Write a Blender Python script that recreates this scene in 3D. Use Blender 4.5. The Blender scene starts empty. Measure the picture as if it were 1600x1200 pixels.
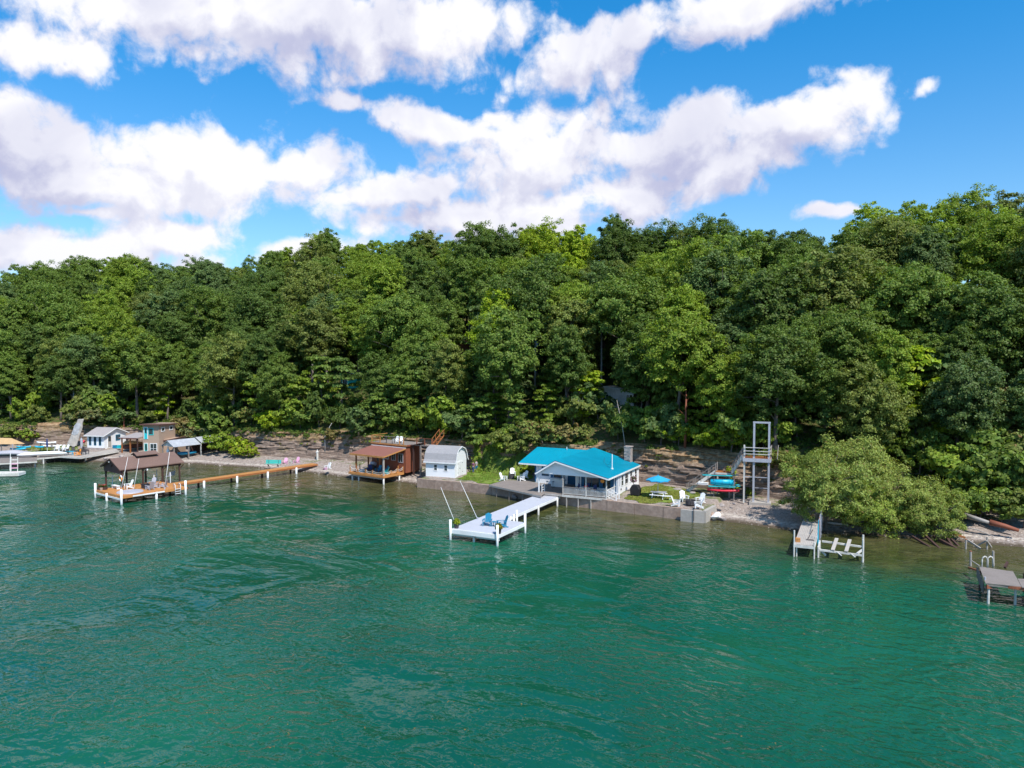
import bpy, bmesh, math, random
import numpy as np
from mathutils import Vector, Matrix
R = math.radians
rng = np.random.default_rng(7)
random.seed(7)
scene = bpy.context.scene
C = scene.collection

# ------------------------------------------------------------------ camera
FPX, HOR, CH = 1180.0, 550.0, 18.5           # focal length in pixels of a 1600 wide frame, horizon row, height
TILT = math.atan((600 - HOR) / FPX)
cam_d = bpy.data.cameras.new('camera')
cam = bpy.data.objects.new('camera', cam_d); C.objects.link(cam)
cam_d.sensor_width = 36; cam_d.lens = FPX / 1600 * 36
cam_d.clip_start = 0.5; cam_d.clip_end = 9000
cam.location = (0, 0, CH); cam.rotation_euler = (math.pi / 2 - TILT, 0, 0)
scene.camera = cam
scene.render.resolution_x, scene.render.resolution_y = 1024, 768

# ------------------------------------------------------------------ light
SUN = Vector((.38, -.60, 1.0)).normalized()
SUN_EL = math.asin(SUN.z); SUN_ROT = math.atan2(SUN.x, SUN.y)
sl = bpy.data.lights.new('sun', 'SUN'); sl.energy = 4.6; sl.angle = R(.53); sl.color = (1, .955, .88)
so = bpy.data.objects.new('sun', sl); C.objects.link(so)
so.rotation_euler = SUN.to_track_quat('Z', 'Y').to_euler()
vs = scene.view_settings
vs.view_transform = 'Standard'; vs.look = 'None'; vs.gamma = 1; vs.exposure = .35; vs.use_curve_mapping = False


def ray(px, py):
    a = (px - 800) / FPX; b = (600 - py) / FPX
    c, s = math.cos(TILT), math.sin(TILT)
    return Vector((a, c + b * s, -s + b * c))


class NT:
    """small helper to write node trees"""
    def __init__(s, t): s.t = t; s.L = t.links
    def n(s, typ, **k):
        nd = s.t.nodes.new(typ)
        for a, b in k.items(): setattr(nd, a, b)
        return nd
    def put(s, sock, v):
        if isinstance(v, bpy.types.NodeSocket): s.L.new(v, sock)
        elif v is not None: sock.default_value = v
    def m(s, op, a, b=None, c=None, clamp=False):
        nd = s.n('ShaderNodeMath', operation=op, use_clamp=clamp)
        for i, v in enumerate((a, b, c)):
            if v is not None: s.put(nd.inputs[i], v)
        return nd.outputs[0]
    def vm(s, op, a, b=None, scale=None):
        nd = s.n('ShaderNodeVectorMath', operation=op)
        s.put(nd.inputs[0], a)
        if b is not None: s.put(nd.inputs[1], b)
        if scale is not None: s.put(nd.inputs['Scale'], scale)
        return nd.outputs['Value'] if op in ('DOT_PRODUCT', 'LENGTH') else nd.outputs[0]
    def mix(s, f, a, b):
        nd = s.n('ShaderNodeMix', data_type='RGBA')
        s.put(nd.inputs[0], f)
        s.put(nd.inputs[6], a if not isinstance(a, tuple) else (*a[:3], 1)); s.put(nd.inputs[7], b if not isinstance(b, tuple) else (*b[:3], 1))
        return nd.outputs[2]
    def mul(s, a, b):
        nd = s.n('ShaderNodeMix', data_type='RGBA', blend_type='MULTIPLY'); nd.inputs[0].default_value = 1
        s.put(nd.inputs[6], a if not isinstance(a, tuple) else (*a[:3], 1)); s.put(nd.inputs[7], b if not isinstance(b, tuple) else (*b[:3], 1))
        return nd.outputs[2]
    def noise(s, vec, scale, detail=4, rough=.55, dist=0, dim='3D', lac=2.0):
        nd = s.n('ShaderNodeTexNoise', noise_dimensions=dim)
        s.put(nd.inputs['Vector'], vec); s.put(nd.inputs['Scale'], scale)
        nd.inputs['Detail'].default_value = detail; nd.inputs['Roughness'].default_value = rough
        nd.inputs['Distortion'].default_value = dist; nd.inputs['Lacunarity'].default_value = lac
        return nd.outputs[0]
    def ramp(s, v, a, b, lo=0., hi=1., smooth=True):
        nd = s.n('ShaderNodeMapRange', interpolation_type='SMOOTHSTEP' if smooth else 'LINEAR')
        s.put(nd.inputs[0], v)
        for i, q in zip((1, 2, 3, 4), (a, b, lo, hi)): s.put(nd.inputs[i], q)
        return nd.outputs[0]
    def comb(s, x, y, z=0.):
        nd = s.n('ShaderNodeCombineXYZ')
        for i, v in enumerate((x, y, z)): s.put(nd.inputs[i], v)
        return nd.outputs[0]
    def sep(s, v):
        nd = s.n('ShaderNodeSeparateXYZ'); s.put(nd.inputs[0], v); return nd.outputs


# ------------------------------------------------------------------ sky with cumulus clouds
def make_world():
    w = bpy.data.worlds.new('World'); scene.world = w; w.use_nodes = True
    t = w.node_tree; t.nodes.clear(); q = NT(t)
    out = q.n('ShaderNodeOutputWorld'); bg = q.n('ShaderNodeBackground')
    sky = q.n('ShaderNodeTexSky', sky_type='NISHITA', sun_disc=False)
    sky.sun_elevation = SUN_EL; sky.sun_rotation = SUN_ROT
    sky.altitude = 200; sky.air_density = 1.0; sky.dust_density = .4; sky.ozone_density = 2.2
    # cloud density as a function of bearing and height above the horizon, in degrees
    g = bpy.data.node_groups.new('cloud_density', 'ShaderNodeTree')
    g.interface.new_socket('P', in_out='INPUT', socket_type='NodeSocketVector')
    g.interface.new_socket('D', in_out='OUTPUT', socket_type='NodeSocketFloat')
    gq = NT(g); gi = gq.n('NodeGroupInput'); go = gq.n('NodeGroupOutput')
    P = gi.outputs[0]
    warp = gq.n('ShaderNodeTexNoise'); warp.inputs['Scale'].default_value = .16; warp.inputs['Detail'].default_value = 3
    gq.L.new(P, warp.inputs['Vector'])
    wv = gq.vm('SCALE', gq.vm('SUBTRACT', warp.outputs['Color'], (.5, .5, .5)), scale=2.6)
    Pw = gq.vm('ADD', P, wv); xyz = gq.sep(Pw)
    blobs = [(420, 25, 440, 92, 0), (70, 72, 105, 44, 0), (650, 45, 230, 70, 4), (945, 78, 180, 56, -14), (1190, 4, 270, 50, -8),
             (40, 225, 150, 88, 10), (330, 262, 230, 76, 3), (200, 295, 230, 52, 0), (480, 258, 100, 50, 0), (80, 392, 290, 40, 0), (275, 366, 115, 34, -8),
             (640, 300, 180, 50, -8), (760, 335, 330, 58, 0), (850, 240, 220, 88, -10), (690, 195, 130, 36, 14), (540, 150, 95, 24, 6),
             (1060, 215, 170, 72, -6), (1160, 250, 130, 56, -14), (1285, 178, 128, 66, -12), (1000, 300, 150, 60, 0),
             (1448, 138, 62, 24, -18), (1290, 334, 60, 20, 0), (140, 332, 80, 16, 0), (480, 395, 110, 28, -8)]
    F = None
    for (px, py, rx, ry, rot) in blobs:
        d = ray(px, py).normalized()
        az = math.degrees(math.atan2(d.x, d.y)); el = math.degrees(math.asin(d.z))
        k = math.degrees(1 / FPX); sx = rx * k; sy = ry * k
        dx = gq.m('SUBTRACT', xyz[0], az); dy = gq.m('SUBTRACT', xyz[1], el)
        c, s_ = math.cos(R(-rot)), math.sin(R(-rot))
        ex = gq.m('ADD', gq.m('MULTIPLY', dx, c / sx), gq.m('MULTIPLY', dy, s_ / sx))
        ey = gq.m('ADD', gq.m('MULTIPLY', dx, -s_ / sy), gq.m('MULTIPLY', dy, c / sy))
        r2 = gq.m('ADD', gq.m('MULTIPLY', ex, ex), gq.m('MULTIPLY', ey, ey))
        f = gq.m('SUBTRACT', .50 if rx == 62 else .80 if ry < 26 else 1, gq.m('SQRT', r2))
        F = f if F is None else gq.m('SMOOTH_MAX', F, f, .25)
    # the clouds go on at random all round the sky
    far = gq.m('MAXIMUM', gq.ramp(gq.m('ABSOLUTE', xyz[0]), 36, 48), gq.ramp(xyz[1], 30, 38))
    gen = gq.ramp(gq.noise(P, .045, 3, .5), .42, .62, -.9, .7, False)
    gm = gq.n('ShaderNodeMix'); gq.put(gm.inputs[0], far); gq.put(gm.inputs[2], F); gq.put(gm.inputs[3], gen)
    F = gm.outputs[0]
    vo = gq.n('ShaderNodeTexVoronoi', feature='F1'); gq.L.new(Pw, vo.inputs['Vector']); vo.inputs['Scale'].default_value = .33
    vo.inputs['Detail'].default_value = 2; vo.inputs['Roughness'].default_value = .5
    puff = gq.m('SUBTRACT', .5, vo.outputs['Distance'])
    n1 = gq.m('SUBTRACT', gq.noise(Pw, .40, 7, .62), .5)
    den = gq.m('ADD', F, gq.m('ADD', gq.m('MULTIPLY', puff, .46), gq.m('MULTIPLY', n1, 1.25)))
    gq.L.new(den, go.inputs[0])

    tc = q.n('ShaderNodeTexCoord').outputs['Generated']
    dn = q.vm('NORMALIZE', tc); X, Y, Z = q.sep(dn)
    deg = 180 / math.pi
    az = q.m('MULTIPLY', q.m('ARCTAN2', X, Y), deg); el = q.m('MULTIPLY', q.m('ARCSINE', Z), deg)
    pos = q.comb(az, el, 0.)
    def dens(v):
        nd = q.n('ShaderNodeGroup'); nd.node_tree = g; q.L.new(v, nd.inputs[0]); return nd.outputs[0]
    d0 = dens(pos); d1 = dens(q.vm('ADD', pos, (.9, 1.6, 0)))
    cover = q.ramp(d0, -.14, .32)
    lit = q.ramp(q.m('SUBTRACT', d0, d1), -.45, .35)          # the side towards the sun is the thin side
    big = q.ramp(q.noise(pos, .085, 5, .55, .6), .36, .62)
    shade = q.m('ADD', q.m('MULTIPLY', lit, .62), q.m('MULTIPLY', big, .62)); shade = q.m('SUBTRACT', shade, q.ramp(d0, .5, 1.3, 0, .16), clamp=True)
    cloud = q.mix(shade, (3.7, 3.85, 5.4), (7.15, 7.15, 7.6))
    skyc = q.mul(sky.outputs[0], q.mix(q.ramp(el, 2, 26), (.78, 1.04, 1.22), (.14, 1.0, 1.46)))
    # near the horizon the air between thins the clouds' contrast
    cloud = q.mix(q.ramp(el, 0, 9, .35, 0.), cloud, (6.0, 6.3, 7.3))
    col = q.mix(cover, skyc, cloud)
    q.L.new(col, bg.inputs[0]); bg.inputs[1].default_value = .11
    q.L.new(bg.outputs[0], out.inputs[0])
make_world()

# ------------------------------------------------------------------ shore frame: u along the shore (to the right), v inland
ANG = R(-24); T = Vector((math.cos(ANG), math.sin(ANG))); N = Vector((-T.y, T.x)); O = Vector((0, 90.0))


def W(u, v, z=0.): return Vector((O.x + u * T.x + v * N.x, O.y + u * T.y + v * N.y, z))
def UV(p): d = Vector((p[0], p[1])) - O; return d.dot(T), d.dot(N)
def at(px, py, z=0.):
    d = ray(px, py); s = (z - CH) / d.z
    return Vector((d.x * s, d.y * s, z))


def tab(rows):
    xs = np.array([r[0] for r in rows], float); ys = np.array([r[1] for r in rows], float)
    return lambda u: np.interp(u, xs, ys)
shore_v = tab([(-400, -60), (-130, -3), (-110, 1), (-101, 2.3), (-90, 2.8), (-81, 3.7), (-76, 6.2), (-71, 7.5), (-62, 9.8), (-50, 11), (-38, 10.3), (-31, 9.2),
               (-24, 8.8), (-20.5, 8.8), (-18, 8.0), (-17.2, 6.3), (-15.7, 6.15), (-6.6, 5.85), (1.7, 4.1), (5, 3.2), (12, 2.0), (20, .9), (22.6, .9), (23.4, 2.4), (27, 1.6),
               (32, .3), (36, 1), (41, 2.0), (52, 2.3), (80, 3), (300, -10)])
cliff_v = tab([(-400, -50), (-130, 5), (-106, 8.8), (-101, 10), (-97, 14.5), (-92, 18), (-86, 20.5), (-76, 21.5), (-70, 20.5), (-63, 17.8), (-56, 15.6), (-50, 15.8), (-34, 17),
               (-27, 15.5), (-20, 16.4), (-13, 16.8), (-8, 14.3), (0, 16), (8, 16.4), (16, 14.9), (24, 13), (30, 11), (36, 10.5), (45, 12), (55, 12), (80, 12), (300, 0)])
cliff_h = tab([(-400, 3.6), (-100, 3.6), (-92, 3), (-80, 2.6), (-66, 2.8), (-58, 4), (-20, 4.2), (20, 4.4), (32, 4.2), (38, 3.0), (50, 2.4), (80, 2.4), (300, 3)])
ridge_z = tab([(-400, 20), (-232, 31), (-170, 32), (-118, 32), (-85, 33), (-55, 32.2), (-20, 30.8), (10, 29.6), (40, 29.6), (75, 31.5), (300, 34)])
WALL0, WALL1 = -17.0, 23.0                  # stretch held by the seawall


def vnoise(x, y, seed=0):
    xi = np.floor(x).astype(np.int64); yi = np.floor(y).astype(np.int64); xf = x - xi; yf = y - yi
    def h(a, b):
        n = (a * 374761393 + b * 668265263 + seed * 982451653) & 0xffffffff
        n = ((n ^ (n >> 13)) * 1274126177) & 0xffffffff
        return ((n ^ (n >> 16)) & 0xffff) / 65535.0
    sx = xf * xf * (3 - 2 * xf); sy = yf * yf * (3 - 2 * yf)
    return (h(xi, yi) * (1 - sx) + h(xi + 1, yi) * sx) * (1 - sy) + (h(xi, yi + 1) * (1 - sx) + h(xi + 1, yi + 1) * sx) * sy
def fbm(x, y, o=4, seed=0):
    x = np.asarray(x, float); y = np.asarray(y, float)
    r = 0; a = .5
    for i in range(o): r = r + a * vnoise(x, y, seed + i); x = x * 2.03 + 7; y = y * 2.03 + 3; a *= .5
    return r / (1 - .5 ** o)


def base_z(u):                                # ground level at the foot of the cliff
    return np.where((u > WALL0) & (u < WALL1), 1.3, 1.15)


def ground(u, v):
    u = np.asarray(u, float); v = np.asarray(v, float); u, v = np.broadcast_arrays(u, v)
    s = shore_v(u); c = cliff_v(u); h = cliff_h(u); b = base_z(u); top = b + h
    t = np.clip((v - s) / np.maximum(c - s, .1), 0, 1)
    wall = (u > WALL0) & (u < WALL1)
    z = np.where(wall, np.where(v > s + .25, 1.2 + .1 * t, -1), b * t ** .75)
    z = np.where(v < s, np.maximum((v - s) * .15, -6) + np.where(wall, -1, 0), z)
    f = np.clip((v - c) / 1.1, 0, 1)
    z = np.where(v > c, b + h * f, z)
    g = np.clip((v - c - 1.7) / 5, 0, 1)
    z = np.where(v > c + 1.7, top + 2.3 * g, z)
    v0 = c + 6.7; rz = ridge_z(u)
    k = np.clip((v - v0) / (86 - v0), 0, 1)
    z = np.where(v > v0, top + 2.3 + (rz - top - 2.3) * (k * 1.12 - .12 * k * k), z)
    z = np.where(v > 86, rz - (v - 86) * .02 * np.clip((v - 86) / 60, 0, 1), z)
    z = z + np.where(v > c + 2, (fbm(u * .12, v * .12, 3, 5) - .5) * 2.0 * np.clip((v - c - 2) / 8, 0, 1), 0)
    z = z + np.where((v > s + .4) & (v < c), (fbm(u * .5, v * .5, 3, 9) - .5) * .16, 0)
    return np.maximum(z, -6)


def gz(u, v): return float(ground(u, v))
def hit(px, py):
    """the point of the ground seen at this place of the photograph"""
    d = ray(px, py); s = 45.0
    while s < 420:
        p = Vector((d.x * s, d.y * s, CH + d.z * s)); u, v = UV(p)
        if p.z < max(gz(u, v), 0): return p
        s += .25
    return p


# ------------------------------------------------------------------ materials
def new_mat(name):
    m = bpy.data.materials.new(name); m.use_nodes = True
    q = NT(m.node_tree); b = m.node_tree.nodes['Principled BSDF']
    return m, q, b
def plain(name, col, rough=.6, var=.12, scale=3., bump=0., grain=None, metal=0., spec=.4, stain=None):
    """procedural paint, cloth, stone or wood: base colour with worn patches and fine grain"""
    m, q, b = new_mat(name)
    co = q.n('ShaderNodeTexCoord').outputs['Object']
    if grain: co2 = q.vm('MULTIPLY', co, grain)
    else: co2 = co
    n = q.noise(co2, scale, 6, .6); n2 = q.noise(co, .7, 3)
    c = q.mix(q.ramp(n, .25, .75), tuple(x * (1 - var) for x in col), tuple(min(1, x * (1 + var)) for x in col))
    c = q.mix(q.ramp(n2, .35, .7, 0, .35), c, tuple(x * (1 - var * 1.4) for x in (stain or col)))
    q.L.new(c, b.inputs['Base Color']); b.inputs['Roughness'].default_value = rough
    b.inputs['Metallic'].default_value = metal; b.inputs['Specular IOR Level'].default_value = spec
    if bump:
        bn = q.n('ShaderNodeBump'); bn.inputs['Strength'].default_value = bump; bn.inputs['Distance'].default_value = .03
        q.L.new(n, bn.inputs['Height']); q.L.new(bn.outputs[0], b.inputs['Normal'])
    return m
M = {}
M['cedar'] = plain('orange_deck_wood', (.50, .225, .07), .6, .22, 3, .3, (1, 12, 1))
M['cedar_dark'] = plain('orange_trim_wood', (.33, .12, .04), .6, .2, 3, .3)
M['white'] = plain('white_paint', (.80, .80, .80), .5, .04, 2, 0, None, 0, .4, (.6, .6, .58))
M['white_siding'] = plain('white_siding', (.78, .785, .80), .55, .03, 1.5, .2, (1, 1, 8))
M['old_white'] = plain('weathered_white_paint', (.62, .60, .56), .7, .16, 4, .2, None, 0, .3, (.35, .32, .28))
M['white_plastic'] = plain('white_plastic', (.82, .82, .82), .4, .02, 2)
M['dock_white'] = plain('pale_grey_decking', (.47, .48, .53), .6, .06, 3, .2, (1, 10, 1))
M['grey_wood'] = plain('weathered_grey_wood', (.235, .20, .18), .8, .22, 4, .4, (1, 10, 1))
M['pale_wood'] = plain('pale_weathered_wood', (.42, .38, .34), .8, .2, 4, .4, (1, 10, 1))
M['dark_wood'] = plain('dark_stained_wood', (.07, .035, .028), .7, .2, 4, .3)
M['brown_roof'] = plain('brown_shingle', (.17, .105, .085), .85, .14, 6, .5)
M['maroon'] = plain('maroon_siding', (.125, .055, .047), .75, .12, 3, .3, (6, 6, 1))
M['rust_roof'] = plain('rust_red_roofing', (.235, .095, .07), .8, .12, 5, .3)
M['barn_red'] = plain('brown_red_siding', (.24, .075, .04), .7, .15, 3, .4, (7, 7, 1))
M['teal_roof'] = plain('teal_metal_roof', (0.0, .26, .375), .42, .08, .6, 0, None, .0, .5)
M['teal_trim'] = plain('dark_teal_trim', (.0, .10, .19), .5, .05)
M['blue_trim'] = plain('deep_blue_paint', (.01, .10, .22), .5, .05)
M['grey_roof'] = plain('grey_shingle', (.33, .30, .30), .85, .12, 5, .4)
M['pale_roof'] = plain('pale_grey_shingle', (.30, .29, .30), .85, .12, 5, .4)
M['tin'] = plain('silver_tin_roof', (.50, .52, .56), .45, .16, 2, .2, None, .3, .5)
M['tan_wall'] = plain('tan_plywood_siding', (.40, .29, .22), .75, .06, 2, .2, (5, 5, 1))
M['tan_canopy'] = plain('tan_canvas', (.50, .33, .17), .8, .08, 2, .1)
M['aqua'] = plain('aqua_paint', (.02, .50, .55), .5, .06)
M['teal_paint'] = plain('teal_bench_paint', (.03, .42, .36), .5, .08)
M['chair_blue'] = plain('ocean_blue_plastic', (.015, .20, .34), .45, .05)
M['sup'] = plain('turquoise_board', (.02, .36, .40), .35, .05)
M['cyan'] = plain('cyan_plastic', (.01, .42, .62), .35, .05)
M['red'] = plain('red_plastic', (.62, .03, .06), .35, .06)
M['pink'] = plain('pink_plastic', (.70, .38, .52), .5, .05)
M['yellow'] = plain('yellow_plastic', (.85, .62, .02), .4, .05)
M['orange'] = plain('orange_plastic', (.85, .33, .05), .5, .05)
M['navy'] = plain('navy_cloth', (.03, .05, .16), .8, .1)
M['black'] = plain('black_cover', (.018, .017, .020), .6, .2, 3, .3)
M['charcoal'] = plain('charcoal', (.06, .055, .06), .6, .15)
M['grey_chair'] = plain('grey_plastic_lumber', (.40, .39, .43), .5, .06)
M['umbrella'] = plain('sky_blue_canvas', (.02, .32, .55), .75, .05)
M['concrete'] = plain('old_concrete', (.36, .265, .215), .9, .22, 2.5, .6, None, 0, .2, (.24, .15, .10))
M['concrete_pale'] = plain('pale_concrete', (.38, .35, .32), .85, .12, 3, .4)
M['galv'] = plain('galvanised_steel', (.50, .50, .56), .45, .12, 5, .1, None, .35, .5)
M['stone'] = plain('field_stone', (.36, .31, .29), .9, .3, 3, .6)
M['bark'] = plain('tree_bark', (.15, .12, .10), .95, .3, 6, .8, (1, 1, .3))
M['pole_wood'] = plain('utility_pole_wood', (.36, .33, .30), .9, .15, 5, .3)
M['rust'] = plain('rusty_steel', (.30, .10, .05), .8, .3, 5, .4)
M['drift'] = plain('driftwood', (.34, .31, .28), .9, .2, 5, .4, (6, 1, 6))
M['skin'] = plain('skin', (.45, .27, .19), .6, .05)
M['hair'] = plain('dark_hair', (.03, .02, .015), .7, .1)
M['denim'] = plain('blue_denim', (.05, .09, .20), .8, .1)
M['plum'] = plain('plum_cloth', (.16, .05, .12), .8, .1)
M['gold_leaf'] = plain('yellow_flowering_foliage', (.55, .48, .04), .6, .3, 9)
M['water_lily'] = plain('flower_red', (.45, .05, .05), .6, .2)
M['plastic_grey'] = plain('grey_tarp', (.36, .37, .39), .55, .25, 2.5, .6)
def glass_mat():
    m, q, b = new_mat('window_glass')
    co = q.n('ShaderNodeTexCoord').outputs['Object']
    c = q.mix(q.ramp(q.noise(co, 1.3, 3), .4, .65), (.012, .018, .022), (.05, .07, .075))
    q.L.new(c, b.inputs['Base Color']); b.inputs['Roughness'].default_value = .06; b.inputs['IOR'].default_value = 1.5
    return m
M['glass'] = glass_mat()


def leaf_mat(name, rough=.55, trans=.34, dry=0.0):
    m, q, b = new_mat(name)
    oi = q.n('ShaderNodeObjectInfo'); ge = q.n('ShaderNodeNewGeometry')
    rnd = ge.outputs['Random Per Island']
    hs = q.n('ShaderNodeHueSaturation')
    q.put(hs.inputs['Hue'], q.ramp(rnd, 0, 1, .48, .518, False))
    rr = q.m('FRACT', q.m('MULTIPLY', rnd, 17.31))
    q.put(hs.inputs['Value'], q.ramp(rr, 0, 1, .62, 1.38, False)); hs.inputs['Saturation'].default_value = 1.
    q.L.new(oi.outputs['Color'], hs.inputs['Color'])
    c = hs.outputs[0]
    if dry: c = q.mix(q.m('GREATER_THAN', q.m('FRACT', q.m('MULTIPLY', rnd, 41.7)), 1 - dry), c, (.20, .125, .045))
    q.L.new(c, b.inputs['Base Color']); b.inputs['Roughness'].default_value = rough; b.inputs['Specular IOR Level'].default_value = .22
    tr = q.n('ShaderNodeBsdfTranslucent')
    q.L.new(q.mul(c, (1.25, 1.3, .5)), tr.inputs[0])
    mx = q.n('ShaderNodeMixShader'); mx.inputs[0].default_value = trans
    q.L.new(b.outputs[0], mx.inputs[1]); q.L.new(tr.outputs[0], mx.inputs[2])
    q.L.new(mx.outputs[0], m.node_tree.nodes['Material Output'].inputs[0])
    return m
M['leaf'] = leaf_mat('broad_leaf'); M['willow'] = leaf_mat('willow_leaf', .5, .30, .05); M['scrub'] = leaf_mat('scrub_leaf', .6, .25, .16); M['grass'] = leaf_mat('grass_blade', .6, .25, .12)


# ------------------------------------------------------------------ object helpers
def tag(o, label=None, cat=None, group=None, kind=None):
    if label: o['label'] = label
    if cat: o['category'] = cat
    if group: o['group'] = group
    if kind: o['kind'] = kind
    return o
def thing(name, label, cat, loc=(0, 0, 0), rot=0., group=None):
    o = bpy.data.objects.new(name, None); C.objects.link(o); o.empty_display_size = .3
    o.location = loc; o.rotation_euler = (0, 0, rot); return tag(o, label, cat, group)
def add_obj(name, me, parent=None, mat=None):
    o = bpy.data.objects.new(name, me); C.objects.link(o)
    if mat is not None and not me.materials: me.materials.append(mat)
    if parent is not None: o.parent = parent
    return o
def copy_tree(root, loc, rot, label, group=None):
    kids = {}
    for o in root.children_recursive: kids.setdefault(o.parent, []).append(o)
    def cp(o, par):
        c = o.copy(); C.objects.link(c)
        if par is not None: c.parent = par
        for ch in kids.get(o, []): cp(ch, c)
        return c
    r = cp(root, None); r.location = loc; r.rotation_euler = (0, 0, rot); r['label'] = label
    if group: r['group'] = group
    return r
def fast_mesh(name, V, F):
    """V (n,3) and F (m,4) or (m,3) arrays"""
    me = bpy.data.meshes.new(name); k = F.shape[1]
    me.vertices.add(len(V)); me.vertices.foreach_set('co', np.ascontiguousarray(V, dtype=np.float32).ravel())
    me.loops.add(F.size); me.loops.foreach_set('vertex_index', np.ascontiguousarray(F, dtype=np.int32).ravel())
    me.polygons.add(len(F)); me.polygons.foreach_set('loop_start', np.arange(0, F.size, k, dtype=np.int32))
    me.update(calc_edges=True); return me


class MB:
    def __init__(s, f=None): s.V = []; s.F = []; s.f = f or (lambda p: p)
    def poly(s, pts, faces):
        b = len(s.V); s.V += [tuple(s.f(p)) for p in pts]; s.F += [tuple(b + i for i in fc) for fc in faces]; return s
    def box(s, x0, x1, y0, y1, z0, z1):
        return s.poly([(x, y, z) for z in (z0, z1) for y in (y0, y1) for x in (x0, x1)],
                      [(0, 2, 3, 1), (4, 5, 7, 6), (0, 1, 5, 4), (2, 6, 7, 3), (0, 4, 6, 2), (1, 3, 7, 5)])
    def bar(s, a, b, w, h=None):
        h = h or w; a = Vector(a); b = Vector(b); d = (b - a).normalized()
        up = Vector((0, 0, 1)) if abs(d.z) < .95 else Vector((0, 1, 0))
        x = d.cross(up).normalized() * w / 2; y = x.cross(d).normalized() * h / 2
        return s.poly([p + sx * x + sy * y for p in (a, b) for sx, sy in ((-1, -1), (1, -1), (1, 1), (-1, 1))],
                      [(0, 3, 2, 1), (4, 5, 6, 7), (0, 1, 5, 4), (1, 2, 6, 5), (2, 3, 7, 6), (3, 0, 4, 7)])
    def tube(s, pts, rad, n=8, cap=True):
        pts = [Vector(p) for p in pts]; rad = rad if isinstance(rad, (list, tuple)) else [rad] * len(pts); ring = []
        for i, p in enumerate(pts):
            d = (pts[min(i + 1, len(pts) - 1)] - pts[max(i - 1, 0)]).normalized()
            up = Vector((0, 0, 1)) if abs(d.z) < .9 else Vector((0, 1, 0))
            x = d.cross(up).normalized(); y = x.cross(d).normalized()
            ring += [p + rad[i] * (x * math.cos(2 * math.pi * k / n) + y * math.sin(2 * math.pi * k / n)) for k in range(n)]
        fc = [(i * n + k, i * n + (k + 1) % n, (i + 1) * n + (k + 1) % n, (i + 1) * n + k) for i in range(len(pts) - 1) for k in range(n)]
        if cap: fc += [tuple(range(n - 1, -1, -1)), tuple(range((len(pts) - 1) * n, len(pts) * n))]
        return s.poly(ring, fc)
    def prism(s, outline, y0, y1):
        """outline in x,z carried from y0 to y1"""
        n = len(outline)
        return s.poly([(x, y0, z) for x, z in outline] + [(x, y1, z) for x, z in outline],
                      [tuple(range(n)), tuple(range(2 * n - 1, n - 1, -1))] + [(i, i + n, (i + 1) % n + n, (i + 1) % n) for i in range(n)])
    def slab(s, pts, t):
        """a sheet with the given corners (any plane) and thickness t downwards"""
        n = len(pts); P = [Vector(p) for p in pts]
        return s.poly(P + [p - Vector((0, 0, t)) for p in P], [tuple(range(n)), tuple(range(2 * n - 1, n - 1, -1))] + [(i, i + n, (i + 1) % n + n, (i + 1) % n) for i in range(n)])
    def build(s, name, mat, parent=None, smooth=False, bevel=0):
        me = bpy.data.meshes.new(name); me.from_pydata(s.V, [], s.F)
        bm = bmesh.new(); bm.from_mesh(me); bmesh.ops.recalc_face_normals(bm, faces=bm.faces)
        if bevel: bmesh.ops.bevel(bm, geom=bm.edges[:], offset=bevel, segments=1, affect='EDGES')
        bm.to_mesh(me); bm.free()
        if smooth: me.polygons.foreach_set('use_smooth', [True] * len(me.polygons))
        return add_obj(name, me, parent, M[mat] if isinstance(mat, str) else mat)
def front(y0): return lambda p: (p[0], y0 - p[1], p[2])          # a along x, out of a wall that faces -y
def side(x0): return lambda p: (x0 + p[1], p[0], p[2])           # a along y, out of a wall that faces +x
def window(parent, f, a, z, w, h, frame='white', cols=1, rows=1, fw=.09, label=None):
    m = MB(f); m.box(a - fw, a, 0, .05, z - fw, z + h + fw).box(a + w, a + w + fw, 0, .05, z - fw, z + h + fw)
    m.box(a, a + w, 0, .05, z - fw, z).box(a, a + w, 0, .05, z + h, z + h + fw)
    for i in range(1, cols): m.box(a + w * i / cols - .025, a + w * i / cols + .025, .002, .045, z, z + h)
    for i in range(1, rows): m.box(a, a + w, .003, .04, z + h * i / rows - .022, z + h * i / rows + .022)
    o = m.build('window', frame, parent)
    MB(f).box(a, a + w, .001, .02, z, z + h).build('pane', 'glass', o)
    if label: o['label'] = label
    return o
def door(parent, f, a, z, w, h, mat, frame='white', glazed=.0, fw=.09):
    m = MB(f); m.box(a - fw, a, 0, .06, z, z + h + fw).box(a + w, a + w + fw, 0, .06, z, z + h + fw).box(a, a + w, 0, .06, z + h, z + h + fw)
    fr = m.build('door_frame', frame, parent)
    d = MB(f).box(a, a + w, .005, .035, z, z + h).build('door', mat, parent)
    if glazed: MB(f).box(a + .12, a + w - .12, .036, .045, z + h * (1 - glazed), z + h - .12).build('pane', 'glass', d)
    MB(f).box(a + w - .12, a + w - .06, .036, .09, z + 1.0, z + 1.06).build('handle', 'charcoal', d)
    return d
def post_round(parent, x, y, z0, z1, r, mat='old_white', n=10):
    return MB().tube([(x, y, z0), (x, y, z1)], r, n).build('post', mat, parent, True)
def post_square(parent, x, y, z0, z1, w, mat='old_white'):
    return MB().box(x - w / 2, x + w / 2, y - w / 2, y + w / 2, z0, z1).build('post', mat, parent)
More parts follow.
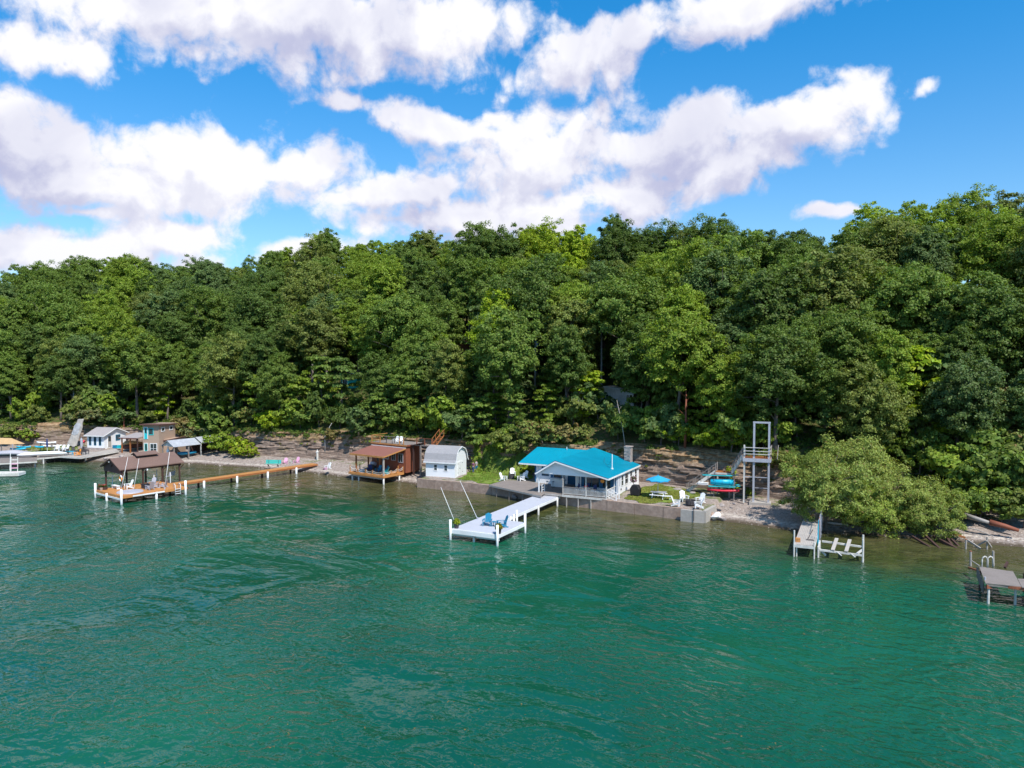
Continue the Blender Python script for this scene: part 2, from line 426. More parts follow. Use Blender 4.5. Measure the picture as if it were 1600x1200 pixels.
def boards(parent, x0, x1, y0, y1, z, along='x', w=.14, gap=.012, t=.035, mat='cedar'):
    m = MB(); r = random.Random(int(abs(x0 * 100 + y1 * 10)) + 3)
    a0, a1 = (y0, y1) if along == 'x' else (x0, x1)
    n = max(1, int(round((a1 - a0) / w))); st = (a1 - a0) / n
    for i in range(n):
        p = a0 + i * st; q = p + st - gap; dz = r.uniform(-.004, .004); e = r.uniform(-.012, .012)
        if along == 'x': m.box(x0 + e, x1 + e, p, q, z - t + dz, z + dz)
        else: m.box(p, q, y0 + e, y1 + e, z - t + dz, z + dz)
    return tag(m.build('deck_boards', mat, parent), kind='stuff')

# ------------------------------------------------------------------ the setting: ground, cliff, water
def ground_mat(name, kind):
    m, q, b = new_mat(name)
    ge = q.n('ShaderNodeNewGeometry'); P = ge.outputs['Position']
    uu = q.vm('DOT_PRODUCT', P, (T.x, T.y, 0)); zz = q.sep(P)[2]
    n1 = q.noise(P, .35, 5, .6); n2 = q.noise(P, 2.2, 6, .65); n3 = q.noise(P, 9, 4, .7)
    if kind == 'beach':
        vo = q.n('ShaderNodeTexVoronoi'); q.put(vo.inputs['Vector'], P); vo.inputs['Scale'].default_value = 6.5
        peb = q.mix(q.ramp(q.sep(vo.outputs['Color'])[0], 0, 1), (.17, .135, .115), (.42, .36, .32))
        c = q.mix(.55, q.mix(q.ramp(n2, .3, .7), (.21, .165, .14), (.36, .29, .25)), peb)
        wet = q.ramp(q.m('ADD', zz, q.m('MULTIPLY', q.m('SUBTRACT', n2, .5), .25)), .06, .24)
        c = q.mix(wet, (.085, .065, .045), c)
        line = q.m('MULTIPLY', q.ramp(zz, .22, .30), q.ramp(zz, .42, .32))
        c = q.mix(q.m('MULTIPLY', line, q.ramp(n2, .40, .55)), c, (.50, .44, .38))
        # patches of thin grass back from the water
        gr = q.m('MULTIPLY', q.ramp(n1, .50, .60), q.ramp(zz, .75, 1.0))
        c = q.mix(q.m('MULTIPLY', gr, .8), c, (.10, .13, .03))
        h = q.m('ADD', vo.outputs['Distance'], q.m('MULTIPLY', n3, .5)); bs, bd = .9, .05
    elif kind == 'cliff':
        st = q.n('ShaderNodeTexWave', wave_type='BANDS', bands_direction='Z'); q.put(st.inputs['Vector'], P)
        st.inputs['Scale'].default_value = 1.25; st.inputs['Distortion'].default_value = 3.5; st.inputs['Detail'].default_value = 4; st.inputs['Detail Scale'].default_value = .5
        lay = q.noise(q.vm('MULTIPLY', P, (.5, .5, 7)), 1.1, 6, .65)
        c = q.mix(q.ramp(lay, .30, .66), (.10, .070, .058), (.37, .275, .215))
        c = q.mix(q.m('MULTIPLY', q.ramp(st.outputs[0], .2, .9), .30), c, (.10, .07, .065))
        c = q.mix(q.ramp(n2, .52, .72, 0, .7), c, (.46, .37, .31))
        soil = q.m('MULTIPLY', q.ramp(q.m('ADD', zz, q.m('MULTIPLY', n1, 3)), 4.9, 6.4), .9)
        c = q.mix(soil, c, q.mix(q.ramp(n2, .35, .65), (.22, .125, .06), (.42, .29, .17)))
        moss = q.m('MULTIPLY', q.ramp(n1, .54, .66), q.ramp(n3, .4, .6)); c = q.mix(q.m('MULTIPLY', moss, .6), c, (.14, .13, .035))
        h = q.m('ADD', q.m('MULTIPLY', lay, 1.2), n3); bs, bd = 1.0, .12
    else:
        c = q.mix(q.ramp(n1, .4, .62), (.10, .065, .035), (.20, .13, .07))
        c = q.mix(q.ramp(n2, .35, .55), c, (.065, .085, .022))
        h = n2; bs, bd = .8, .2
    q.L.new(c, b.inputs['Base Color']); b.inputs['Roughness'].default_value = .92; b.inputs['Specular IOR Level'].default_value = .15
    bn = q.n('ShaderNodeBump'); bn.inputs['Strength'].default_value = bs; bn.inputs['Distance'].default_value = bd
    q.L.new(h, bn.inputs['Height']); q.L.new(bn.outputs[0], b.inputs['Normal'])
    return m


US = np.concatenate([[-1600, -900, -600, -450], np.arange(-330, -115, 2.5), np.arange(-115, 62, .32), np.arange(62, 130, 2), [150, 220, 400, 900, 1600]])


def sheet(name, tfun, nt, mat, disp=None):
    """sheet over (u, t in 0..1); tfun gives v"""
    ts = np.linspace(0, 1, nt) if np.isscalar(nt) else np.array(nt)
    U, TT = np.meshgrid(US, ts); V = tfun(U, TT); Z = ground(U, V)
    if disp is not None: V, Z = disp(U, V, Z, TT)
    X = O.x + U * T.x + V * N.x; Y = O.y + U * T.y + V * N.y
    co = np.stack([X, Y, Z], -1).reshape(-1, 3); a, bb = U.shape
    i = np.arange(a * bb).reshape(a, bb)
    F = np.stack([i[:-1, :-1], i[:-1, 1:], i[1:, 1:], i[1:, :-1]], -1).reshape(-1, 4)
    me = fast_mesh(name, co, F); me.polygons.foreach_set('use_smooth', [name != 'cliff'] * len(me.polygons))
    return tag(add_obj(name, me, None, mat), kind='structure')


def beach_v(U, t):
    s = shore_v(U); c = cliff_v(U); wall = (U > WALL0) & (U < WALL1)
    far = s - 14; k = .45
    return np.where(t < k, far + (s + np.where(wall, .3, 0) - far) * t / k, s + np.where(wall, .3, 0) + (c - s - np.where(wall, .3, 0)) * (t - k) / (1 - k))
sheet('beach', beach_v, 56, ground_mat('shingle_beach', 'beach'))


def cliff_disp(U, V, Z, TT):
    b = base_z(U); h = cliff_h(U)
    # beds of shale: every bed stands out by its own amount, broken into blocks along the shore
    zz = Z + (fbm(U * .06, U * 0 + 3, 3, 21) - .5) * 1.6
    bed = np.floor(zz / .27); fr = zz / .27 - bed
    blk = vnoise(bed * 7.3 + 50, bed * 3.1, 31)
    bw = np.floor(U / (1.1 + 1.7 * blk) + blk * 9)
    out = .55 * vnoise(bw * 1.7 + 11, bed * 5.3, 33) + .35 * vnoise(bed * 9.7, bed * 0 + 2, 35) - .35
    out = out + (fbm(U * .22, Z * .35, 4, 41) - .5) * 1.5
    e = np.clip(np.minimum(TT * 6, (1 - TT) * 4), 0, 1)
    return V - out * e, Z + (fbm(U * .8, V * .8, 3, 43) - .5) * .22 * e
sheet('cliff', lambda U, t: cliff_v(U) + t * 2.6, np.concatenate([np.linspace(0, .66, 34), np.linspace(.7, 1, 6)]), ground_mat('shale_cliff', 'cliff'), cliff_disp)
HT = np.array([0, 1, 2, 3, 4, 5, 6.5, 8, 10, 12, 14, 17, 20, 24, 28, 33, 38, 44, 50, 57, 64, 72, 80, 90, 110, 150, 260, 600, 2000])
sheet('hillside', lambda U, t: cliff_v(U) + 2.6 + t * 2000, HT / 2000, ground_mat('forest_floor', 'hill'))


def water_mat():
    m, q, b = new_mat('lake_water')
    P = q.n('ShaderNodeNewGeometry').outputs['Position']
    xx, yy, _ = q.sep(P)
    uu = q.m('ADD', q.m('MULTIPLY', xx, T.x), q.m('MULTIPLY', q.m('SUBTRACT', yy, O.y), T.y))
    vv = q.m('ADD', q.m('MULTIPLY', xx, N.x), q.m('MULTIPLY', q.m('SUBTRACT', yy, O.y), N.y))
    uv = q.comb(uu, vv, 0.)
    # the shelf: weed and stones show through shallow water, then the bed drops away
    n0 = q.noise(uv, .07, 4, .55); n1 = q.noise(uv, .35, 5, .6)
    shelf = q.m('ADD', vv, q.m('MULTIPLY', q.m('SUBTRACT', n0, .5), 16))
    shelf = q.m('SUBTRACT', shelf, q.ramp(uu, -100, 45, 3.0, -7.5, False))
    dep = q.ramp(shelf, 4.5, -9.)
    c = q.mix(q.ramp(n1, .35, .68), (.034, .044, .012), (.085, .085, .030))
    c = q.mix(q.ramp(shelf, 9, 3, .6, 0), c, (.085, .075, .035))
    mid = q.ramp(shelf, 0, -12)
    deep = q.mix(q.ramp(q.noise(uv, .035, 3), .35, .65), (.003, .066, .037), (.007, .092, .049))
    c = q.mix(dep, c, q.mix(mid, (.010, .062, .032), deep))
    q.L.new(c, b.inputs['Base Color'])
    b.inputs['IOR'].default_value = 1.33; b.inputs['Specular IOR Level'].default_value = .5
    # waves: wind ripples on top of a longer chop running towards the shore
    rot = q.n('ShaderNodeMapping'); rot.inputs['Rotation'].default_value = (0, 0, R(38)); q.L.new(P, rot.inputs[0])
    wp = rot.outputs[0]
    def ridge(sc, st, det, ro, di):       # sharp crests, round troughs
        n = q.noise(q.vm('MULTIPLY', wp, st), sc, det, ro, di); return q.m('SUBTRACT', 1, q.m('ABSOLUTE', q.m('MULTIPLY', q.m('SUBTRACT', n, .5), 2.6)))
    w1 = ridge(.20, (.62, 1.0, 1), 1, .5, 1.0)
    w2 = ridge(.75, (.70, 1.0, 1), 1.5, .5, .9)
    w3 = q.noise(q.vm('MULTIPLY', wp, (.8, 1.0, 1)), 2.6, 2, .5, .5)
    gust = q.ramp(q.noise(uv, .06, 4, .6, 1.0), .38, .62, .25, 1.4)
    calm = q.ramp(shelf, 8, -6, .7, 1.0)
    h = q.m('ADD', q.m('MULTIPLY', w1, .26), q.m('MULTIPLY', q.m('ADD', q.m('MULTIPLY', w2, .15), q.m('MULTIPLY', w3, .13)), gust))
    h = q.m('MULTIPLY', h, calm)
    bn = q.n('ShaderNodeBump'); bn.inputs['Strength'].default_value = 1.0; bn.inputs['Distance'].default_value = .74
    q.L.new(h, bn.inputs['Height']); q.L.new(bn.outputs[0], b.inputs['Normal'])
    b.inputs['Roughness'].default_value = .05
    return m
wm = fast_mesh('water', np.array([(-3000, -3000, 0), (3000, -3000, 0), (3000, 900, 0), (-3000, 900, 0)], float), np.array([(0, 1, 2, 3)]))
tag(add_obj('water', wm, None, water_mat()), kind='structure')


# ------------------------------------------------------------------ vegetation
def leaf_quads(cen, nor, size, aspect=1.0, r=rng):
    """one pointed leaf (a rhomb) for every centre"""
    n = len(cen)
    a = r.normal(size=(n, 3)); a -= (a * nor).sum(1, keepdims=True) * nor; a /= np.linalg.norm(a, axis=1, keepdims=True) + 1e-9
    b = np.cross(nor, a); s = size[:, None]
    V = np.stack([cen - a * s * .62, cen + b * s * .40 * aspect, cen + a * s * .62, cen - b * s * .40 * aspect], 1).reshape(-1, 3)
    return V, np.arange(n * 4).reshape(n, 4)
def unit(n, r=rng):
    a = r.normal(size=(n, 3)); return a / np.linalg.norm(a, axis=1, keepdims=True)


def crown_mesh(name, seed, rad, height, nclump, nleaf, leaf=.34, shape='oak', mat='leaf'):
    r = np.random.default_rng(seed)
    # limbs end in clumps; a few big lobes give the outline
    nl = 7 if shape != 'cone' else 1
    lob = unit(nl, r) * np.array([.46, .46, .42]); lob[:, 2] = lob[:, 2] * 1.0 + .08
    cs = []
    while len(cs) < nclump:
        if shape == 'cone':
            t = r.random() ** .8; ang = r.random() * 6.283; rr = (1 - t) * (.35 + .65 * r.random())
            p = np.array([rr * math.cos(ang), rr * math.sin(ang), t * 2 - 1])
        elif shape == 'layer':
            t = r.integers(0, 6) / 5.; ang = r.random() * 6.283; rr = math.sqrt(r.random()) * (1.05 - t * .55) * (.8 + .2 * r.random())
            p = np.array([rr * math.cos(ang), rr * math.sin(ang), t * 1.7 - .85 + r.normal() * .05])
        else:
            c = lob[r.integers(nl)]; d = unit(1, r)[0]; p = c + d * (.55 + .12 * r.random()) * np.array([1, 1, .9])
            if p[2] < -.8 or (p[2] < -.35 and r.random() < .2): continue
        cs.append(p)
    cs = np.array(cs); cs *= (.82 + .34 * r.random((nclump, 1))) if shape != 'willow' else (.66 + .55 * r.random((nclump, 1)) ** .7)
    sc = np.array([rad, rad, height / 2])
    cc = cs * sc
    per = nleaf // nclump; Vs = []; Fs = []
    cr = r.uniform(.6, 1.45, nclump) * rad * (.138 if shape != 'layer' else .2)
    i = np.repeat(np.arange(nclump), per)
    d = unit(len(i), r); d[:, 2] = np.where(d[:, 2] < -.3, -d[:, 2], d[:, 2])
    q = r.random(len(i)) ** .45 * r.uniform(.8, 1.25, len(i))
    flat = .92 if shape != 'layer' else .35
    cen = cc[i] + d * (cr[i] * q)[:, None] * np.array([1.1, 1.1, flat])
    outw = cs[i] / (np.linalg.norm(cs[i], axis=1, keepdims=True) + .01)
    nor = d * .62 + outw * .42 + np.array([0, 0, .30]) + r.normal(size=(len(i), 3)) * .55
    nor /= np.linalg.norm(nor, axis=1, keepdims=True)
    sz = leaf * r.uniform(.65, 1.35, len(i))
    V, F = leaf_quads(cen, nor, sz, .55 if shape == 'willow' else 1.0, r)
    V[:, 2] += height / 2
    me = fast_mesh(name, V, F); me.materials.append(M[mat]); return me, cc + np.array([0, 0, height / 2])


def trunk_mesh(name, seed, h0, cc, r0, limbs=9, spread=1.):
    """tapered trunk from the ground to height h0 and limbs into the crown"""
    r = np.random.default_rng(seed); m = MB()
    top = h0 + (cc[:, 2].max()) * .62
    pts = [Vector((0, 0, -.6))]; x = y = 0
    for k in range(1, 7):
        x += r.normal() * .13; y += r.normal() * .13; pts.append(Vector((x, y, top * k / 6)))
    m.tube(pts, [r0 * 1.25, r0, r0 * .88, r0 * .75, r0 * .6, r0 * .42, r0 * .2], 8)
    idx = r.choice(len(cc), min(limbs, len(cc)), replace=False)
    for j in idx:
        e = Vector(cc[j]) + Vector((0, 0, h0)); t = r.uniform(.45, .85); k = t * 6; i = int(k)
        b = pts[i].lerp(pts[min(i + 1, 6)], k - i)
        if e.z < b.z: b = pts[2].lerp(pts[3], r.random())
        mid = b.lerp(e, .5) + Vector((0, 0, .25 * (e - b).length * .3))
        m.tube([b, mid, e], [r0 * .38, r0 * .22, r0 * .06], 5)
    o = m.build('trunk', 'bark', None, True); me = o.data; bpy.data.objects.remove(o); return me


KIND = []          # crown mesh, trunk mesh, crown base height, crown radius, crown height, kind word
specs = [('oak', 4.9, 12.0, 3.2), ('oak', 5.4, 11.0, 4.2), ('oak', 4.4, 13.0, 3.2), ('oak', 5.0, 11.6, 2.8), ('oak', 5.6, 12.4, 3.6), ('oak', 4.1, 10.8, 5.0), ('oak', 4.7, 13.6, 2.4), ('oak', 4.4, 11.8, 3.0)]
for k, (sh, rad, hh, h0) in enumerate(specs):
    me, cc = crown_mesh('crown_%s' % sh, 100 + k, rad, hh, 330, 36000, .245, sh)
    KIND.append((me, trunk_mesh('trunk', 300 + k, h0, cc, .27), h0, rad, hh, sh))
SMALL = []
for k, (sh, rad, hh, h0, lf, mt, nl) in enumerate([('oak', 2.0, 3.2, .3, .24, 'leaf', 5600), ('oak', 2.4, 2.9, .2, .24, 'leaf', 6800), ('layer', 2.1, 4.6, .6, .26, 'leaf', 4600),
                                               ('oak', 1.5, 2.0, .1, .22, 'scrub', 3400), ('oak', 2.2, 2.4, .1, .22, 'scrub', 5200)]):
    me, cc = crown_mesh('shrub_crown', 500 + k, rad, hh, 60, nl, lf, sh, mt)
    SMALL.append((me, trunk_mesh('stem', 600 + k, h0, cc, .07, 7), h0, rad, hh, sh))


def proj(p):
    dz = p[2] - CH; c, s = math.cos(TILT), math.sin(TILT); dep = p[1] * c - dz * s; up = p[1] * s + dz * c
    return 800 + FPX * p[0] / dep, 600 - FPX * up / dep


TONES = {'deep': ((.104, .160, .032), 'dark green'), 'mid': ((.148, .218, .038), 'mid green'), 'olive': ((.180, .218, .048), 'olive green'),
         'cool': ((.122, .184, .056), 'blue green'), 'fresh': ((.205, .285, .032), 'fresh green'), 'lime': ((.285, .375, .022), 'bright yellow-green')}
PIX_TONE = [(745, 530, 42, 'lime'), (735, 600, 25, 'lime'), (905, 400, 70, 'lime'), (900, 360, 26, 'lime'), (905, 480, 45, 'fresh'), (1180, 470, 30, 'fresh'), (1060, 470, 70, 'fresh'),
            (185, 520, 55, 'fresh'), (195, 425, 60, 'fresh'), (560, 440, 70, 'fresh'), (460, 400, 45, 'fresh'), (600, 480, 60, 'fresh'), (1350, 345, 60, 'lime'), (1440, 370, 60, 'fresh'),
            (1230, 400, 50, 'deep'), (1120, 370, 60, 'deep'), (1430, 620, 40, 'lime'), (740, 360, 45, 'fresh'), (1500, 330, 50, 'fresh'), (1300, 560, 80, 'mid'), (1500, 540, 70, 'deep'),
            (320, 420, 60, 'cool'), (80, 480, 90, 'mid'), (640, 380, 40, 'mid'), (1000, 390, 60, 'deep'), (400, 520, 80, 'deep'), (1250, 330, 20, 'deep'), (1180, 560, 50, 'fresh')]
# clear lines of sight that the photograph has between the trees: (x, y, half width, inland distance of what shows there)
GAPS = [(722, 538, 40, 37), (548, 583, 40, 23), (945, 603, 76, 19), (1592, 560, 14, 33), (940, 550, 8, 24), (836, 560, 10, 24), (487, 600, 4, 17.6)]
LAND = [(-60, 40, 'over the far left canopy'), (40, 100, 'over the far left kayaks'), (100, 165, 'over the white cottage'),
        (165, 215, 'over the open carport'), (215, 285, 'behind the tan building'), (285, 345, 'over the tin-roofed shelter'),
        (345, 410, 'over the far beach bushes'), (410, 475, 'over the teal bench'), (475, 535, 'over the leaning pole'),
        (535, 595, 'over the boathouse porch'), (595, 660, 'over the red boathouse deck'), (660, 740, 'over the gambrel shed'),
        (740, 805, 'over the lawn fire pit'), (805, 870, 'over the cottage left wing'), (870, 935, 'over the cottage porch'),
        (935, 1000, 'over the stone chimney'), (1000, 1065, 'over the blue umbrella'), (1065, 1130, 'over the paddle boards'), (1130, 1185, 'over the cliff stairs'),
        (1185, 1235, 'over the lift tower'), (1235, 1310, 'over the left willow'), (1310, 1390, 'over the middle willow'),
        (1390, 1460, 'over the right willows'), (1460, 1530, 'over the driftwood shore'), (1530, 1700, 'over the broken dock')]
ROWS = [(0, 9, 'cliff-edge row'), (9, 17, 'second row'), (17, 26, 'third row'), (26, 36, 'lower slope'), (36, 47, 'middle slope'),
        (47, 58, 'upper slope'), (58, 68, 'below the ridge'), (68, 200, 'on the skyline')]


def where(px, d):
    a = [t for x0, x1, t in LAND if x0 <= px < x1] or ['outside the view']
    b = [t for y0, y1, t in ROWS if y0 <= d < y1]
    return a[0], b[0]


def tell_apart(used):
    for lab, l in used.items():
        l.sort(key=lambda a: a[0]); w = {2: ('left of two', 'right of two'), 3: ('left of three', 'middle of three', 'right of three')}.get(len(l))
        if w:
            for (x, o), t in zip(l, w): o['label'] = lab + ', ' + t
def plant_forest():
    pts = []
    r = random.Random(11)
    tries = 0; grid = {}
    while tries < 40000:
        tries += 1
        u = r.uniform(-250, 78); d = r.uniform(.6, 74) if r.random() > .25 else r.uniform(.6, 22)
        v = float(cliff_v(u)) + 1.8 + d
        p = W(u, v, gz(u, v))
        if p.y < 45: continue
        px, py = proj(p + Vector((0, 0, 10)))
        if px < -70 or px > 1680: continue
        far = p.length
        sp = 5.0 + .012 * max(0, far - 90) + (.5 if d > 24 else 0) + (.4 if d > 48 else 0)
        ci, cj = int(p.x // 9), int(p.y // 9)
        if any((p.x - a[0].x) ** 2 + (p.y - a[0].y) ** 2 < (sp * .5 + a[2] * .5) ** 2 for i in (-1, 0, 1) for j in (-1, 0, 1) for a in grid.get((ci + i, cj + j), ())): continue
        pts.append((p, d, sp, px, u, v)); grid.setdefault((ci, cj), []).append(pts[-1])
    # nearest the eye first; leave what the photograph shows between the trees
    pts.sort(key=lambda a: a[0].length)
    made = 0; used = {}
    for (p, d, sp, px, u, v) in pts:
        k = r.randrange(len(KIND)); me, tr, h0, rad, hh, sh = KIND[k]
        s = r.uniform(.80, 1.20) * (1.0 if d > 6 else .90)
        if u > 30 and d < 10: s *= .85
        ctr = p + Vector((0, 0, (h0 + hh * .5) * s)); cx, cy = proj(ctr); m_px = FPX / ctr.length
        bx, by = proj(p + Vector((0, 0, h0 * s)))
        tx, ty = proj(p + Vector((0, 0, (h0 + hh) * s)))
        skip = False
        for gx, gy, gw, gd in GAPS:
            if d < gd - 7 and abs(cx - gx) < gw * .5 + rad * s * m_px * .42 and ty < gy < by + 6: skip = True
        if skip: continue
        if made >= 296: break
        tone = r.choices(['deep', 'mid', 'olive', 'cool', 'fresh'], [4, 7, 4, 2.2, 2.4])[0]
        for qx, qy, qr, qt in PIX_TONE:
            if (cx - qx) ** 2 + (cy - qy) ** 2 < (qr * .8) ** 2: tone = qt
        col, word = TONES[tone]; j = r.uniform(.86, 1.16)
        land, row = where(cx, d)
        size = 'tall' if s * (h0 + hh) > 16.6 else 'broad' if rad * s > 5.2 else 'slender' if rad * s < 4.3 else 'rounded'
        lab = '%s %s tree, %s, %s' % (size, word, row, land)
        key = lab
        o = thing('broadleaf_tree', lab, 'tree', p, r.uniform(0, 6.28), 'trees of the wooded hillside')
        o.scale = (s * r.uniform(.86, 1.10), s * r.uniform(.86, 1.10), s * r.uniform(.92, 1.12))
        c = add_obj('crown', me, o); c.location = (0, 0, h0); c.color = (col[0] * j, col[1] * j, col[2] * j, 1)
        add_obj('trunk', tr, o); used.setdefault(lab, []).append((cx, o))
        made += 1
    tell_apart(used)
plant_forest()


def understory():
    r = random.Random(23); pts = []; used = {}
    for _ in range(9000):
        if len(pts) >= 150: break
        u = r.uniform(-150, 66); d = r.uniform(.8, 26) if r.random() > .5 else r.uniform(.8, 6); v = float(cliff_v(u)) + 1.8 + d; p = W(u, v, gz(u, v))
        if p.y < 45: continue
        px, py = proj(p + Vector((0, 0, 2)))
        if px < -30 or px > 1640 or any((p - a).length < 3.6 for a in pts): continue
        if any(d < gd - 6 and abs(px - gx) < gw + 6 and abs(py - gy) < 24 for gx, gy, gw, gd in GAPS): continue
        pts.append(p); k = r.choice([0, 0, 1, 2, 2]); s = r.uniform(1.0, 1.7) * (1.15 if d > 5 else .95); me, tr, h0, rad, hh, sh = SMALL[k]
        tone = r.choices(['deep', 'mid', 'olive', 'cool', 'fresh', 'lime'], [4, 6, 3, 2, 3, .8])[0]; col, word = TONES[tone]; land, _ = where(px, d)
        row = 'on the cliff edge' if d < 3.5 else 'behind the edge' if d < 7 else 'under front trees' if d < 15 else 'deeper in'
        lab = '%s %s %s %s, %s' % ('big' if s > 1.6 else 'small' if s < 1.15 else 'middling', word, 'sapling' if sh == 'layer' else 'young tree', row, land)
        o = thing('sapling' if sh == 'layer' else 'young_tree', lab, 'tree', p - Vector((0, 0, .2)), r.uniform(0, 6.28), 'young trees under the forest'); o.scale = (s, s, s * r.uniform(1, 1.35))
        c = add_obj('crown', me, o); c.location = (0, 0, h0); j = r.uniform(.85, 1.15); c.color = (col[0] * j, col[1] * j, col[2] * j, 1); add_obj('stem', tr, o); used.setdefault(lab, []).append((px, o))
    tell_apart(used)
understory()


def shrub(px, py, k, s, tone, label, name='shrub', z=None, sz=1., sink=0.):
    p = hit(px, py) if z is None else at(px, py, z)
    me, tr, h0, rad, hh, sh = SMALL[k]
    o = thing(name, label, 'bush' if name != 'sapling' else 'tree', p - Vector((0, 0, sink)), random.random() * 6, 'bushes along the bank')
    o.scale = (s, s, s * sz)
    c = add_obj('crown', me, o); c.location = (0, 0, h0); col = TONES[tone][0] if isinstance(tone, str) else tone; c.color = (*col, 1)
    add_obj('stem', tr, o); return o
OCH = (.21, .185, .06); SAGE = (.17, .20, .075)
BUSHES = [(20, 690, 1, 1.2, 'olive', 'olive bush at the foot of the far left cliff'), (48, 692, 3, 1.3, 'fresh', 'light green bush beside the tan canvas canopy'),
          (118, 660, 0, 1.6, 'olive', 'bush on the bank above the grey slide-shaped tarp'), (140, 668, 4, 1.5, SAGE, 'sage bush behind the left end of the white cottage'),
          (163, 660, 0, 1.7, 'fresh', 'fresh green bush over the ridge of the white cottage'), (182, 668, 1, 1.3, 'cool', 'dense bush behind the right end of the white cottage'),
          (258, 655, 2, 1.3, 'lime', 'bright green sapling growing above the tan building'), (296, 690, 4, 1.7, OCH, 'ochre bush leaning on the tan building'),
          (312, 700, 4, 1.5, SAGE, 'sage bush behind the tin-roofed boat shelter'), (335, 690, 0, 1.9, 'mid', 'green bush right of the boat shelter'),
          (352, 708, 1, 1.3, 'fresh', 'rounded light bush on the far beach'), (372, 714, 3, 1.5, 'lime', 'low bright bush at the end of the far beach'), (390, 715, 3, 1.0, 'lime', 'small bright bush right of the rounded one'),
          (428, 672, 1, 1.2, 'lime', 'yellow-green bush on the cliff edge above the teal bench'), (455, 668, 0, 1.5, 'fresh', 'fresh green bush on the cliff edge above the teal bench'), (468, 672, 1, 1.2, 'mid', 'green bush right of the yellow-green one on the cliff edge'),
          (395, 665, 4, 1.3, 'olive', 'olive scrub at the left end of the banded cliff'), (520, 690, 3, 1.0, OCH, 'dry scrub beside the leaning bare pole'),
          (560, 680, 0, 1.4, 'cool', 'dense bush on the cliff left of the red-brown boathouse'), (590, 672, 2, 1.2, 'mid', 'sapling over the upper deck of the red-brown boathouse'),
          (640, 672, 1, 1.7, 'mid', 'wide bush above the brown stairs'), (690, 682, 0, 1.9, 'fresh', 'tall bush above the white gambrel shed'), (722, 686, 1, 1.6, 'cool', 'dense bush above the right end of the gambrel shed'),
          (748, 700, 2, 1.5, 'mid', 'sapling hanging over the cliff right of the shed'), (776, 715, 0, 1.2, 'fresh', 'creeper mound on the cliff behind the fire pit'), (806, 712, 1, 1.4, 'olive', 'bush on the cliff left of the teal roof'),
          (828, 742, 3, .9, 'lime', 'low bright bush against the left end of the cottage'), (843, 700, 4, 1.5, 'olive', 'olive bush behind the ridge of the left wing'), (885, 695, 3, 1.4, OCH, 'ochre bush behind the porch gable'),
          (920, 660, 2, 1.5, 'lime', 'yellow-green sapling behind the teal-roofed cottage'), (905, 690, 3, 1.1, 'olive', 'small bush right of the ochre one'), (1008, 690, 1, 1.6, 'mid', 'rounded bush on the cliff above the umbrella'),
          (1032, 695, 0, 1.7, 'cool', 'dark bush on the cliff between umbrella and paddle boards'), (1060, 692, 0, 1.2, 'fresh', 'leafy bush beside the bare reddish trunk'), (1098, 698, 1, 1.1, 'fresh', 'fresh green bush above the paddle board rack'),
          (1128, 702, 1, 1.2, 'lime', 'bright bush above the upper cliff stairs'), (1150, 700, 4, 1.0, 'olive', 'scrub at the top of the cliff stairs'), (1142, 742, 3, .5, 'lime', 'small yellow plant beside the stair landing'),
          (1172, 775, 3, .45, 'fresh', 'small weed clump at the foot of the lift tower'), (1425, 690, 2, 2.3, 'lime', 'big bright sapling above the right willows'), (1400, 690, 1, 1.5, 'fresh', 'leafy bush left of the big bright sapling'),
          (1385, 700, 4, 1.3, SAGE, 'sage scrub behind the willow tops'), (1450, 700, 3, 1.4, 'lime', 'yellow bush right of the big bright sapling'), (1560, 655, 4, 1.6, OCH, 'dry ochre scrub on the right bank'),
          (1590, 660, 4, 1.8, SAGE, 'grey-green scrub on the right bank edge'), (1530, 690, 4, 1.6, 'olive', 'olive scrub left of the pale scrub on the right bank'), (1575, 690, 4, 1.9, SAGE, 'pale scrub low on the right bank'),
          (1510, 720, 1, 1.7, 'mid', 'green bush beside the small cave'), (1545, 730, 1, 1.9, 'mid', 'broad green bush above the driftwood'), (1595, 740, 4, 2.0, 'olive', 'loose olive bush at the right edge of the bank'),
          (1520, 770, 1, 1.9, 'mid', 'green bush just above the fallen timbers'), (1560, 780, 1, 1.8, 'deep', 'dark bush hanging over the fallen timbers'), (1600, 790, 0, 1.8, 'mid', 'bush at the right edge over the timbers'),
          (1485, 760, 1, 1.6, 'fresh', 'fresh bush right of the last willow'), (1640, 770, 1, 2.0, 'mid', 'bush beyond the right edge of the beach'), (1215, 735, 4, .9, 'olive', 'scrub between the lift tower and the first willow')]
for i_, (px, py, k, s, tone, lab) in enumerate([(1503, 790, 1, 1.0, 'mid', 'green bush low behind the silvery fallen trunk'), (1532, 792, 1, 1.1, 'fresh', 'fresh bush right behind the silvery fallen trunk'), (1565, 796, 1, 1.15, 'mid', 'green bush behind the red-brown fallen beam'),
        (1600, 800, 1, 1.2, 'olive', 'olive bush at the right end of the red-brown beam'), (1480, 786, 4, 1.1, SAGE, 'pale bush between the last willow and the timbers')]):
    shrub(px, py, k, s, tone, lab, 'shrub', z=2.4, sink=1.1)
for (px, py, k, s, tone, lab) in BUSHES:
    shrub(px, py, k, s, tone, lab, 'sapling' if 'sapling' in lab else 'shrub')


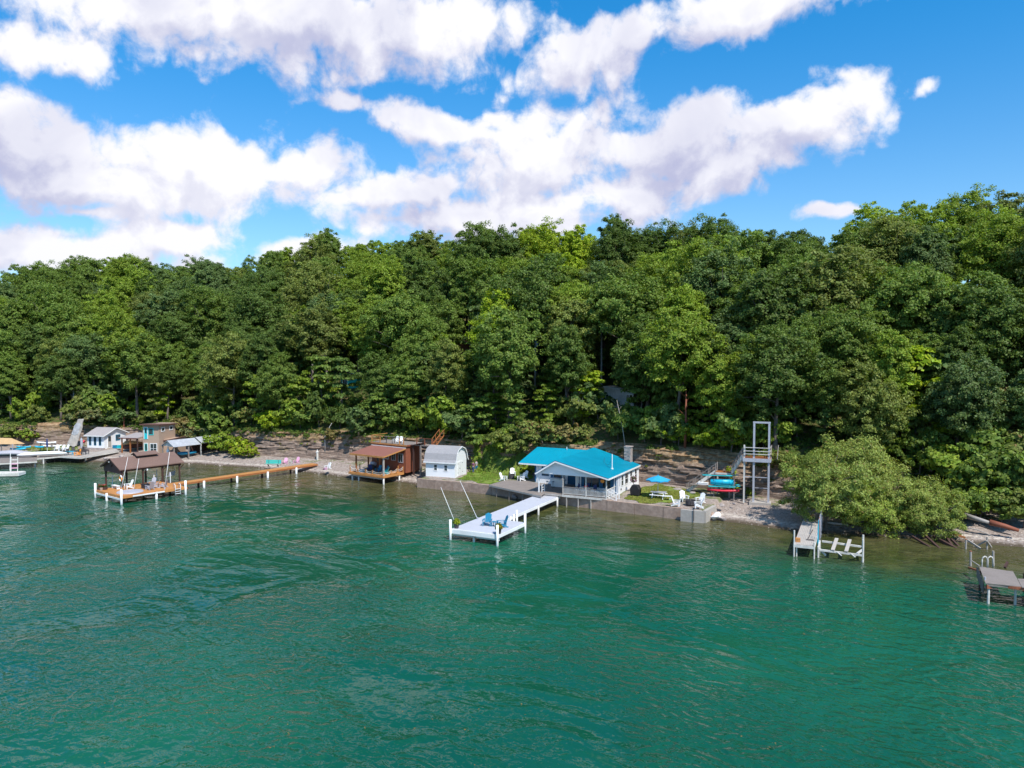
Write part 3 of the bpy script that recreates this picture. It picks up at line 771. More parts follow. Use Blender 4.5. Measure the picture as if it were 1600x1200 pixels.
# the three shore willows in front of the bank
wl = []
for k, (rad, hh) in enumerate([(4.3, 7.6), (4.8, 8.2), (4.0, 5.6)]):
    me, cc = crown_mesh('willow_crown', 800 + k, rad, hh, 260, 42000, .20, 'willow', 'willow')
    wl.append((me, trunk_mesh('willow_trunk', 820 + k, .7, cc, .16, 26), rad, hh))
for (px, py, k, s, zs, sx, col, lab) in [(1290, 822, 0, 1.0, 1.0, 1.05, (.25, .31, .07), 'pale willow bush hanging over the beach left of the narrow grey dock'),
                                 (1345, 800, 1, 1.02, 1.05, 1.1, (.265, .32, .068), 'tallest pale willow, behind the boat lift frame'),
                                 (1372, 826, 2, .9, .9, 1.0, (.265, .34, .058), 'low willow reaching down to the water behind the boat lift'),
                                 (1425, 822, 0, .92, .80, 1.1, (.265, .32, .07), 'willow bush in the middle of the right shore'),
                                 (1462, 832, 2, .85, .85, 1.0, (.25, .31, .068), 'rightmost willow bush beside the driftwood')]:
    me, tr, rad, hh = wl[k]; p = at(px, py, .5) - Vector((0, 0, .9))
    o = thing('willow', lab, 'willow', p, random.random() * 6, 'willows on the right shore'); o.scale = (s * sx * .96, s * sx * .96, s * zs * 1.13)
    c = add_obj('crown', me, o); c.location = (0, 0, .3); c.color = (*col, 1); add_obj('trunk', tr, o)


def ground_cover():
    """loose leafy cover on the cliff edge and slope; nobody could count its plants"""
    r = rng
    def clumps(n, u0, u1, d0, d1, rad, per, leaf, name, col, mat, keep=None, dens=1.0):
        u = r.uniform(u0, u1, n); d = d0 + (d1 - d0) * r.random(n) ** 1.3; v = cliff_v(u) + d
        k = fbm(u * .13, v * .3, 3, 77) > (1 - dens) * .9; u, v = u[k], v[k]
        z = ground(u, v); cen = np.stack([O.x + u * T.x + v * N.x, O.y + u * T.y + v * N.y, z], -1)
        cen = cen[cen[:, 1] > 40]
        i = np.repeat(np.arange(len(cen)), per); rr = r.uniform(.5, 1.2, len(cen)) * rad
        dd = unit(len(i), r); dd[:, 2] = np.abs(dd[:, 2]) * .9
        pos = cen[i] + dd * (rr[i] * r.random(len(i)) ** .4)[:, None]
        nor = dd * .6 + np.array([0, -.25, .7]) + r.normal(size=pos.shape) * .4; nor /= np.linalg.norm(nor, axis=1, keepdims=True)
        V, F = leaf_quads(pos, nor, leaf * r.uniform(.6, 1.4, len(i)))
        o = tag(add_obj(name, fast_mesh(name, V, F), None, M[mat]), kind='stuff'); o.color = (*col, 1)
        o['label'] = {'undergrowth': 'leafy undergrowth along the cliff edge', 'dry_scrub': 'dry scrub and vines over the cliff face', 'forest_floor_plants': 'low plants under the trees'}[name]
    clumps(3600, -125, 66, .9, 12, .62, 42, .25, 'undergrowth', (.085, .135, .022), 'leaf', None, .62)
    clumps(1500, -125, 66, .5, 4.2, .36, 34, .19, 'dry_scrub', (.15, .165, .035), 'scrub', None, .6)
    clumps(2600, -190, 74, 8, 40, .9, 30, .32, 'forest_floor_plants', (.065, .110, .020), 'leaf', None, .8)
ground_cover()


def hanging(px, py0, py1, w, tone, label):
    """creepers hanging down the cliff face"""
    r = rng; V = []; cen = []
    n = int((py1 - py0) * 26)
    a = hit(px, py1); b = hit(px, py0)
    t = r.random(n); wd = w / FPX * a.length * (.35 + .65 * t)
    x = r.normal(size=n) * wd * .5
    base = np.array(a)[None] * t[:, None] + np.array(b)[None] * (1 - t)[:, None]
    pos = base + np.outer(x, np.array([T.x, T.y, 0])) + np.outer(-.45 - .35 * r.random(n), np.array([N.x, N.y, 0]))
    nor = -np.array([[N.x, N.y, -.5]]) + r.normal(size=(n, 3)) * .5; nor /= np.linalg.norm(nor, axis=1, keepdims=True)
    V, F = leaf_quads(pos - np.array(a), nor, .22 * r.uniform(.6, 1.3, n))
    o = add_obj('creeper', fast_mesh('creeper', V, F), None, M['leaf']); o.location = a; o.color = (*TONES[tone][0], 1)
    tag(o, label, 'creeper', 'creepers on the cliff')
hanging(748, 688, 738, 10, 'fresh', 'long creeper hanging down the cliff right of the gambrel shed')
hanging(776, 690, 736, 13, 'mid', 'creeper hanging behind the lawn fire pit')
hanging(806, 690, 728, 16, 'olive', 'creeper hanging by the left tip of the teal roof')
hanging(1148, 730, 762, 6, 'lime', 'creeper hanging under the stair landing')
hanging(590, 665, 690, 12, 'fresh', 'creeper over the back of the upper deck')

# ------------------------------------------------------------------ seawalls, rocks, lawn, beach details
def seawall():
    top = [W(u, float(shore_v(u)) - .05, 0) for u in (-17.0, -14.2, -11.4, -8.4, -5.4, -2.4, .8, 4.0, 7.6, 11.2, 14.6, 18.0, 20.6)]
    o = thing('seawall', 'long weathered concrete seawall under the lawns and the cottage porch', 'seawall', top[0])
    base = Vector(top[0])
    def panel(a, b, name, mat, h=1.34, th=.42, green=True, j=0.):
        a = a - base; b = b - base; d = (b - a).normalized(); n = Vector((-d.y, d.x, 0)); a = a + d * .02; b = b - d * .02
        m = MB(); P = [a - n * j, b - n * j, b + n * th, a + n * th]
        m.poly([Vector((p.x, p.y, z)) for z in (-1.2, h) for p in P], [(3, 2, 1, 0), (4, 5, 6, 7), (0, 1, 5, 4), (1, 2, 6, 5), (2, 3, 7, 6), (3, 0, 4, 7)])
        return m.build(name, mat, o)
    for i in range(len(top) - 1): panel(top[i], top[i + 1], 'wall_panel', 'concrete', 1.22 + .025 * (i % 3), .42, j=.03 * (i % 2))
    q = thing('seawall', 'pale concrete seawall corner in front of the white chairs and round fire pit', 'seawall', at(1066, 795, 1.3)); base2 = q.location.copy(); base2.z = 0; q.location = base2
    pts = [at(1064, 795, 1.35), at(1084, 797, 1.35), at(1101, 798, 1.35), at(1118, 789, 1.35)]
    for a, b in zip(pts[:-1], pts[1:]):
        a = Vector((a.x, a.y, 0)) - base2; b = Vector((b.x, b.y, 0)) - base2; d = (b - a).normalized(); n = Vector((-d.y, d.x, 0)); b = b - d * .02
        P = [a - n * .12, b - n * .12, b + n * .3, a + n * .3]
        MB().poly([Vector((p.x, p.y, z)) for z in (-1.2, 1.30) for p in P], [(3, 2, 1, 0), (4, 5, 6, 7), (0, 1, 5, 4), (1, 2, 6, 5), (2, 3, 7, 6), (3, 0, 4, 7)]).build('wall_panel', 'concrete_pale', q)
    MB().tube([(at(1084, 797, 1.35) - base2).xy.to_3d() + Vector((-.05, -.22, z)) for z in (.2, 1.6)], .04, 6).build('fender_post', 'charcoal', q)
seawall()


def rock_mesh(seed, sx, sy, sz):
    bm = bmesh.new(); bmesh.ops.create_icosphere(bm, subdivisions=2, radius=1); r = random.Random(seed)
    ds = [(Vector((r.gauss(0, 1), r.gauss(0, 1), r.gauss(0, 1))).normalized(), r.uniform(.55, .85)) for _ in range(9)]
    for v in bm.verts:
        for d, k in ds:
            t = v.co.dot(d)
            if t > k: v.co -= d * (t - k)
        v.co.x *= sx; v.co.y *= sy; v.co.z *= sz
    me = bpy.data.meshes.new('rock'); bm.to_mesh(me); bm.free(); return me
def rock(p, sx, sy, sz, seed, label, mat='stone', name='boulder', group=None):
    me = rock_mesh(seed, sx, sy, sz); o = add_obj(name, me, None, M[mat]); o.location = p; o.rotation_euler = (0, 0, seed * 1.7)
    return tag(o, label, 'boulder', group)
rock(at(1110, 808, .2), 1.0, .7, .8, 3, 'big rounded pale boulder at the end of the seawall corner', 'concrete')
rock(at(1119, 806, .5), .75, .5, .45, 4, 'white boulder right beside the big rounded one', 'white')
rock(at(1127, 810, .2), .8, .5, .3, 5, 'flat stone at the water right of the white boulder')
rock(at(1104, 803, .6), .5, .5, .5, 15, 'small stone wedged behind the seawall corner')
rock(at(1128, 789, 1.15), .45, .35, .22, 6, 'flat pink stone on the shingle below the lift tower')
rock(at(1147, 787, 1.15), .3, .2, .15, 16, 'small stone on the shingle left of the lift tower')
rock(at(1060, 765, 1.3), .9, .5, .2, 7, 'flat stone step at the foot of the cliff stairs')
rock(at(1082, 770, 1.3), .45, .4, .25, 8, 'rough stone right of the stair foot')
rock(at(148, 712, .7), .5, .35, .25, 9, 'pale stone on the shingle below the white cottage')
rock(at(190, 713, .7), .6, .4, .3, 10, 'tan stone on the shingle in front of the carport')
rock(at(165, 716, .5), .5, .3, .2, 17, 'low stone close to the water below the white cottage')
rock(at(805, 776, .1), 1.6, .5, .45, 12, 'mossy ledge of stone under the grey side deck')
rock(at(785, 772, .1), 1.3, .5, .4, 18, 'mossy stone at the foot of the seawall left of the ledge')
def pebbles():
    r = rng; n = 7500; u = r.uniform(-100, 60, n); t = r.random(n) ** .8; s = shore_v(u); c = cliff_v(u)
    k = (u < WALL0) | (u > WALL1 + .5); u, t, s, c = u[k], t[k], s[k], c[k]; v = s - .6 + (c - s + .3) * t; z = ground(u, v)
    cen = np.stack([O.x + u * T.x + v * N.x, O.y + u * T.y + v * N.y, z + .01], -1); sz = .05 + .14 * r.random(len(u)) ** 4
    oc = np.array([(1, 0, 0), (0, 1, 0), (-1, 0, 0), (0, -1, 0), (0, 0, .7), (0, 0, -.7)]); f = np.array([(0, 1, 4), (1, 2, 4), (2, 3, 4), (3, 0, 4)])
    V = (cen[:, None] + oc[None] * sz[:, None, None] * r.uniform(.6, 1.3, (len(u), 6, 1))).reshape(-1, 3)
    F = (f[None] + np.arange(len(u))[:, None, None] * 6).reshape(-1, 3)
    o = tag(add_obj('pebbles', fast_mesh('pebbles', V, F), None, plain('pebble', (.36, .31, .28), .9, .3, 1.2)), kind='stuff'); o['label'] = 'loose stones on the shingle beach'
pebbles()


def lawn(name, corners, label, blades=26000, col=(.17, .27, .035)):
    P = [Vector((p.x, p.y)) for p in corners]
    c = sum(P, Vector((0, 0))) / len(P)
    m = MB(); pts = []
    n = 40
    for i in range(n):       # a soft, wavering outline
        t = i / n * len(P); a = P[int(t) % len(P)]; b = P[(int(t) + 1) % len(P)]; q = a.lerp(b, t - int(t)); r = 1 + .05 * math.sin(i * 2.1) + .04 * math.sin(i * 5.3)
        q = c + (q - c) * r; u, v = UV(q); pts.append(Vector((q.x, q.y, gz(u, v) + .035)))
    u, v = UV(c); cc = Vector((c.x, c.y, gz(u, v) + .07))
    m.poly([cc] + pts, [(0, i + 1, (i + 1) % n + 1) for i in range(n)])
    o = m.build(name, M['turf'], None, True); tag(o, label, kind='structure')
    r = rng; X = []
    while len(X) < blades:
        i = r.integers(0, n, 4000); w = r.random((4000, 2)); w = np.where(w.sum(1, keepdims=True) > 1, 1 - w, w)
        A = np.array(cc)[None]; B = np.array(pts)[i]; D = np.array(pts)[(i + 1) % n]
        p = A + (B - A) * w[:, :1] + (D - A) * w[:, 1:]; k = fbm(p[:, 0] * .6, p[:, 1] * .6, 3, 8) > .34; X += list(p[k])
    X = np.array(X[:blades]); nor = r.normal(size=X.shape) * .7 + np.array([0, -.4, .5]); nor /= np.linalg.norm(nor, axis=1, keepdims=True)
    V, F = leaf_quads(X + np.array([0, 0, .03]), nor, .13 * r.uniform(.6, 1.5, len(X)), .6)
    g = tag(add_obj('grass', fast_mesh('grass', V, F), None, M['grass']), kind='stuff'); g.color = (*col, 1); g['label'] = 'grass of the lawn'
M['turf'] = plain('turf', (.15, .21, .04), .95, .35, 1.6, .6, None, 0, .1, (.30, .23, .10))
lawn('lawn', [at(716, 748, 1.3), at(765, 756, 1.3), at(800, 752, 1.3), at(832, 748, 1.3), at(826, 735, 1.3), at(780, 733, 1.3), at(748, 731, 1.3)], 'bright lawn between the gambrel shed and the cottage')
lawn('lawn', [at(975, 778, 1.3), at(1010, 786, 1.3), at(1046, 785, 1.3), at(1090, 777, 1.3), at(1105, 774, 1.3), at(1066, 764, 1.3), at(1030, 758, 1.3), at(1000, 762, 1.3)], 'dry lawn around the blue umbrella', 24000, (.24, .27, .05))
lawn('lawn', [at(24, 704, 1.0), at(60, 703, 1.0), at(95, 703, 1.1), at(130, 701, 1.2), at(120, 694, 1.2), at(60, 697, 1.1), at(20, 699, 1.0)], 'narrow strip of grass beside the far left kayaks', 7000, (.20, .25, .045))


# ------------------------------------------------------------------ garden things
def adirondack(mat, label, p, rot, group, s=1.0):
    """wide slatted chair; it faces local -y"""
    o = thing('adirondack_chair', label, 'chair', p, rot, group); o.scale = (s, s, s)
    MB().slab([(-.27, -.30, .38), (.27, -.30, .38), (.27, .26, .24), (-.27, .26, .24)], .03).build('seat', mat, o)
    hs = [.94, 1.01, 1.04, 1.01, .94]
    for i in range(5):
        x = -.26 + i * .107; h = hs[i]; t = (h - .26) / .78
        m = MB(); m.poly([(x, .24, .26), (x + .095, .24, .26), (x + .105 + .01 * (i - 2), .24 + .30 * t, h), (x - .01 + .01 * (i - 2), .24 + .30 * t, h),
                          (x, .27, .27), (x + .095, .27, .27), (x + .105 + .01 * (i - 2), .27 + .30 * t, h), (x - .01 + .01 * (i - 2), .27 + .30 * t, h)],
                         [(0, 1, 2, 3), (7, 6, 5, 4), (0, 4, 5, 1), (1, 5, 6, 2), (2, 6, 7, 3), (3, 7, 4, 0)]).build('back_slat', mat, o)
    for sx in (-1, 1):
        MB().slab([(sx * .34 - .07, -.40, .56), (sx * .34 + .07, -.40, .56), (sx * .34 + .05, .36, .56), (sx * .34 - .05, .36, .56)], .03).build('armrest', mat, o)
        MB().box(sx * .33 - .03, sx * .33 + .03, -.34, -.24, 0, .53).build('leg', mat, o)
        MB().bar((sx * .29, -.30, .32), (sx * .29, .52, .03), .04, .10).build('leg', mat, o)
        MB().bar((sx * .33, .30, .53), (sx * .31, .30, .16), .05).build('arm_brace', mat, o)
    return o
def fire_pit(p, label, r=.55, mat='charcoal', h=.5):
    o = thing('fire_pit', label, 'fire pit', p)
    m = MB(); n = 14
    for k in range(n):
        a = 2 * math.pi * k / n; b = 2 * math.pi * (k + .9) / n
        m.poly([(q * math.cos(t), q * math.sin(t), z) for z in (0, h) for q, t in ((r, a), (r, b), (r - .1, b), (r - .1, a))],
               [(3, 2, 1, 0), (4, 5, 6, 7), (0, 1, 5, 4), (1, 2, 6, 5), (2, 3, 7, 6), (3, 0, 4, 7)])
    m.build('ring', mat, o); MB().tube([(0, 0, .02), (0, 0, h * .7)], r - .12, 14).build('ash_bed', 'black', o)
    return o
def table(name, label, p, rot, w, d, h, mat, cat='table', group=None):
    o = thing(name, label, cat, p, rot, group); n = 4
    for i in range(n): MB().box(-w / 2, w / 2, -d / 2 + i * d / n, -d / 2 + (i + .92) * d / n, h - .04, h).build('table_slat', mat, o)
    for sx in (-1, 1):
        for sy in (-1, 1): MB().box(sx * (w / 2 - .06) - .03, sx * (w / 2 - .06) + .03, sy * (d / 2 - .06) - .03, sy * (d / 2 - .06) + .03, 0, h - .04).build('leg', mat, o)
    return o
def loft(name, st, mat, parent=None, n=12):
    """hull from stations (x, half width, z keel, z gunwale)"""
    V = []; F = []
    for (x, w, zk, zg) in st:
        for k in range(n):
            a = 2 * math.pi * k / n; c, s = math.cos(a), math.sin(a)
            V.append((x, w * c * (1 if s > 0 else .9), (zk + zg) / 2 + (zg - zk) / 2 * (s if s > 0 else s)))
    for i in range(len(st) - 1):
        for k in range(n): F.append((i * n + k, i * n + (k + 1) % n, (i + 1) * n + (k + 1) % n, (i + 1) * n + k))
    F += [tuple(range(n)), tuple(range((len(st) - 1) * n, len(st) * n))]
    m = MB(); m.V = V; m.F = F; return m.build(name, mat, parent, True)
def kayak(label, p, rot, L, mat, group, tilt=0., w=.37, cockpit=True):
    o = thing('kayak', label, 'kayak', p, rot, group); o.rotation_euler = (tilt, 0, rot)
    xs = [-.5, -.46, -.36, -.2, 0, .2, .36, .46, .5]; ws = [.03, .25, .62, .93, 1, .93, .62, .25, .03]
    loft('hull', [(L * x, w * q, .12 * abs(x * 2) ** 3, .30 + .10 * abs(x * 2) ** 3) for x, q in zip(xs, ws)], mat, o)
    if cockpit:
        MB().tube([(0, 0, .285), (0, 0, .33)], w * .62, 14).build('cockpit', 'black', o).scale = (1.5, 1, 1)
    return o
def paddle_board(label, p, rot, L, mat, group, w=.40):
    o = thing('paddle_board', label, 'paddle board', p, rot, group)
    xs = [-.5, -.47, -.4, -.2, .1, .3, .44, .5]; ws = [.45, .72, .9, 1, 1, .85, .45, .05]
    loft('board', [(L * x, w * q, 0 + (.10 if x > .4 else 0), .13 + (.10 if x > .4 else 0)) for x, q in zip(xs, ws)], mat, o, 10)
    MB().box(-L * .25, L * .15, -w * .6, w * .6, .128, .137).build('deck_pad', 'charcoal', o); return o
def planter(label, p, mat, leaf, s=1., flower=None):
    o = thing('planter', label, 'planter', p, 0, 'planters on the docks')
    MB().tube([(0, 0, 0), (0, 0, .42 * s)], [.17 * s, .24 * s], 12).build('pot', mat, o)
    r = np.random.default_rng(int(p.x * 10) % 1000 + 5); n = 420; d = unit(n, r); d[:, 2] = np.abs(d[:, 2]); c = d * (.33 * s * r.random(n) ** .4)[:, None] * np.array([1, 1, 1.35]) + np.array([0, 0, .42 * s])
    nn = d + r.normal(size=(n, 3)) * .4; nn /= np.linalg.norm(nn, axis=1, keepdims=True)
    V, F = leaf_quads(c, nn, .13 * s * r.uniform(.7, 1.4, n)); f = add_obj('foliage', fast_mesh('foliage', V, F), o, M['leaf']); f.color = (*leaf, 1)
    if flower:
        k = r.choice(n, 90); V, F = leaf_quads(c[k] * 1.08, nn[k], .12 * s * np.ones(90)); add_obj('flowers', fast_mesh('flowers', V, F), o, M[flower])
    return o
def umbrella_pole(label, p, r, h, mat, closed=False):
    o = thing('parasol', label, 'umbrella', p, 0)
    MB().tube([(0, 0, 0), (0, 0, h)], .03, 8).build('pole', 'white_plastic', o)
    if closed: MB().tube([(0, 0, h - 1.5), (0, 0, h - 1.0), (0, 0, h - .1), (0, 0, h + .05)], [.10, .17, .10, .02], 10).build('canopy', mat, o); return o
    n = 8; V = []
    for k in range(n): V.append((r * math.cos(2 * math.pi * k / n), r * math.sin(2 * math.pi * k / n), h - .52))
    for k in range(n):
        a0, a1 = V[k], V[(k + 1) % n]; c = ((a0[0] + a1[0]) / 2 * .93, (a0[1] + a1[1]) / 2 * .93, a0[2] + .04)
        MB().poly([(0, 0, h), a0, c, a1, (0, 0, h - .02), (a0[0], a0[1], a0[2] - .12), (c[0], c[1], c[2] - .12), (a1[0], a1[1], a1[2] - .12)],
                  [(0, 1, 2, 3), (1, 5, 6, 2), (2, 6, 7, 3)]).build('canopy_panel', mat, o)
        MB().bar((0, 0, h - .06), (a0[0], a0[1], a0[2] - .03), .025).build('rib', 'charcoal', o)
    MB().tube([(0, 0, h), (0, 0, h + .1)], .04, 6).build('finial', mat, o)
    return o
def person(p, rot, label, shirt, legs, hair, h=1.7, pose=0, bare=False):
    o = thing('person', label, 'person', p, rot); k = h / 1.7
    def skin(name, verts, edges, rad, mat, lv=1):
        me = bpy.data.meshes.new(name); me.from_pydata([tuple(c * k for c in v) for v in verts], edges, []); ob = add_obj(name, me, o, M[mat])
        md = ob.modifiers.new('skin', 'SKIN'); md.use_smooth_shade = True
        for i, rr in enumerate(rad): me.skin_vertices[0].data[i].radius = (rr[0] * k, rr[1] * k) if isinstance(rr, tuple) else (rr * k, rr * k)
        me.skin_vertices[0].data[0].use_root = True
        ob.modifiers.new('sub', 'SUBSURF').levels = lv; ob.modifiers['sub'].render_levels = lv; return ob
    a = .10 * pose
    B = [(0, 0, .93), (0, .01, 1.12), (0, 0, 1.34), (0, 0, 1.45), (0, -.01, 1.52), (0, -.015, 1.62), (0, -.01, 1.70),
         (.10, 0, .88), (.11, -.02 - a, .48), (.11, .02, .08), (.12, -.12, .03), (-.10, 0, .88), (-.12, .02 + a, .48), (-.12, .05 + a, .08), (-.13, -.09 + a, .03),
         (.17, 0, 1.40), (.24, -.02, 1.14), (.22, -.18, .98), (.21, -.26, .95), (-.17, 0, 1.40), (-.25, .03, 1.14), (-.26, -.03, .90), (-.26, -.05, .81)]
    E = [(0, 1), (1, 2), (2, 3), (3, 4), (4, 5), (5, 6), (0, 7), (7, 8), (8, 9), (9, 10), (0, 11), (11, 12), (12, 13), (13, 14), (2, 15), (15, 16), (16, 17), (17, 18), (2, 19), (19, 20), (20, 21), (21, 22)]
    Rr = [(.14, .11), (.125, .10), (.15, .10), .06, .055, .095, .075, .09, .062, .042, .04, .09, .062, .042, .04, .055, .042, .034, .036, .055, .042, .034, .036]
    skin('body', B, E, Rr, 'skin', 2)
    for s, (x, y, z) in ((1, B[18]), (-1, B[22])):          # fingers, slightly curled
        for f in range(4): MB().tube([(x * k + (f - 1.5) * .018, y * k, z * k), (x * k + (f - 1.5) * .02, (y - .03) * k, (z - .05 - .01 * (f == 1)) * k), (x * k + (f - 1.5) * .02, (y - .045) * k, (z - .075) * k)], [.009, .008, .007], 5).build('finger', 'skin', o)
        MB().tube([(x * k - s * .03, y * k, z * k), (x * k - s * .05, (y - .03) * k, (z - .03) * k)], [.010, .008], 5).build('thumb', 'skin', o)
    skin('shirt', [B[0], B[1], B[2], (0, 0, 1.43), (.17, 0, 1.40), (.235, -.015, 1.2), (-.17, 0, 1.40), (-.245, .025, 1.2)], [(0, 1), (1, 2), (2, 3), (2, 4), (4, 5), (2, 6), (6, 7)], [(.165, .125), (.15, .12), (.17, .115), .075, .075, .065, .075, .065], shirt)
    lk = 1 if bare else 0
    L = [(0, 0, .96), (.10, 0, .86), (.11, -.02 - a, .50), (.11, .02, .12 if not bare else .44), (-.10, 0, .86), (-.12, .02 + a, .50), (-.12, .05 + a, .12 if not bare else .44)]
    skin('shorts' if bare else 'trousers', L, [(0, 1), (1, 2), (2, 3), (0, 4), (4, 5), (5, 6)], [(.155, .12), .105, .078, .058, .105, .078, .058], legs)
    MB().tube([(0, .02, 1.60 * k), (0, .025, 1.68 * k), (0, .01, 1.745 * k)], [.085, .10, .05], 10).build('hair', hair, o, True)
    for s in (-1, 1): MB().box(s * .035 - .012, s * .035 + .012, -.118, -.105, 1.625 * k, 1.64 * k).build('eye', 'black', o)
    MB().poly([(0, -.135, 1.60 * k), (.015, -.105, 1.59 * k), (-.015, -.105, 1.59 * k), (0, -.105, 1.635 * k)], [(0, 1, 3), (0, 3, 2), (0, 2, 1)]).build('nose', 'skin', o)
    MB().box(-.022, .022, -.110, -.102, 1.565 * k, 1.572 * k).build('mouth', 'barn_red', o)
    return o


# ------------------------------------------------------------------ teal-roofed cottage
def cottage():
    p = at(947, 779, 1.4); rot = R(-27)
    o = thing('lake_cottage', 'white lakeside cottage with a bright teal metal roof and gabled porch', 'cottage', (p.x, p.y, 0), rot)
    E = 3.85; F0 = 1.4
    # walls
    wt = 'white_siding'
    MB().box(-5.2, .2, 3.3, 11.9, 1.1, E - .06).build('wall', wt, o)
    MB().box(-12.4, -5.22, 6.8, 13.2, 1.1, E - .02).build('wall', wt, o)
    MB().prism([(-8.6, E - .06), (.1, E - .06), (-6.3, 5.36)], -.02, .12).build('gable_wall', wt, o)
    MB().prism([(-5.2, E - .06), (.1, E - .06), (-5.2, 5.0)], 11.5, 11.9).build('gable_wall', wt, o)
    MB().box(-8.6, .15, .0, 3.28, E - .11, E - .07).build('porch_ceiling', 'white', o)
    MB().box(-8.45, -5.25, 3.3, 6.78, E - .1, E - .06).build('porch_ceiling', 'white', o)
    # roofs
    A, B, Z = -8.95, .45, 5.5
    rf = MB(); rf.slab([(A, -.45, E), (-6.3, -.45, Z), (-6.3, 12.6, Z + .12), (A, 12.6, E)], .10); m1 = rf.build('roof', 'teal_roof', o)
    rr = MB().slab([(-6.3, -.45, Z), (B, -.45, E), (B, 11.7, E), (-6.3, 12.6, Z + .12)], .10).build('roof', 'teal_roof', o)
    MB().slab([(-14.5, 6.2, E), (-8.96, 6.2, E), (-6.32, 6.2, E + .003), (-6.32, 10.8, Z - .04), (-13.9, 10.8, Z - .04)], .10).build('roof', 'teal_roof', o)
    MB().slab([(-13.9, 10.8, Z - .04), (-6.32, 10.8, Z - .04), (-6.32, 15.2, E), (-14.5, 15.2, E)], .10).build('roof', 'teal_roof', o)
    ribs = MB()
    for k in range(1, 27):
        y = -.45 + k * .46; ribs.bar((-6.28, y, Z + .012 + .11 * k / 27), (B, y, E + .012), .03, .03)
    tag(ribs.build('roof_seams', 'teal_roof', o), kind='stuff')
    ribs = MB()
    for k in range(1, 12):
        x = -14.3 + k * .46; ribs.bar((x, 6.2, E + .012), (x + .25 * (1 - k / 12), 10.78, Z - .028), .03, .03)
    tag(ribs.build('roof_seams', 'teal_roof', o), kind='stuff')
    # white fascias with a dark drip edge
    def fascia(a, b, w=.2, name='fascia', mat='white', t=.05):
        a = Vector(a); b = Vector(b); MB().bar(a, b, t, w).build(name, mat, o)
    fascia((A, -.49, E - .13), (-6.3, -.49, Z - .13)); fascia((-6.3, -.49, Z - .13), (B, -.49, E - .13)); fascia((B + .03, -.5, E - .13), (B + .03, 11.7, E - .13), .18)
    fascia((A, -.50, E - .0), (-6.3, -.50, Z + .0), .06, 'drip_edge', 'blue_trim'); fascia((-6.3, -.50, Z + .0), (B, -.50, E + .0), .06, 'drip_edge', 'blue_trim')
    fascia((-14.5, 6.16, E - .12), (-8.9, 6.16, E - .12), .18); fascia((-14.5, 6.17, E - .12), (-13.9, 10.8, Z - .16), .16)
    # front windows with blue surrounds and shutters
    f = front(3.3)
    window(o, f, -4.0, 2.05, 1.9, 1.25, 'teal_trim', 2); window(o, f, -1.65, 2.05, 1.0, 1.15, 'teal_trim', 1)
    for x in (-4.42, -1.98, -.56): MB(f).box(x, x + .36, 0, .06, 1.92, 3.42).build('shutter', 'blue_trim', o)
    MB(f).box(-.02, .12, 0, .05, 1.4, 3.7).build('corner_board', 'blue_trim', o)
    MB(f).box(-5.18, -4.75, 0, .05, 1.45, 3.72).build('wall_panel', 'white', o); MB(f).box(-4.72, -4.64, 0, .05, 1.45, 3.72).build('trim_board', 'blue_trim', o)
    MB(f).tube([(-4.55, .1, 3.35), (-4.55, .1, 3.55)], .07, 8).build('porch_light', 'white_plastic', o)
    # entry recess: blue door wall on its left side facing the porch
    f2 = front(6.8)
    window(o, f2, -11.3, 2.35, .85, 1.05, 'teal_trim', 2); window(o, f2, -9.6, 2.2, .95, 1.1, 'teal_trim', 1)
    for x in (-10.1, -8.5): MB(f2).box(x, x + .34, 0, .05, 2.05, 3.5).build('shutter', 'blue_trim', o)
    MB(f2).box(-12.38, -12.22, 0, .05, 1.4, 3.7).build('corner_board', 'blue_trim', o); MB(f2).box(-12.0, -11.92, 0, .06, 1.4, 3.7).build('downspout', 'white', o)
    door(o, f2, -7.6, 1.42, .9, 2.05, 'blue_trim', 'blue_trim', .5); MB(f2).box(-6.4, -5.3, 0, .05, 1.42, 3.7).build('wall_panel', 'blue_trim', o)
    MB().box(-5.26, -5.21, 3.35, 6.7, 1.42, 3.7).build('wall_panel', 'blue_trim', o)
    # side windows
    fs = side(.2)
    window(o, fs, 4.8, 2.15, .75, 1.25, 'white', 1, 2); window(o, fs, 6.2, 2.15, 1.15, 1.25, 'white', 1, 2); window(o, fs, 8.2, 2.15, .8, 1.25, 'white', 1, 2)
    window(o, fs, 10.1, 2.15, .8, 1.25, 'white', 1, 2)
    MB(fs).box(3.45, 3.55, 0, .04, 1.5, 3.7).build('trim_board', 'blue_trim', o); MB(fs).box(4.15, 4.4, 0, .03, 2.2, 3.4).build('vent_panel', 'galv', o)
    MB(fs).box(4.6, 4.8, 0, .08, 1.65, 1.85).build('hose_reel', 'charcoal', o)
    # porch floor, joists, posts and railing
    boards(o, -8.9, 0, 0, 3.28, F0, 'y', .14, .012, .06, 'grey_wood'); boards(o, -8.4, -5.24, 3.30, 6.78, F0, 'y', .14, .012, .06, 'grey_wood')
    MB().box(-5.55, .02, -.05, 0, 1.13, 1.38).build('rim_board', 'old_white', o); MB().box(.0, .06, 0, 3.2, 1.13, 1.38).build('rim_board', 'old_white', o); MB().box(-8.9, -5.56, -.05, 0, 1.16, 1.36).build('rim_board', 'pale_wood', o)
    for x in (-5.0, -3.5, -1.9, -.3): MB().box(x - .06, x + .06, -.02, .1, -.9, 1.13).build('pier_post', 'pale_wood', o)
    for x in (-5.5, -2.55, 0.0): MB().box(x - .06, x + .06, .02, .14, 1.4, E - .11).build('porch_post', 'old_white' if x > -5 else 'pale_wood', o)
    MB().box(-8.75, -8.62, .02, .15, -.2, E - .11).build('porch_post', 'white', o)
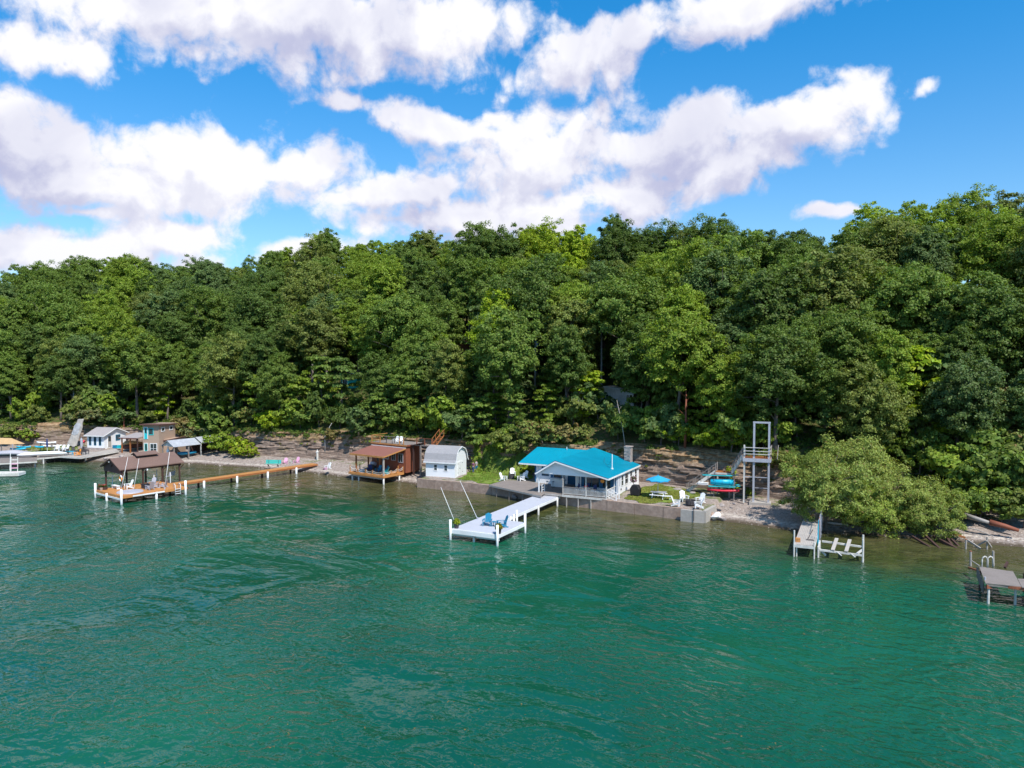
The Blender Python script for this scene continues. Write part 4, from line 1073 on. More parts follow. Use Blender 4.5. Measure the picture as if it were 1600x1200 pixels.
    MB().box(-5.5, 0, .03, .12, 2.30, 2.36).build('top_rail', 'grey_wood', o); MB().box(-5.5, 0, .05, .10, 1.52, 1.57).build('bottom_rail', 'old_white', o)
    MB().box(-.02, .07, .1, 3.2, 2.30, 2.36).build('top_rail', 'old_white', o); MB().box(0, .05, .1, 3.2, 1.52, 1.57).build('bottom_rail', 'old_white', o)
    bal = MB().box(-.016, .016, -.016, .016, 0, .74); b0 = bal.build('baluster', 'white', o); b0.location = (-5.35, .075, 1.56)
    for i in range(1, 37):
        x = -5.35 + i * .146
        if abs(x + 2.55) < .07: continue
        c = b0.copy(); C.objects.link(c); c.location = (x, .075, 1.56)
    for i in range(16):
        c = b0.copy(); C.objects.link(c); c.location = (.03, .25 + i * .185, 1.56)
    # short white rail beside the dock step
    for a in (.15, .95): MB().box(-8.35, -8.28, a - .04, a + .04, 1.4, 2.35).build('rail_post', 'white', o)
    for z in (1.65, 1.95, 2.3): MB().box(-8.33, -8.29, .2, .95, z, z + .06).build('rail', 'white', o)
    # side stairs with white rails down to the lawn
    for i in range(3): MB().box(.1, .9 , .35 + 0, 1.25, 1.0 - .0 + .12 * (2 - i) - .1, 1.04 + .12 * (2 - i) - .1).build('step', 'old_white', o).location.x = i * .28
    for y in (.28, 1.3):
        MB().bar((.05, y, 2.3), (1.15, y, 1.75), .05, .07).build('stair_rail', 'white', o); MB().bar((.05, y, 1.6), (1.15, y, 1.15), .04, .05).build('stair_rail', 'white', o)
        MB().box(1.1, 1.2, y - .05, y + .05, .6, 1.85).build('rail_post', 'white', o)
        for k in range(5): MB().box(.2 + k * .2, .23 + k * .2, y - .015, y + .015, 1.50 - .09 * k, 2.2 - .1 * k).build('baluster', 'white', o)
    # bar counter outside the kitchen window
    # chimney, vent pipe and wire on the roof
    ch = MB().box(-1.5, -.7, 11.2, 12.0, 1.2, 6.1).build('chimney', 'stone', o)
    r = random.Random(3)
    for k in range(9):
        for s in range(4):
            x = -1.55 + s * .21; z = 4.4 + k * .19; MB().box(x + .01, x + .195 + r.uniform(-.01, .02), 11.14 - r.uniform(0, .05), 11.22, z, z + .17).build('stone', 'stone', ch)
    MB().box(-1.6, -.6, 11.1, 12.1, 6.1, 6.2).build('chimney_cap', 'stone', ch)
    MB().tube([(-.9, 4.6, 4.1), (-.9, 4.6, 6.0)], .055, 8).build('vent_pipe', 'white', o); MB().tube([(-.9, 4.6, 4.15), (-.9, 4.6, 4.28)], .16, 8).build('pipe_flange', 'white', o)
    MB().tube([(-.95, 4.6, 5.6), (-1.2, 4.6, 4.75), (-1.7, 4.9, 4.55), (-2.4, 5.8, 4.85), (-2.8, 7.2, 5.1)], .015, 5).build('roof_wire', 'charcoal', o)
    MB().tube([(-9.4, 10.5, 5.4), (-9.4, 10.5, 5.75)], .05, 6).build('vent_pipe', 'white', o)
    return o, Matrix.Translation((p.x, p.y, 0)) @ Matrix.Rotation(rot, 4, 'Z')
house, HM = cottage()
c = thing('bar_counter', 'white outdoor bar counter on the entry deck of the cottage', 'counter', HM @ Vector((-8.1, 4.6, 1.4)), R(-27))
MB().box(-.9, .9, -.22, .22, 0, 1.0).build('cabinet', 'white', c); MB().box(-1.0, 1.0, -.32, .32, 1.0, 1.06).build('counter_top', 'white_plastic', c)
for i in range(2):
    s_ = thing('bar_stool', 'dark %s bar stool in front of the white counter' % ('left', 'right')[i], 'stool', HM @ Vector((-9.3 + i * .8, 3.9, 1.4)), 0, 'bar stools on the entry deck')
    MB().tube([(0, 0, .68), (0, 0, .74)], .18, 10).build('seat', 'teal_trim', s_)
    for a in range(4): MB().bar((.06 * math.cos(a * 1.57 + .78), .06 * math.sin(a * 1.57 + .78), .68), (.2 * math.cos(a * 1.57 + .78), .2 * math.sin(a * 1.57 + .78), 0), .03).build('leg', 'charcoal', s_)
# porch furniture
t = thing('patio_table', 'white glass-topped table on the cottage porch', 'table', HM @ Vector((-3.3, 1.9, 1.4)), R(-27))
MB().box(-.7, .7, -.4, .4, .70, .74).build('table_top', 'white_plastic', t)
for x in (-.6, .6): MB().bar((x, -.3, 0), (x, .3, .7), .04).build('leg', 'charcoal', t); MB().bar((x, .3, 0), (x, -.3, .7), .04).build('leg', 'charcoal', t)
def dining_chair(label, p, rot, mat='navy', group='dark chairs on the cottage porch'):
    o = thing('patio_chair', label, 'chair', p, rot, group)
    MB().box(-.24, .24, -.24, .24, .42, .47).build('seat', mat, o); MB().slab([(-.24, .22, .47), (.24, .22, .47), (.24, .34, 1.05), (-.24, .34, 1.05)], .03).build('backrest', mat, o)
    MB().bar((0, .30, .55), (0, .34, 1.02), .5, .05).build('back_pad', mat, o)
    for x in (-.21, .21):
        for y in (-.21, .21): MB().box(x - .02, x + .02, y - .02, y + .02, 0, .42).build('leg', 'charcoal', o)
        MB().box(x - .03, x + .03, -.22, .24, .64, .67).build('armrest', 'charcoal', o)
    return o
dining_chair('dark high-backed chair right of the porch table', HM @ Vector((-2.0, 2.2, 1.4)), R(30)); dining_chair('dark chair left of the porch table', HM @ Vector((-4.6, 2.2, 1.4)), R(-70)); dining_chair('dark chair behind the porch table', HM @ Vector((-3.4, 2.75, 1.4)), R(-20))
o = thing('flower_basket', 'red flower basket on the middle of the porch rail', 'flower basket', HM @ Vector((-2.6, .25, 2.36)))
MB().tube([(0, 0, 0), (0, 0, .2)], [.12, .2], 10).build('basket', 'pale_wood', o)
n = 160; r = np.random.default_rng(3); d = unit(n, r); d[:, 2] = abs(d[:, 2]); V, F = leaf_quads(d * .24 + np.array([0, 0, .2]), d, .12 * np.ones(n)); add_obj('flowers', fast_mesh('flowers', V, F), o, M['water_lily'])
o = thing('hanging_lantern', 'round orange lantern hanging under the porch roof', 'lantern', HM @ Vector((-1.1, 1.7, 3.1)))
MB().tube([(0, 0, -.22), (0, 0, -.1), (0, 0, .1), (0, 0, .22)], [.08, .24, .24, .08], 10).build('shade', 'orange', o, True); MB().tube([(0, 0, .2), (0, 0, .62)], .012, 5).build('cord', 'charcoal', o)

# grey side deck left of the cottage
o = thing('side_deck', 'weathered grey wood deck wrapping the left side of the cottage', 'deck', (at(815, 762, 1.36)).xy.to_3d())
b0 = o.location.copy(); L1, R1 = at(764, 757.5, 1.38), at(846, 775, 1.38); L2, R2 = at(800, 747, 1.38), at(866, 759, 1.38)
m = MB(); nb = 30
for i in range(nb):
    a, b = i / nb, (i + .92) / nb
    q = [L1.lerp(R1, a), L1.lerp(R1, b), L2.lerp(R2, b), L2.lerp(R2, a)]; m.slab([p - b0 for p in q], .05)
tag(m.build('deck_boards', 'grey_wood', o), kind='stuff')
MB().bar(L1 - b0 + Vector((0, 0, -.12)), R1 - b0 + Vector((0, 0, -.12)), .05, .2).build('rim_board', 'pale_wood', o)
for k in (.15, .4, .65, .88): q = L1.lerp(R1, k) - b0 + Vector((.03, .12, 0)); MB().box(q.x - .05, q.x + .05, q.y - .05, q.y + .05, -.9, 1.3).build('pier_post', 'grey_wood', o)

# lawn ring of chairs left
adirondack('white_plastic', 'white adirondack chair at the left of the lawn fire pit', at(787, 751, 1.33), R(62), 'white chairs round the lawn fire pit', 1.04)
adirondack('white_plastic', 'white adirondack chair behind the lawn fire pit', at(801, 743.5, 1.33), R(5), 'white chairs round the lawn fire pit', 1.02)
adirondack('white_plastic', 'white adirondack chair right of the lawn fire pit, nearest the cottage', at(814, 751, 1.38), R(-62), 'white chairs round the lawn fire pit', 1.04)
adirondack('white_plastic', 'white adirondack chair close behind the one nearest the cottage', at(819, 747.5, 1.38), R(-50), 'white chairs round the lawn fire pit')
fire_pit(at(799, 748, 1.38), 'dark round fire pit on the grey side deck', .42, 'charcoal', .6)
# people
person(at(739.5, 739, 1.32), R(150), 'person in a plum top and dark trousers standing beside the gambrel shed', 'plum', 'denim', 'hair', 1.68, .3)
person(at(744.5, 737.5, 1.32), R(-120), 'person in a pale top and blue shorts, right of the one in plum', 'grey_chair', 'chair_blue', 'hair', 1.72, .6, True)

# ------------------------------------------------------------------ white gambrel shed
def gambrel():
    p = at(711, 746, 1.3); o = thing('gambrel_shed', 'small white shed with a curved grey gambrel roof beside the seawall', 'shed', (p.x, p.y, 0), R(-20))
    X0, X1, D = -4.45, 0, 3.9; z0 = 1.1; ze = 3.42
    prof = [(0, ze), (.35, ze + .95), (.85, ze + 1.50), (D / 2, ze + 1.86), (D - .85, ze + 1.50), (D - .35, ze + .95), (D, ze)]
    MB().box(X0, X1, 0, D, z0, ze).build('wall', 'white_siding', o)
    for x in (X0, X1 - .12):
        MB().poly([(x, y, z) for y, z in prof] + [(x + .12, y, z) for y, z in prof], [tuple(range(7)), tuple(range(13, 6, -1))] + [(i, i + 7, (i + 1) % 7 + 7, (i + 1) % 7) for i in range(7)]).build('gable_wall', 'white_siding', o)
    outer = [(-.28, ze - .12), (.0, ze + .22), (.28, ze + 1.04), (.82, ze + 1.62), (D / 2, ze + 1.98), (D - .82, ze + 1.62), (D - .28, ze + 1.04), (D, ze + .22), (D + .28, ze - .12)]
    m = MB(); a, b = X0 - .25, X1 + .2; k = len(outer)
    m.poly([(a, y, z) for y, z in outer] + [(b, y, z) for y, z in outer] + [(a, y, z - .09) for y, z in outer] + [(b, y, z - .09) for y, z in outer],
           [(i, i + 1, k + i + 1, k + i) for i in range(k - 1)] + [(2 * k + i + 1, 2 * k + i, 3 * k + i, 3 * k + i + 1) for i in range(k - 1)] +
           [(i, 2 * k + i, 2 * k + i + 1, i + 1) for i in range(k - 1)] + [(k + i + 1, 3 * k + i + 1, 3 * k + i, k + i) for i in range(k - 1)] + [(0, k, 3 * k, 2 * k), (k - 1, 3 * k - 1, 4 * k - 1, 2 * k - 1)])
    m.build('roof', 'pale_roof', o)
    for i in range(k - 1): MB().bar((b + .02, outer[i][0], outer[i][1] - .07), (b + .02, outer[i + 1][0], outer[i + 1][1] - .07), .04, .13).build('rake_board', 'white', o)
    MB().box(a, b, -.33, -.27, ze - .26, ze - .12).build('fascia', 'white', o)
    f = front(0); window(o, f, -3.15, 2.15, .42, .75, 'white', 1, 2); window(o, f, -1.6, 2.15, .42, .75, 'white', 1, 2)
    fs = side(0)
    d = MB(fs).box(.75, 2.55, .0, .04, 1.32, 3.3).build('door', 'white', o); MB(fs).box(1.63, 1.67, .04, .05, 1.32, 3.3).build('door_gap', 'grey_chair', d)
    for y in (.8, 2.3):
        for z in (1.75, 3.0): MB(fs).box(y, y + .22, .041, .06, z, z + .06).build('hinge', 'charcoal', d)
    MB(fs).box(1.45, 1.52, .041, .1, 2.3, 2.42).build('handle', 'charcoal', d)
    MB().box(X0 - .1, X1 + .1, -.35, -.05, 1.0, 1.18).build('sill_beam', 'pale_wood', o)
gambrel()

# ------------------------------------------------------------------ red-brown boathouse
def boathouse():
    p = at(599, 744, 1.2); o = thing('boathouse', 'red-brown boathouse with an orange porch deck and rust roof', 'boathouse', (p.x, p.y, 0), R(-35)); z = 1.2
    boards(o, -6.9, 0, 0, 4.15, z, 'y', .14, .012, .04, 'cedar')
    MB().box(-6.95, .04, -.06, 0, z - .30, z - .02).build('rim_board', 'cedar', o); MB().box(0, .06, .02, 4.1, z - .30, z - .02).build('rim_board', 'cedar', o)
    MB().box(-6.6, -.2, .15, .3, z - .55, z - .32).build('beam', 'pale_wood', o); MB().box(-6.6, -.2, 3.4, 3.6, z - .5, z - .04).build('beam', 'dark_wood', o)
    for x, y in ((-6.5, .3), (-5.2, .3), (-.1, .15), (-.1, 3.3), (-6.5, 3.2)): post_round(o, x, y, -.9, z - .3, .12)
    for x, y in ((-5.6, .2), (-.1, .15), (-5.6, 2.6), (-3.6, 2.9)): MB().box(x - .09, x + .09, y - .09, y + .09, z, 3.85 + .16 * y).build('porch_post', 'cedar_dark' if x < -1 else 'pale_wood', o)
    MB().slab([(-6.5, -.15, 3.95), (.15, -.15, 3.95), (.25, 4.25, 4.65), (-6.6, 4.25, 4.65)], .14).build('porch_roof', 'rust_roof', o)
    MB().box(-6.5, .15, -.22, -.15, 3.72, 3.96).build('fascia', 'cedar', o)
    MB().bar((.2, -.15, 3.86), (.28, 4.2, 4.56), .05, .16).build('fascia', 'cedar', o); MB().box(-6.6, .3, 4.2, 4.3, 4.66, 4.74).build('flashing', 'white', o)
    MB().box(-6.6, .25, 4.3, 7.6, 1.1, 5.0).build('wall', 'barn_red', o)
    f = front(4.3)
    window(o, f, -4.0, 2.9, .8, .7, 'white', 1); window(o, f, -2.55, 2.8, .75, .95, 'grey_chair', 2); window(o, f, -1.15, 2.6, .8, 1.15, 'grey_chair', 2)
    door(o, f, -5.6, 1.22, .9, 2.0, 'barn_red', 'cedar_dark', .4)
    MB(front(4.28)).tube([(-3.0, .1, 3.3), (-3.0, .1, 3.5)], .06, 6).build('wall_lamp', 'white_plastic', o)
    # upper deck on the flat roof
    boards(o, -6.7, .4, 4.25, 7.8, 5.16, 'y', .14, .012, .06, 'grey_wood'); MB().box(-6.75, .45, 4.19, 4.24, 4.95, 5.14).build('rim_board', 'cedar', o); MB().box(.4, .45, 4.25, 7.8, 4.9, 5.12).build('rim_board', 'barn_red', o)
    for x in (-6.6, -4.9, -1.0, -.2): MB().box(x - .05, x + .05, 4.28, 4.38, 5.16, 6.15).build('rail_post', 'cedar', o)
    for x in (-3.6, -2.4): MB().box(x - .04, x + .04, 4.28, 4.36, 5.16, 6.1).build('rail_post', 'charcoal', o)
    MB().box(-6.65, -4.0, 4.26, 4.40, 6.13, 6.19).build('top_rail', 'cedar', o); MB().box(-4.0, .1, 4.27, 4.39, 6.12, 6.17).build('top_rail', 'grey_wood', o)
    MB().box(-6.65, -4.9, 4.31, 4.36, 5.6, 5.66).build('rail', 'cedar', o); MB().bar((-6.6, 4.4, 6.15), (-6.6, 7.6, 6.15), .06).build('top_rail', 'cedar', o)
    # rope railing of the lower deck
    pp = [(-6.75, .1, .9), (-6.75, 2.0, .9)] + [(x, .06, .62) for x in (-5.1, -3.5, -2.2)] + [(-.9, 3.9, .9), (.0, 1.5, .62), (.0, 2.7, .75), (.0, 3.95, .9)]
    for x, y, h in pp: MB().box(x - .05, x + .05, y - .05, y + .05, z, z + h).build('rope_post', 'cedar', o)
    def rope(a, b, s=.22):
        a = Vector(a); b = Vector(b); MB().tube([a.lerp(b, t) - Vector((0, 0, s * 4 * t * (1 - t))) for t in [i / 6 for i in range(7)]], .028, 5, False).build('rope', 'old_white', o)
    ch = [(-6.75, 2.0, 2.0), (-6.75, .1, 2.0), (-5.6, .1, 1.8), (-5.1, .06, 1.75), (-3.5, .06, 1.75), (-2.2, .06, 1.75), (-.1, .1, 1.8), (0, 1.5, 1.78), (0, 2.7, 1.9), (0, 3.95, 2.0)]
    for a, b in zip(ch[:-1], ch[1:]): rope(a, b)
    for a, b in zip(ch[2:-1], ch[3:]): rope((a[0], a[1], a[2] - .25), (b[0], b[1], b[2] - .25), .18)
    # walkway and stairs from the upper deck towards the slope
    MB().box(.47, 4.6, 5.2, 6.6, 5.05, 5.18).build('bridge', 'grey_wood', o)
    for x in (.9, 2.3): MB().box(x - .1, x + .1, 5.1, 5.3, .8, 5.04).build('bridge_post', 'grey_wood' if x > 1 else 'dark_wood', o)
    MB().slab([(.5, 5.0, 5.05), (2.4, 4.9, 5.5), (2.4, 7.0, 5.5), (.5, 7.2, 5.05)], .08).build('lean_to_roof', 'dark_wood', o)
    for x in (1.5, 3.0, 4.5): MB().box(x - .05, x + .05, 5.22, 5.32, 5.18, 6.2).build('rail_post', 'barn_red', o)
    MB().box(1.5, 4.5, 5.23, 5.31, 6.14, 6.2).build('top_rail', 'barn_red', o)
    st = MB()
    for i in range(6): MB().box(3.4, 4.2, 6.4 + i * .28, 6.66 + i * .28, 5.2 + i * .2, 5.25 + i * .2).build('stair_tread', 'cedar_dark', o)
    for x in (3.38, 4.22):
        MB().bar((x, 6.3, 5.1), (x, 8.1, 6.45), .05, .16).build('stringer', 'cedar_dark', o); MB().bar((x, 6.3, 5.95), (x, 8.1, 7.3), .05, .07).build('handrail', 'cedar_dark', o)
        for y in (6.35, 7.2, 8.05): MB().bar((x, y, 5.1 + (y - 6.3) * .75), (x, y, 6.0 + (y - 6.3) * .75), .07).build('rail_post', 'cedar_dark', o)
    return Matrix.Translation((p.x, p.y, 0)) @ Matrix.Rotation(R(-35), 4, 'Z')
BM = boathouse()
for (x, y, r_, mt, lb) in [(-4.6, 1.9, 40, 'navy', 'dark chair at the left of the boathouse porch'), (-3.2, 2.2, 0, 'chair_blue', 'teal chair in the middle of the boathouse porch'),
                           (-2.0, 2.4, -20, 'chair_blue', 'teal chair under the boathouse windows'), (-1.1, 1.6, -60, 'sup', 'bright turquoise chair by the front post of the boathouse porch')]:
    adirondack(mt, lb, BM @ Vector((x, y, 1.2)), R(-35 + r_), 'chairs on the boathouse porch', .95)
o = thing('barbecue_grill', 'silver-lidded grill at the back left of the boathouse porch', 'grill', BM @ Vector((-5.4, 3.4, 1.2)), R(-35))
MB().box(-.4, .4, -.25, .25, .1, .8).build('cabinet', 'charcoal', o); MB().tube([(-.42, 0, .9), (.42, 0, .9)], .27, 12).build('lid', 'galv', o)
o = thing('cooler_box', 'white and blue cooler behind the rope rail of the boathouse', 'cooler', BM @ Vector((-5.0, .7, 1.2)), R(-20))
MB().box(-.35, .35, -.2, .2, 0, .36).build('body', 'chair_blue', o, bevel=.03); MB().box(-.37, .37, -.22, .22, .37, .44).build('lid', 'white_plastic', o, bevel=.02)
for i, (x, lb) in enumerate([(-3.0, 'white folding chair on the upper deck of the boathouse'), (-2.0, 'second pale chair on the upper deck, to the right')]):
    adirondack('white_plastic', lb, BM @ Vector((x, 5.6, 5.16)), R(-35 + 30 * i), 'pale chairs on the upper deck', .9)

# ------------------------------------------------------------------ white L-shaped dock
def white_dock():
    p = at(778, 853, 0); o = thing('dock', 'long pale grey dock with white posts leading to the teal-roofed cottage', 'dock', (p.x, p.y, 0), R(-27)); z = 1.08
    boards(o, -5.25, 0, 0, 5.9, z, 'x', .15, .010, .04, 'dock_white'); boards(o, -5.25, -2.5, 5.91, 21.3, z, 'x', .15, .010, .04, 'dock_white')
    MB().box(-5.3, .05, -.06, 0, z - .42, z - .045).build('rim_board', 'white', o); MB().box(0, .06, .02, 5.9, z - .36, z - .045).build('rim_board', 'white', o)
    MB().box(-5.31, -5.25, .02, 21.3, z - .34, z - .045).build('rim_board', 'white', o); MB().box(-2.5, -2.44, 5.98, 21.3, z - .34, z - .045).build('rim_board', 'white', o)
    MB().box(-2.44, .06, 5.9, 5.96, z - .34, z - .045).build('rim_board', 'white', o); MB().box(-5.35, .1, -.02, .1, z - .03, z + .012).build('edge_board', 'white', o)
    MB().box(-5.2, -.1, .4, .55, z - .7, z - .43).build('beam', 'white', o)
    for x, y, t in ((-5.25, -.1, .95), (0, -.12, .95), (.05, 5.8, .95), (-2.3, 8.6, .55), (-2.35, 8.0, .2)): post_round(o, x, y, -.9, z + t, .125, 'white')
    for x, y in ((-2.36, 14.2), (-2.38, 19.6), (-5.0, 14.2), (-5.0, 19.6), (-5.0, 8.5), (-5.1, 5.7), (-2.8, .3)): post_round(o, x, y, -.9, z - .06, .12, 'old_white')
    for x in (-2.9, -3.2): post_round(o, x + 1.3, 6.4, -.4, z + .35, .05, 'white', 6)
    MB().box(-.45, -.35, .25, .5, z, z + .06).build('cleat', 'charcoal', o); MB().box(-.42, -.38, .18, .57, z + .06, z + .1).build('cleat', 'charcoal', o)
    return Matrix.Translation((p.x, p.y, 0)) @ Matrix.Rotation(R(-27), 4, 'Z')
WM = white_dock(); zD = 1.08
adirondack('chair_blue', 'blue adirondack chair facing the lake on the pale dock, left one', WM @ Vector((-2.75, 2.9, zD)), R(-12), 'blue chairs on the pale dock', 1.12)
adirondack('chair_blue', 'blue adirondack chair turned sideways on the pale dock, right one', WM @ Vector((-1.1, 2.9, zD)), R(-72), 'blue chairs on the pale dock', 1.12)
table('side_table', 'small blue side table between the two blue chairs', WM @ Vector((-1.95, 2.9, zD)), R(-27), .5, .45, .48, 'chair_blue')
planter('planter with bright yellow-green leaves at the left corner of the pale dock', WM @ Vector((-4.9, .5, zD)), 'charcoal', (.22, .28, .015), 1.15)
planter('planter with yellow flowers at the front corner of the pale dock', WM @ Vector((-.15, .45, zD)), 'charcoal', (.18, .17, .02), 1.15, 'gold_leaf')
def whip(label, a, b, r=.035, group='slanting white mooring poles'):
    o = thing('mooring_whip', label, 'pole', a, 0, group); d = Vector(b) - Vector(a)
    MB().tube([(0, 0, 0), d * .5, d], [r, r * .8, r * .5], 6).build('rod', 'white_plastic', o, True)
    MB().tube([(0, 0, -.02), (0, 0, .22)], r * 2.2, 8).build('socket', 'galv', o)
a = WM @ Vector((-5.1, .9, zD)); whip('slanting white pole leaning left off the planter corner of the pale dock', a, a + Vector((-1.65, .6, 3.9)))
a = WM @ Vector((-5.0, 4.9, zD)); whip('slanting white pole rising behind the blue chairs', a, a + Vector((-1.9, .9, 3.9)))

# ------------------------------------------------------------------ orange cedar dock with covered boat slip
def cedar_dock():
    p = at(191, 788, 0); rot = R(-38); o = thing('dock', 'orange cedar dock with a long walkway and white posts', 'dock', (p.x, p.y, 0), rot); z = 1.0
    boards(o, -7.0, .1, 0, 8.2, z, 'x', .15, .012, .04, 'cedar'); boards(o, -4.2, -2.8, 8.21, 31.2, z + .02, 'x', .15, .012, .04, 'cedar')
    MB().box(-7.0, .1, -.06, 0, z - .30, z - .045).build('rim_board', 'cedar', o); MB().box(.1, .16, 0, 8.2, z - .30, z - .045).build('rim_board', 'cedar', o)
    MB().box(-7.05, .1, -.14, -.07, z - .52, z - .31).build('bumper', 'white', o); MB().box(.17, .22, 1.2, 5.2, z - .24, z - .08).build('bumper', 'white', o)
    MB().box(-2.8, -2.74, 8.25, 31.2, z - .24, z - .022).build('rim_board', 'cedar_dark', o); MB().box(-4.26, -4.2, 8.25, 31.2, z - .24, z - .022).build('rim_board', 'cedar_dark', o)
    MB().box(-2.74, .16, 8.2, 8.26, z - .3, z - .045).build('rim_board', 'cedar', o)
    MB().box(-6.9, -.1, .3, .45, z - .7, z - .31).build('beam', 'dark_wood', o); MB().box(-6.9, -.1, 7.4, 7.55, z - .6, z - .045).build('beam', 'dark_wood', o)
    for x, y, t in ((-7.0, -.1, .85), (.08, -.12, .85), (.12, 8.0, .85)): post_round(o, x, y, -.9, z + t, .14, 'white')
    for x, y in ((-3.8, -.12), (.05, 4.2), (-2.75, 12.2), (-2.75, 17.2), (-2.75, 22.2), (-2.75, 27.2)): post_round(o, x, y, -.9, z - .06, .15, 'white')
    for x, y in ((-6.8, 7.8), (-3.5, 7.8), (-4.2, 12.2), (-4.2, 17.2), (-4.2, 22.2), (-4.2, 27.2)): post_round(o, x, y, -.9, z - .06, .15, 'dark_wood')
    # the covered slip alongside
    s = thing('boat_shelter', 'dark brown shingled boat shelter with a small cupola beside the cedar dock', 'boat shelter', (p.x, p.y, 0), rot)
    x0, x1, y0, y1, E, Z = -11.0, -5.6, 2.3, 11.0, 3.4, 4.62; xm = (x0 + x1) / 2
    MB().slab([(xm, y0, Z), (x1, y0, E), (x1, y1, E), (xm, y1, Z)], .12).build('roof', 'brown_roof', s); MB().slab([(x0, y0, E), (xm, y0, Z), (xm, y1, Z), (x0, y1, E)], .12).build('roof', 'brown_roof', s)
    for a, b in (((x0, y0 - .03, E - .08), (xm, y0 - .03, Z - .08)), ((xm, y0 - .03, Z - .08), (x1, y0 - .03, E - .08))): MB().bar(a, b, .05, .18).build('rake_board', 'dark_wood', s)
    MB().prism([(x0 + .3, 2.75), (x1 - .3, 2.75), (x1 - .3, 3.3), (xm, Z - .18), (x0 + .3, 3.3)], y0 + .3, y0 + .36).build('gable_wall', 'maroon', s)
    MB().prism([(x0 + .3, 3.0), (x1 - .3, 3.0), (x1 - .3, 3.3), (xm, Z - .18), (x0 + .3, 3.3)], y1 - .36, y1 - .3).build('gable_wall', 'maroon', s)
    for x in (x0 + .4, x1 - .4): MB().box(x - .06, x + .06, y0 + .4, y1 - .4, 3.02, 3.24).build('header_beam', 'dark_wood', s)
    for x in (x0 + .4, x1 - .4):
        for k, y in enumerate((y0 + .5, y0 + 3.2, y0 + 5.8, y1 - .5)):
            MB().box(x - .09, x + .09, y - .09, y + .09, -.9, 3.02).build('post', 'dark_wood', s)
            MB().bar((x, y + .09, 2.55), (x, y + .6, 3.05), .07).build('brace', 'dark_wood', s)
    MB().box(x1 - .55, x1 - .15, 5.9, 6.05, 2.85, 3.1).build('nameplate', 'white_plastic', s)
    # cupola with its own little roof
    c0, c1 = 5.4, 8.4
    MB().prism([(xm - .5, Z - .25), (xm + .5, Z - .25), (xm + .5, Z + .12), (xm, Z + .36), (xm - .5, Z + .12)], c0 + .15, c1 - .15).build('cupola', 'dark_wood', s)
    MB().slab([(xm, c0, Z + .47), (xm + .85, c0, Z + .10), (xm + .85, c1, Z + .10), (xm, c1, Z + .47)], .08).build('cupola_roof', 'brown_roof', s)
    MB().slab([(xm - .85, c0, Z + .10), (xm, c0, Z + .47), (xm, c1, Z + .47), (xm - .85, c1, Z + .10)], .08).build('cupola_roof', 'brown_roof', s)
    # carved fish over the entrance, white metal bird on the ridge end
    MB().tube([(xm - .25, y0 + .27, 3.4), (xm - .05, y0 + .24, 3.65), (xm + .22, y0 + .27, 3.85)], [.02, .09, .02], 6).build('fish_ornament', 'dark_wood', s)
    MB().poly([(xm - .3, y0 - .08, 4.2), (xm, y0 - .08, 4.08), (xm + .3, y0 - .08, 4.22), (xm, y0 - .08, 4.22), (xm, y0 - .16, 4.14)], [(0, 1, 3), (1, 2, 3), (0, 4, 1), (1, 4, 2)]).build('gull_ornament', 'white', s)
    # white guide posts of the lift inside the slip
    for x, y in ((x0 + .9, 3.4), (x0 + .9, 9.4), (x1 - .8, 9.4), (x1 - .9, 7.2)): MB().tube([(x, y, -.6), (x, y, 2.1)], .06, 8).build('guide_post', 'white_plastic', s)
    return Matrix.Translation((p.x, p.y, 0)) @ Matrix.Rotation(rot, 4, 'Z')
DM = cedar_dock(); z = 1.0
G = 'adirondack chairs on the cedar dock'
adirondack('white_plastic', 'white adirondack chair under the life ring post of the cedar dock', DM @ Vector((-4.6, 2.9, z)), R(-40), G, 1.08)
adirondack('grey_chair', 'pale grey adirondack chair in the middle group on the cedar dock, back left', DM @ Vector((-3.9, 5.6, z)), R(-10), G, 1.06)
adirondack('grey_chair', 'grey adirondack chair in the middle group, facing left', DM @ Vector((-2.4, 5.3, z)), R(-75), G, 1.06)
adirondack('grey_chair', 'grey adirondack chair nearest the lake edge of the cedar dock', DM @ Vector((-1.6, 4.2, z)), R(-120), G, 1.06)
adirondack('grey_chair', 'grey adirondack chair furthest right in the middle group', DM @ Vector((-1.7, 6.0, z)), R(-95), G, 1.0)
o = thing('fire_table', 'dark covered fire table between the grey chairs on the cedar dock', 'fire table', DM @ Vector((-3.0, 4.4, z)), R(-38)); MB().box(-.5, .5, -.4, .4, 0, .5).build('base', 'charcoal', o, bevel=.04); MB().box(-.58, .58, -.48, .48, .5, .56).build('top', 'black', o)
o = thing('water_mat', 'round pale grey water mat lying on the cedar dock', 'mat', DM @ Vector((-2.0, 1.9, z)), 0)
MB().tube([(0, 0, .01), (0, 0, .10)], [1.55, 1.5], 28).build('mat', 'grey_chair', o); MB().tube([(0, 0, .10), (0, 0, .13)], [1.2, 1.15], 28).build('inner_mat', 'grey_chair', o)
o = thing('life_ring', 'orange and white life ring hung on the front post of the brown boat shelter', 'life ring', DM @ Vector((-6.0, 2.62, 2.2)), R(-38))
for k in range(4):
    a0 = k * math.pi / 2 + .4; m = MB(); m.tube([(.33 * math.cos(a0 + t * .39), 0, .33 * math.sin(a0 + t * .39)) for t in range(5)], .085, 8); m.build('ring_segment', 'orange' if k % 2 else 'white_plastic', o, True)
o = thing('planter', 'low planter with dark red flowers at the left corner of the cedar dock', 'planter', DM @ Vector((-6.4, .5, z)), 0, 'planters on the docks'); MB().box(-.55, .55, -.22, .22, 0, .34).build('box', 'dark_wood', o); MB().tube([(.1, -.45, 0), (.1, -.45, .3)], [.16, .2], 10).build('pot', 'tan_wall', o)
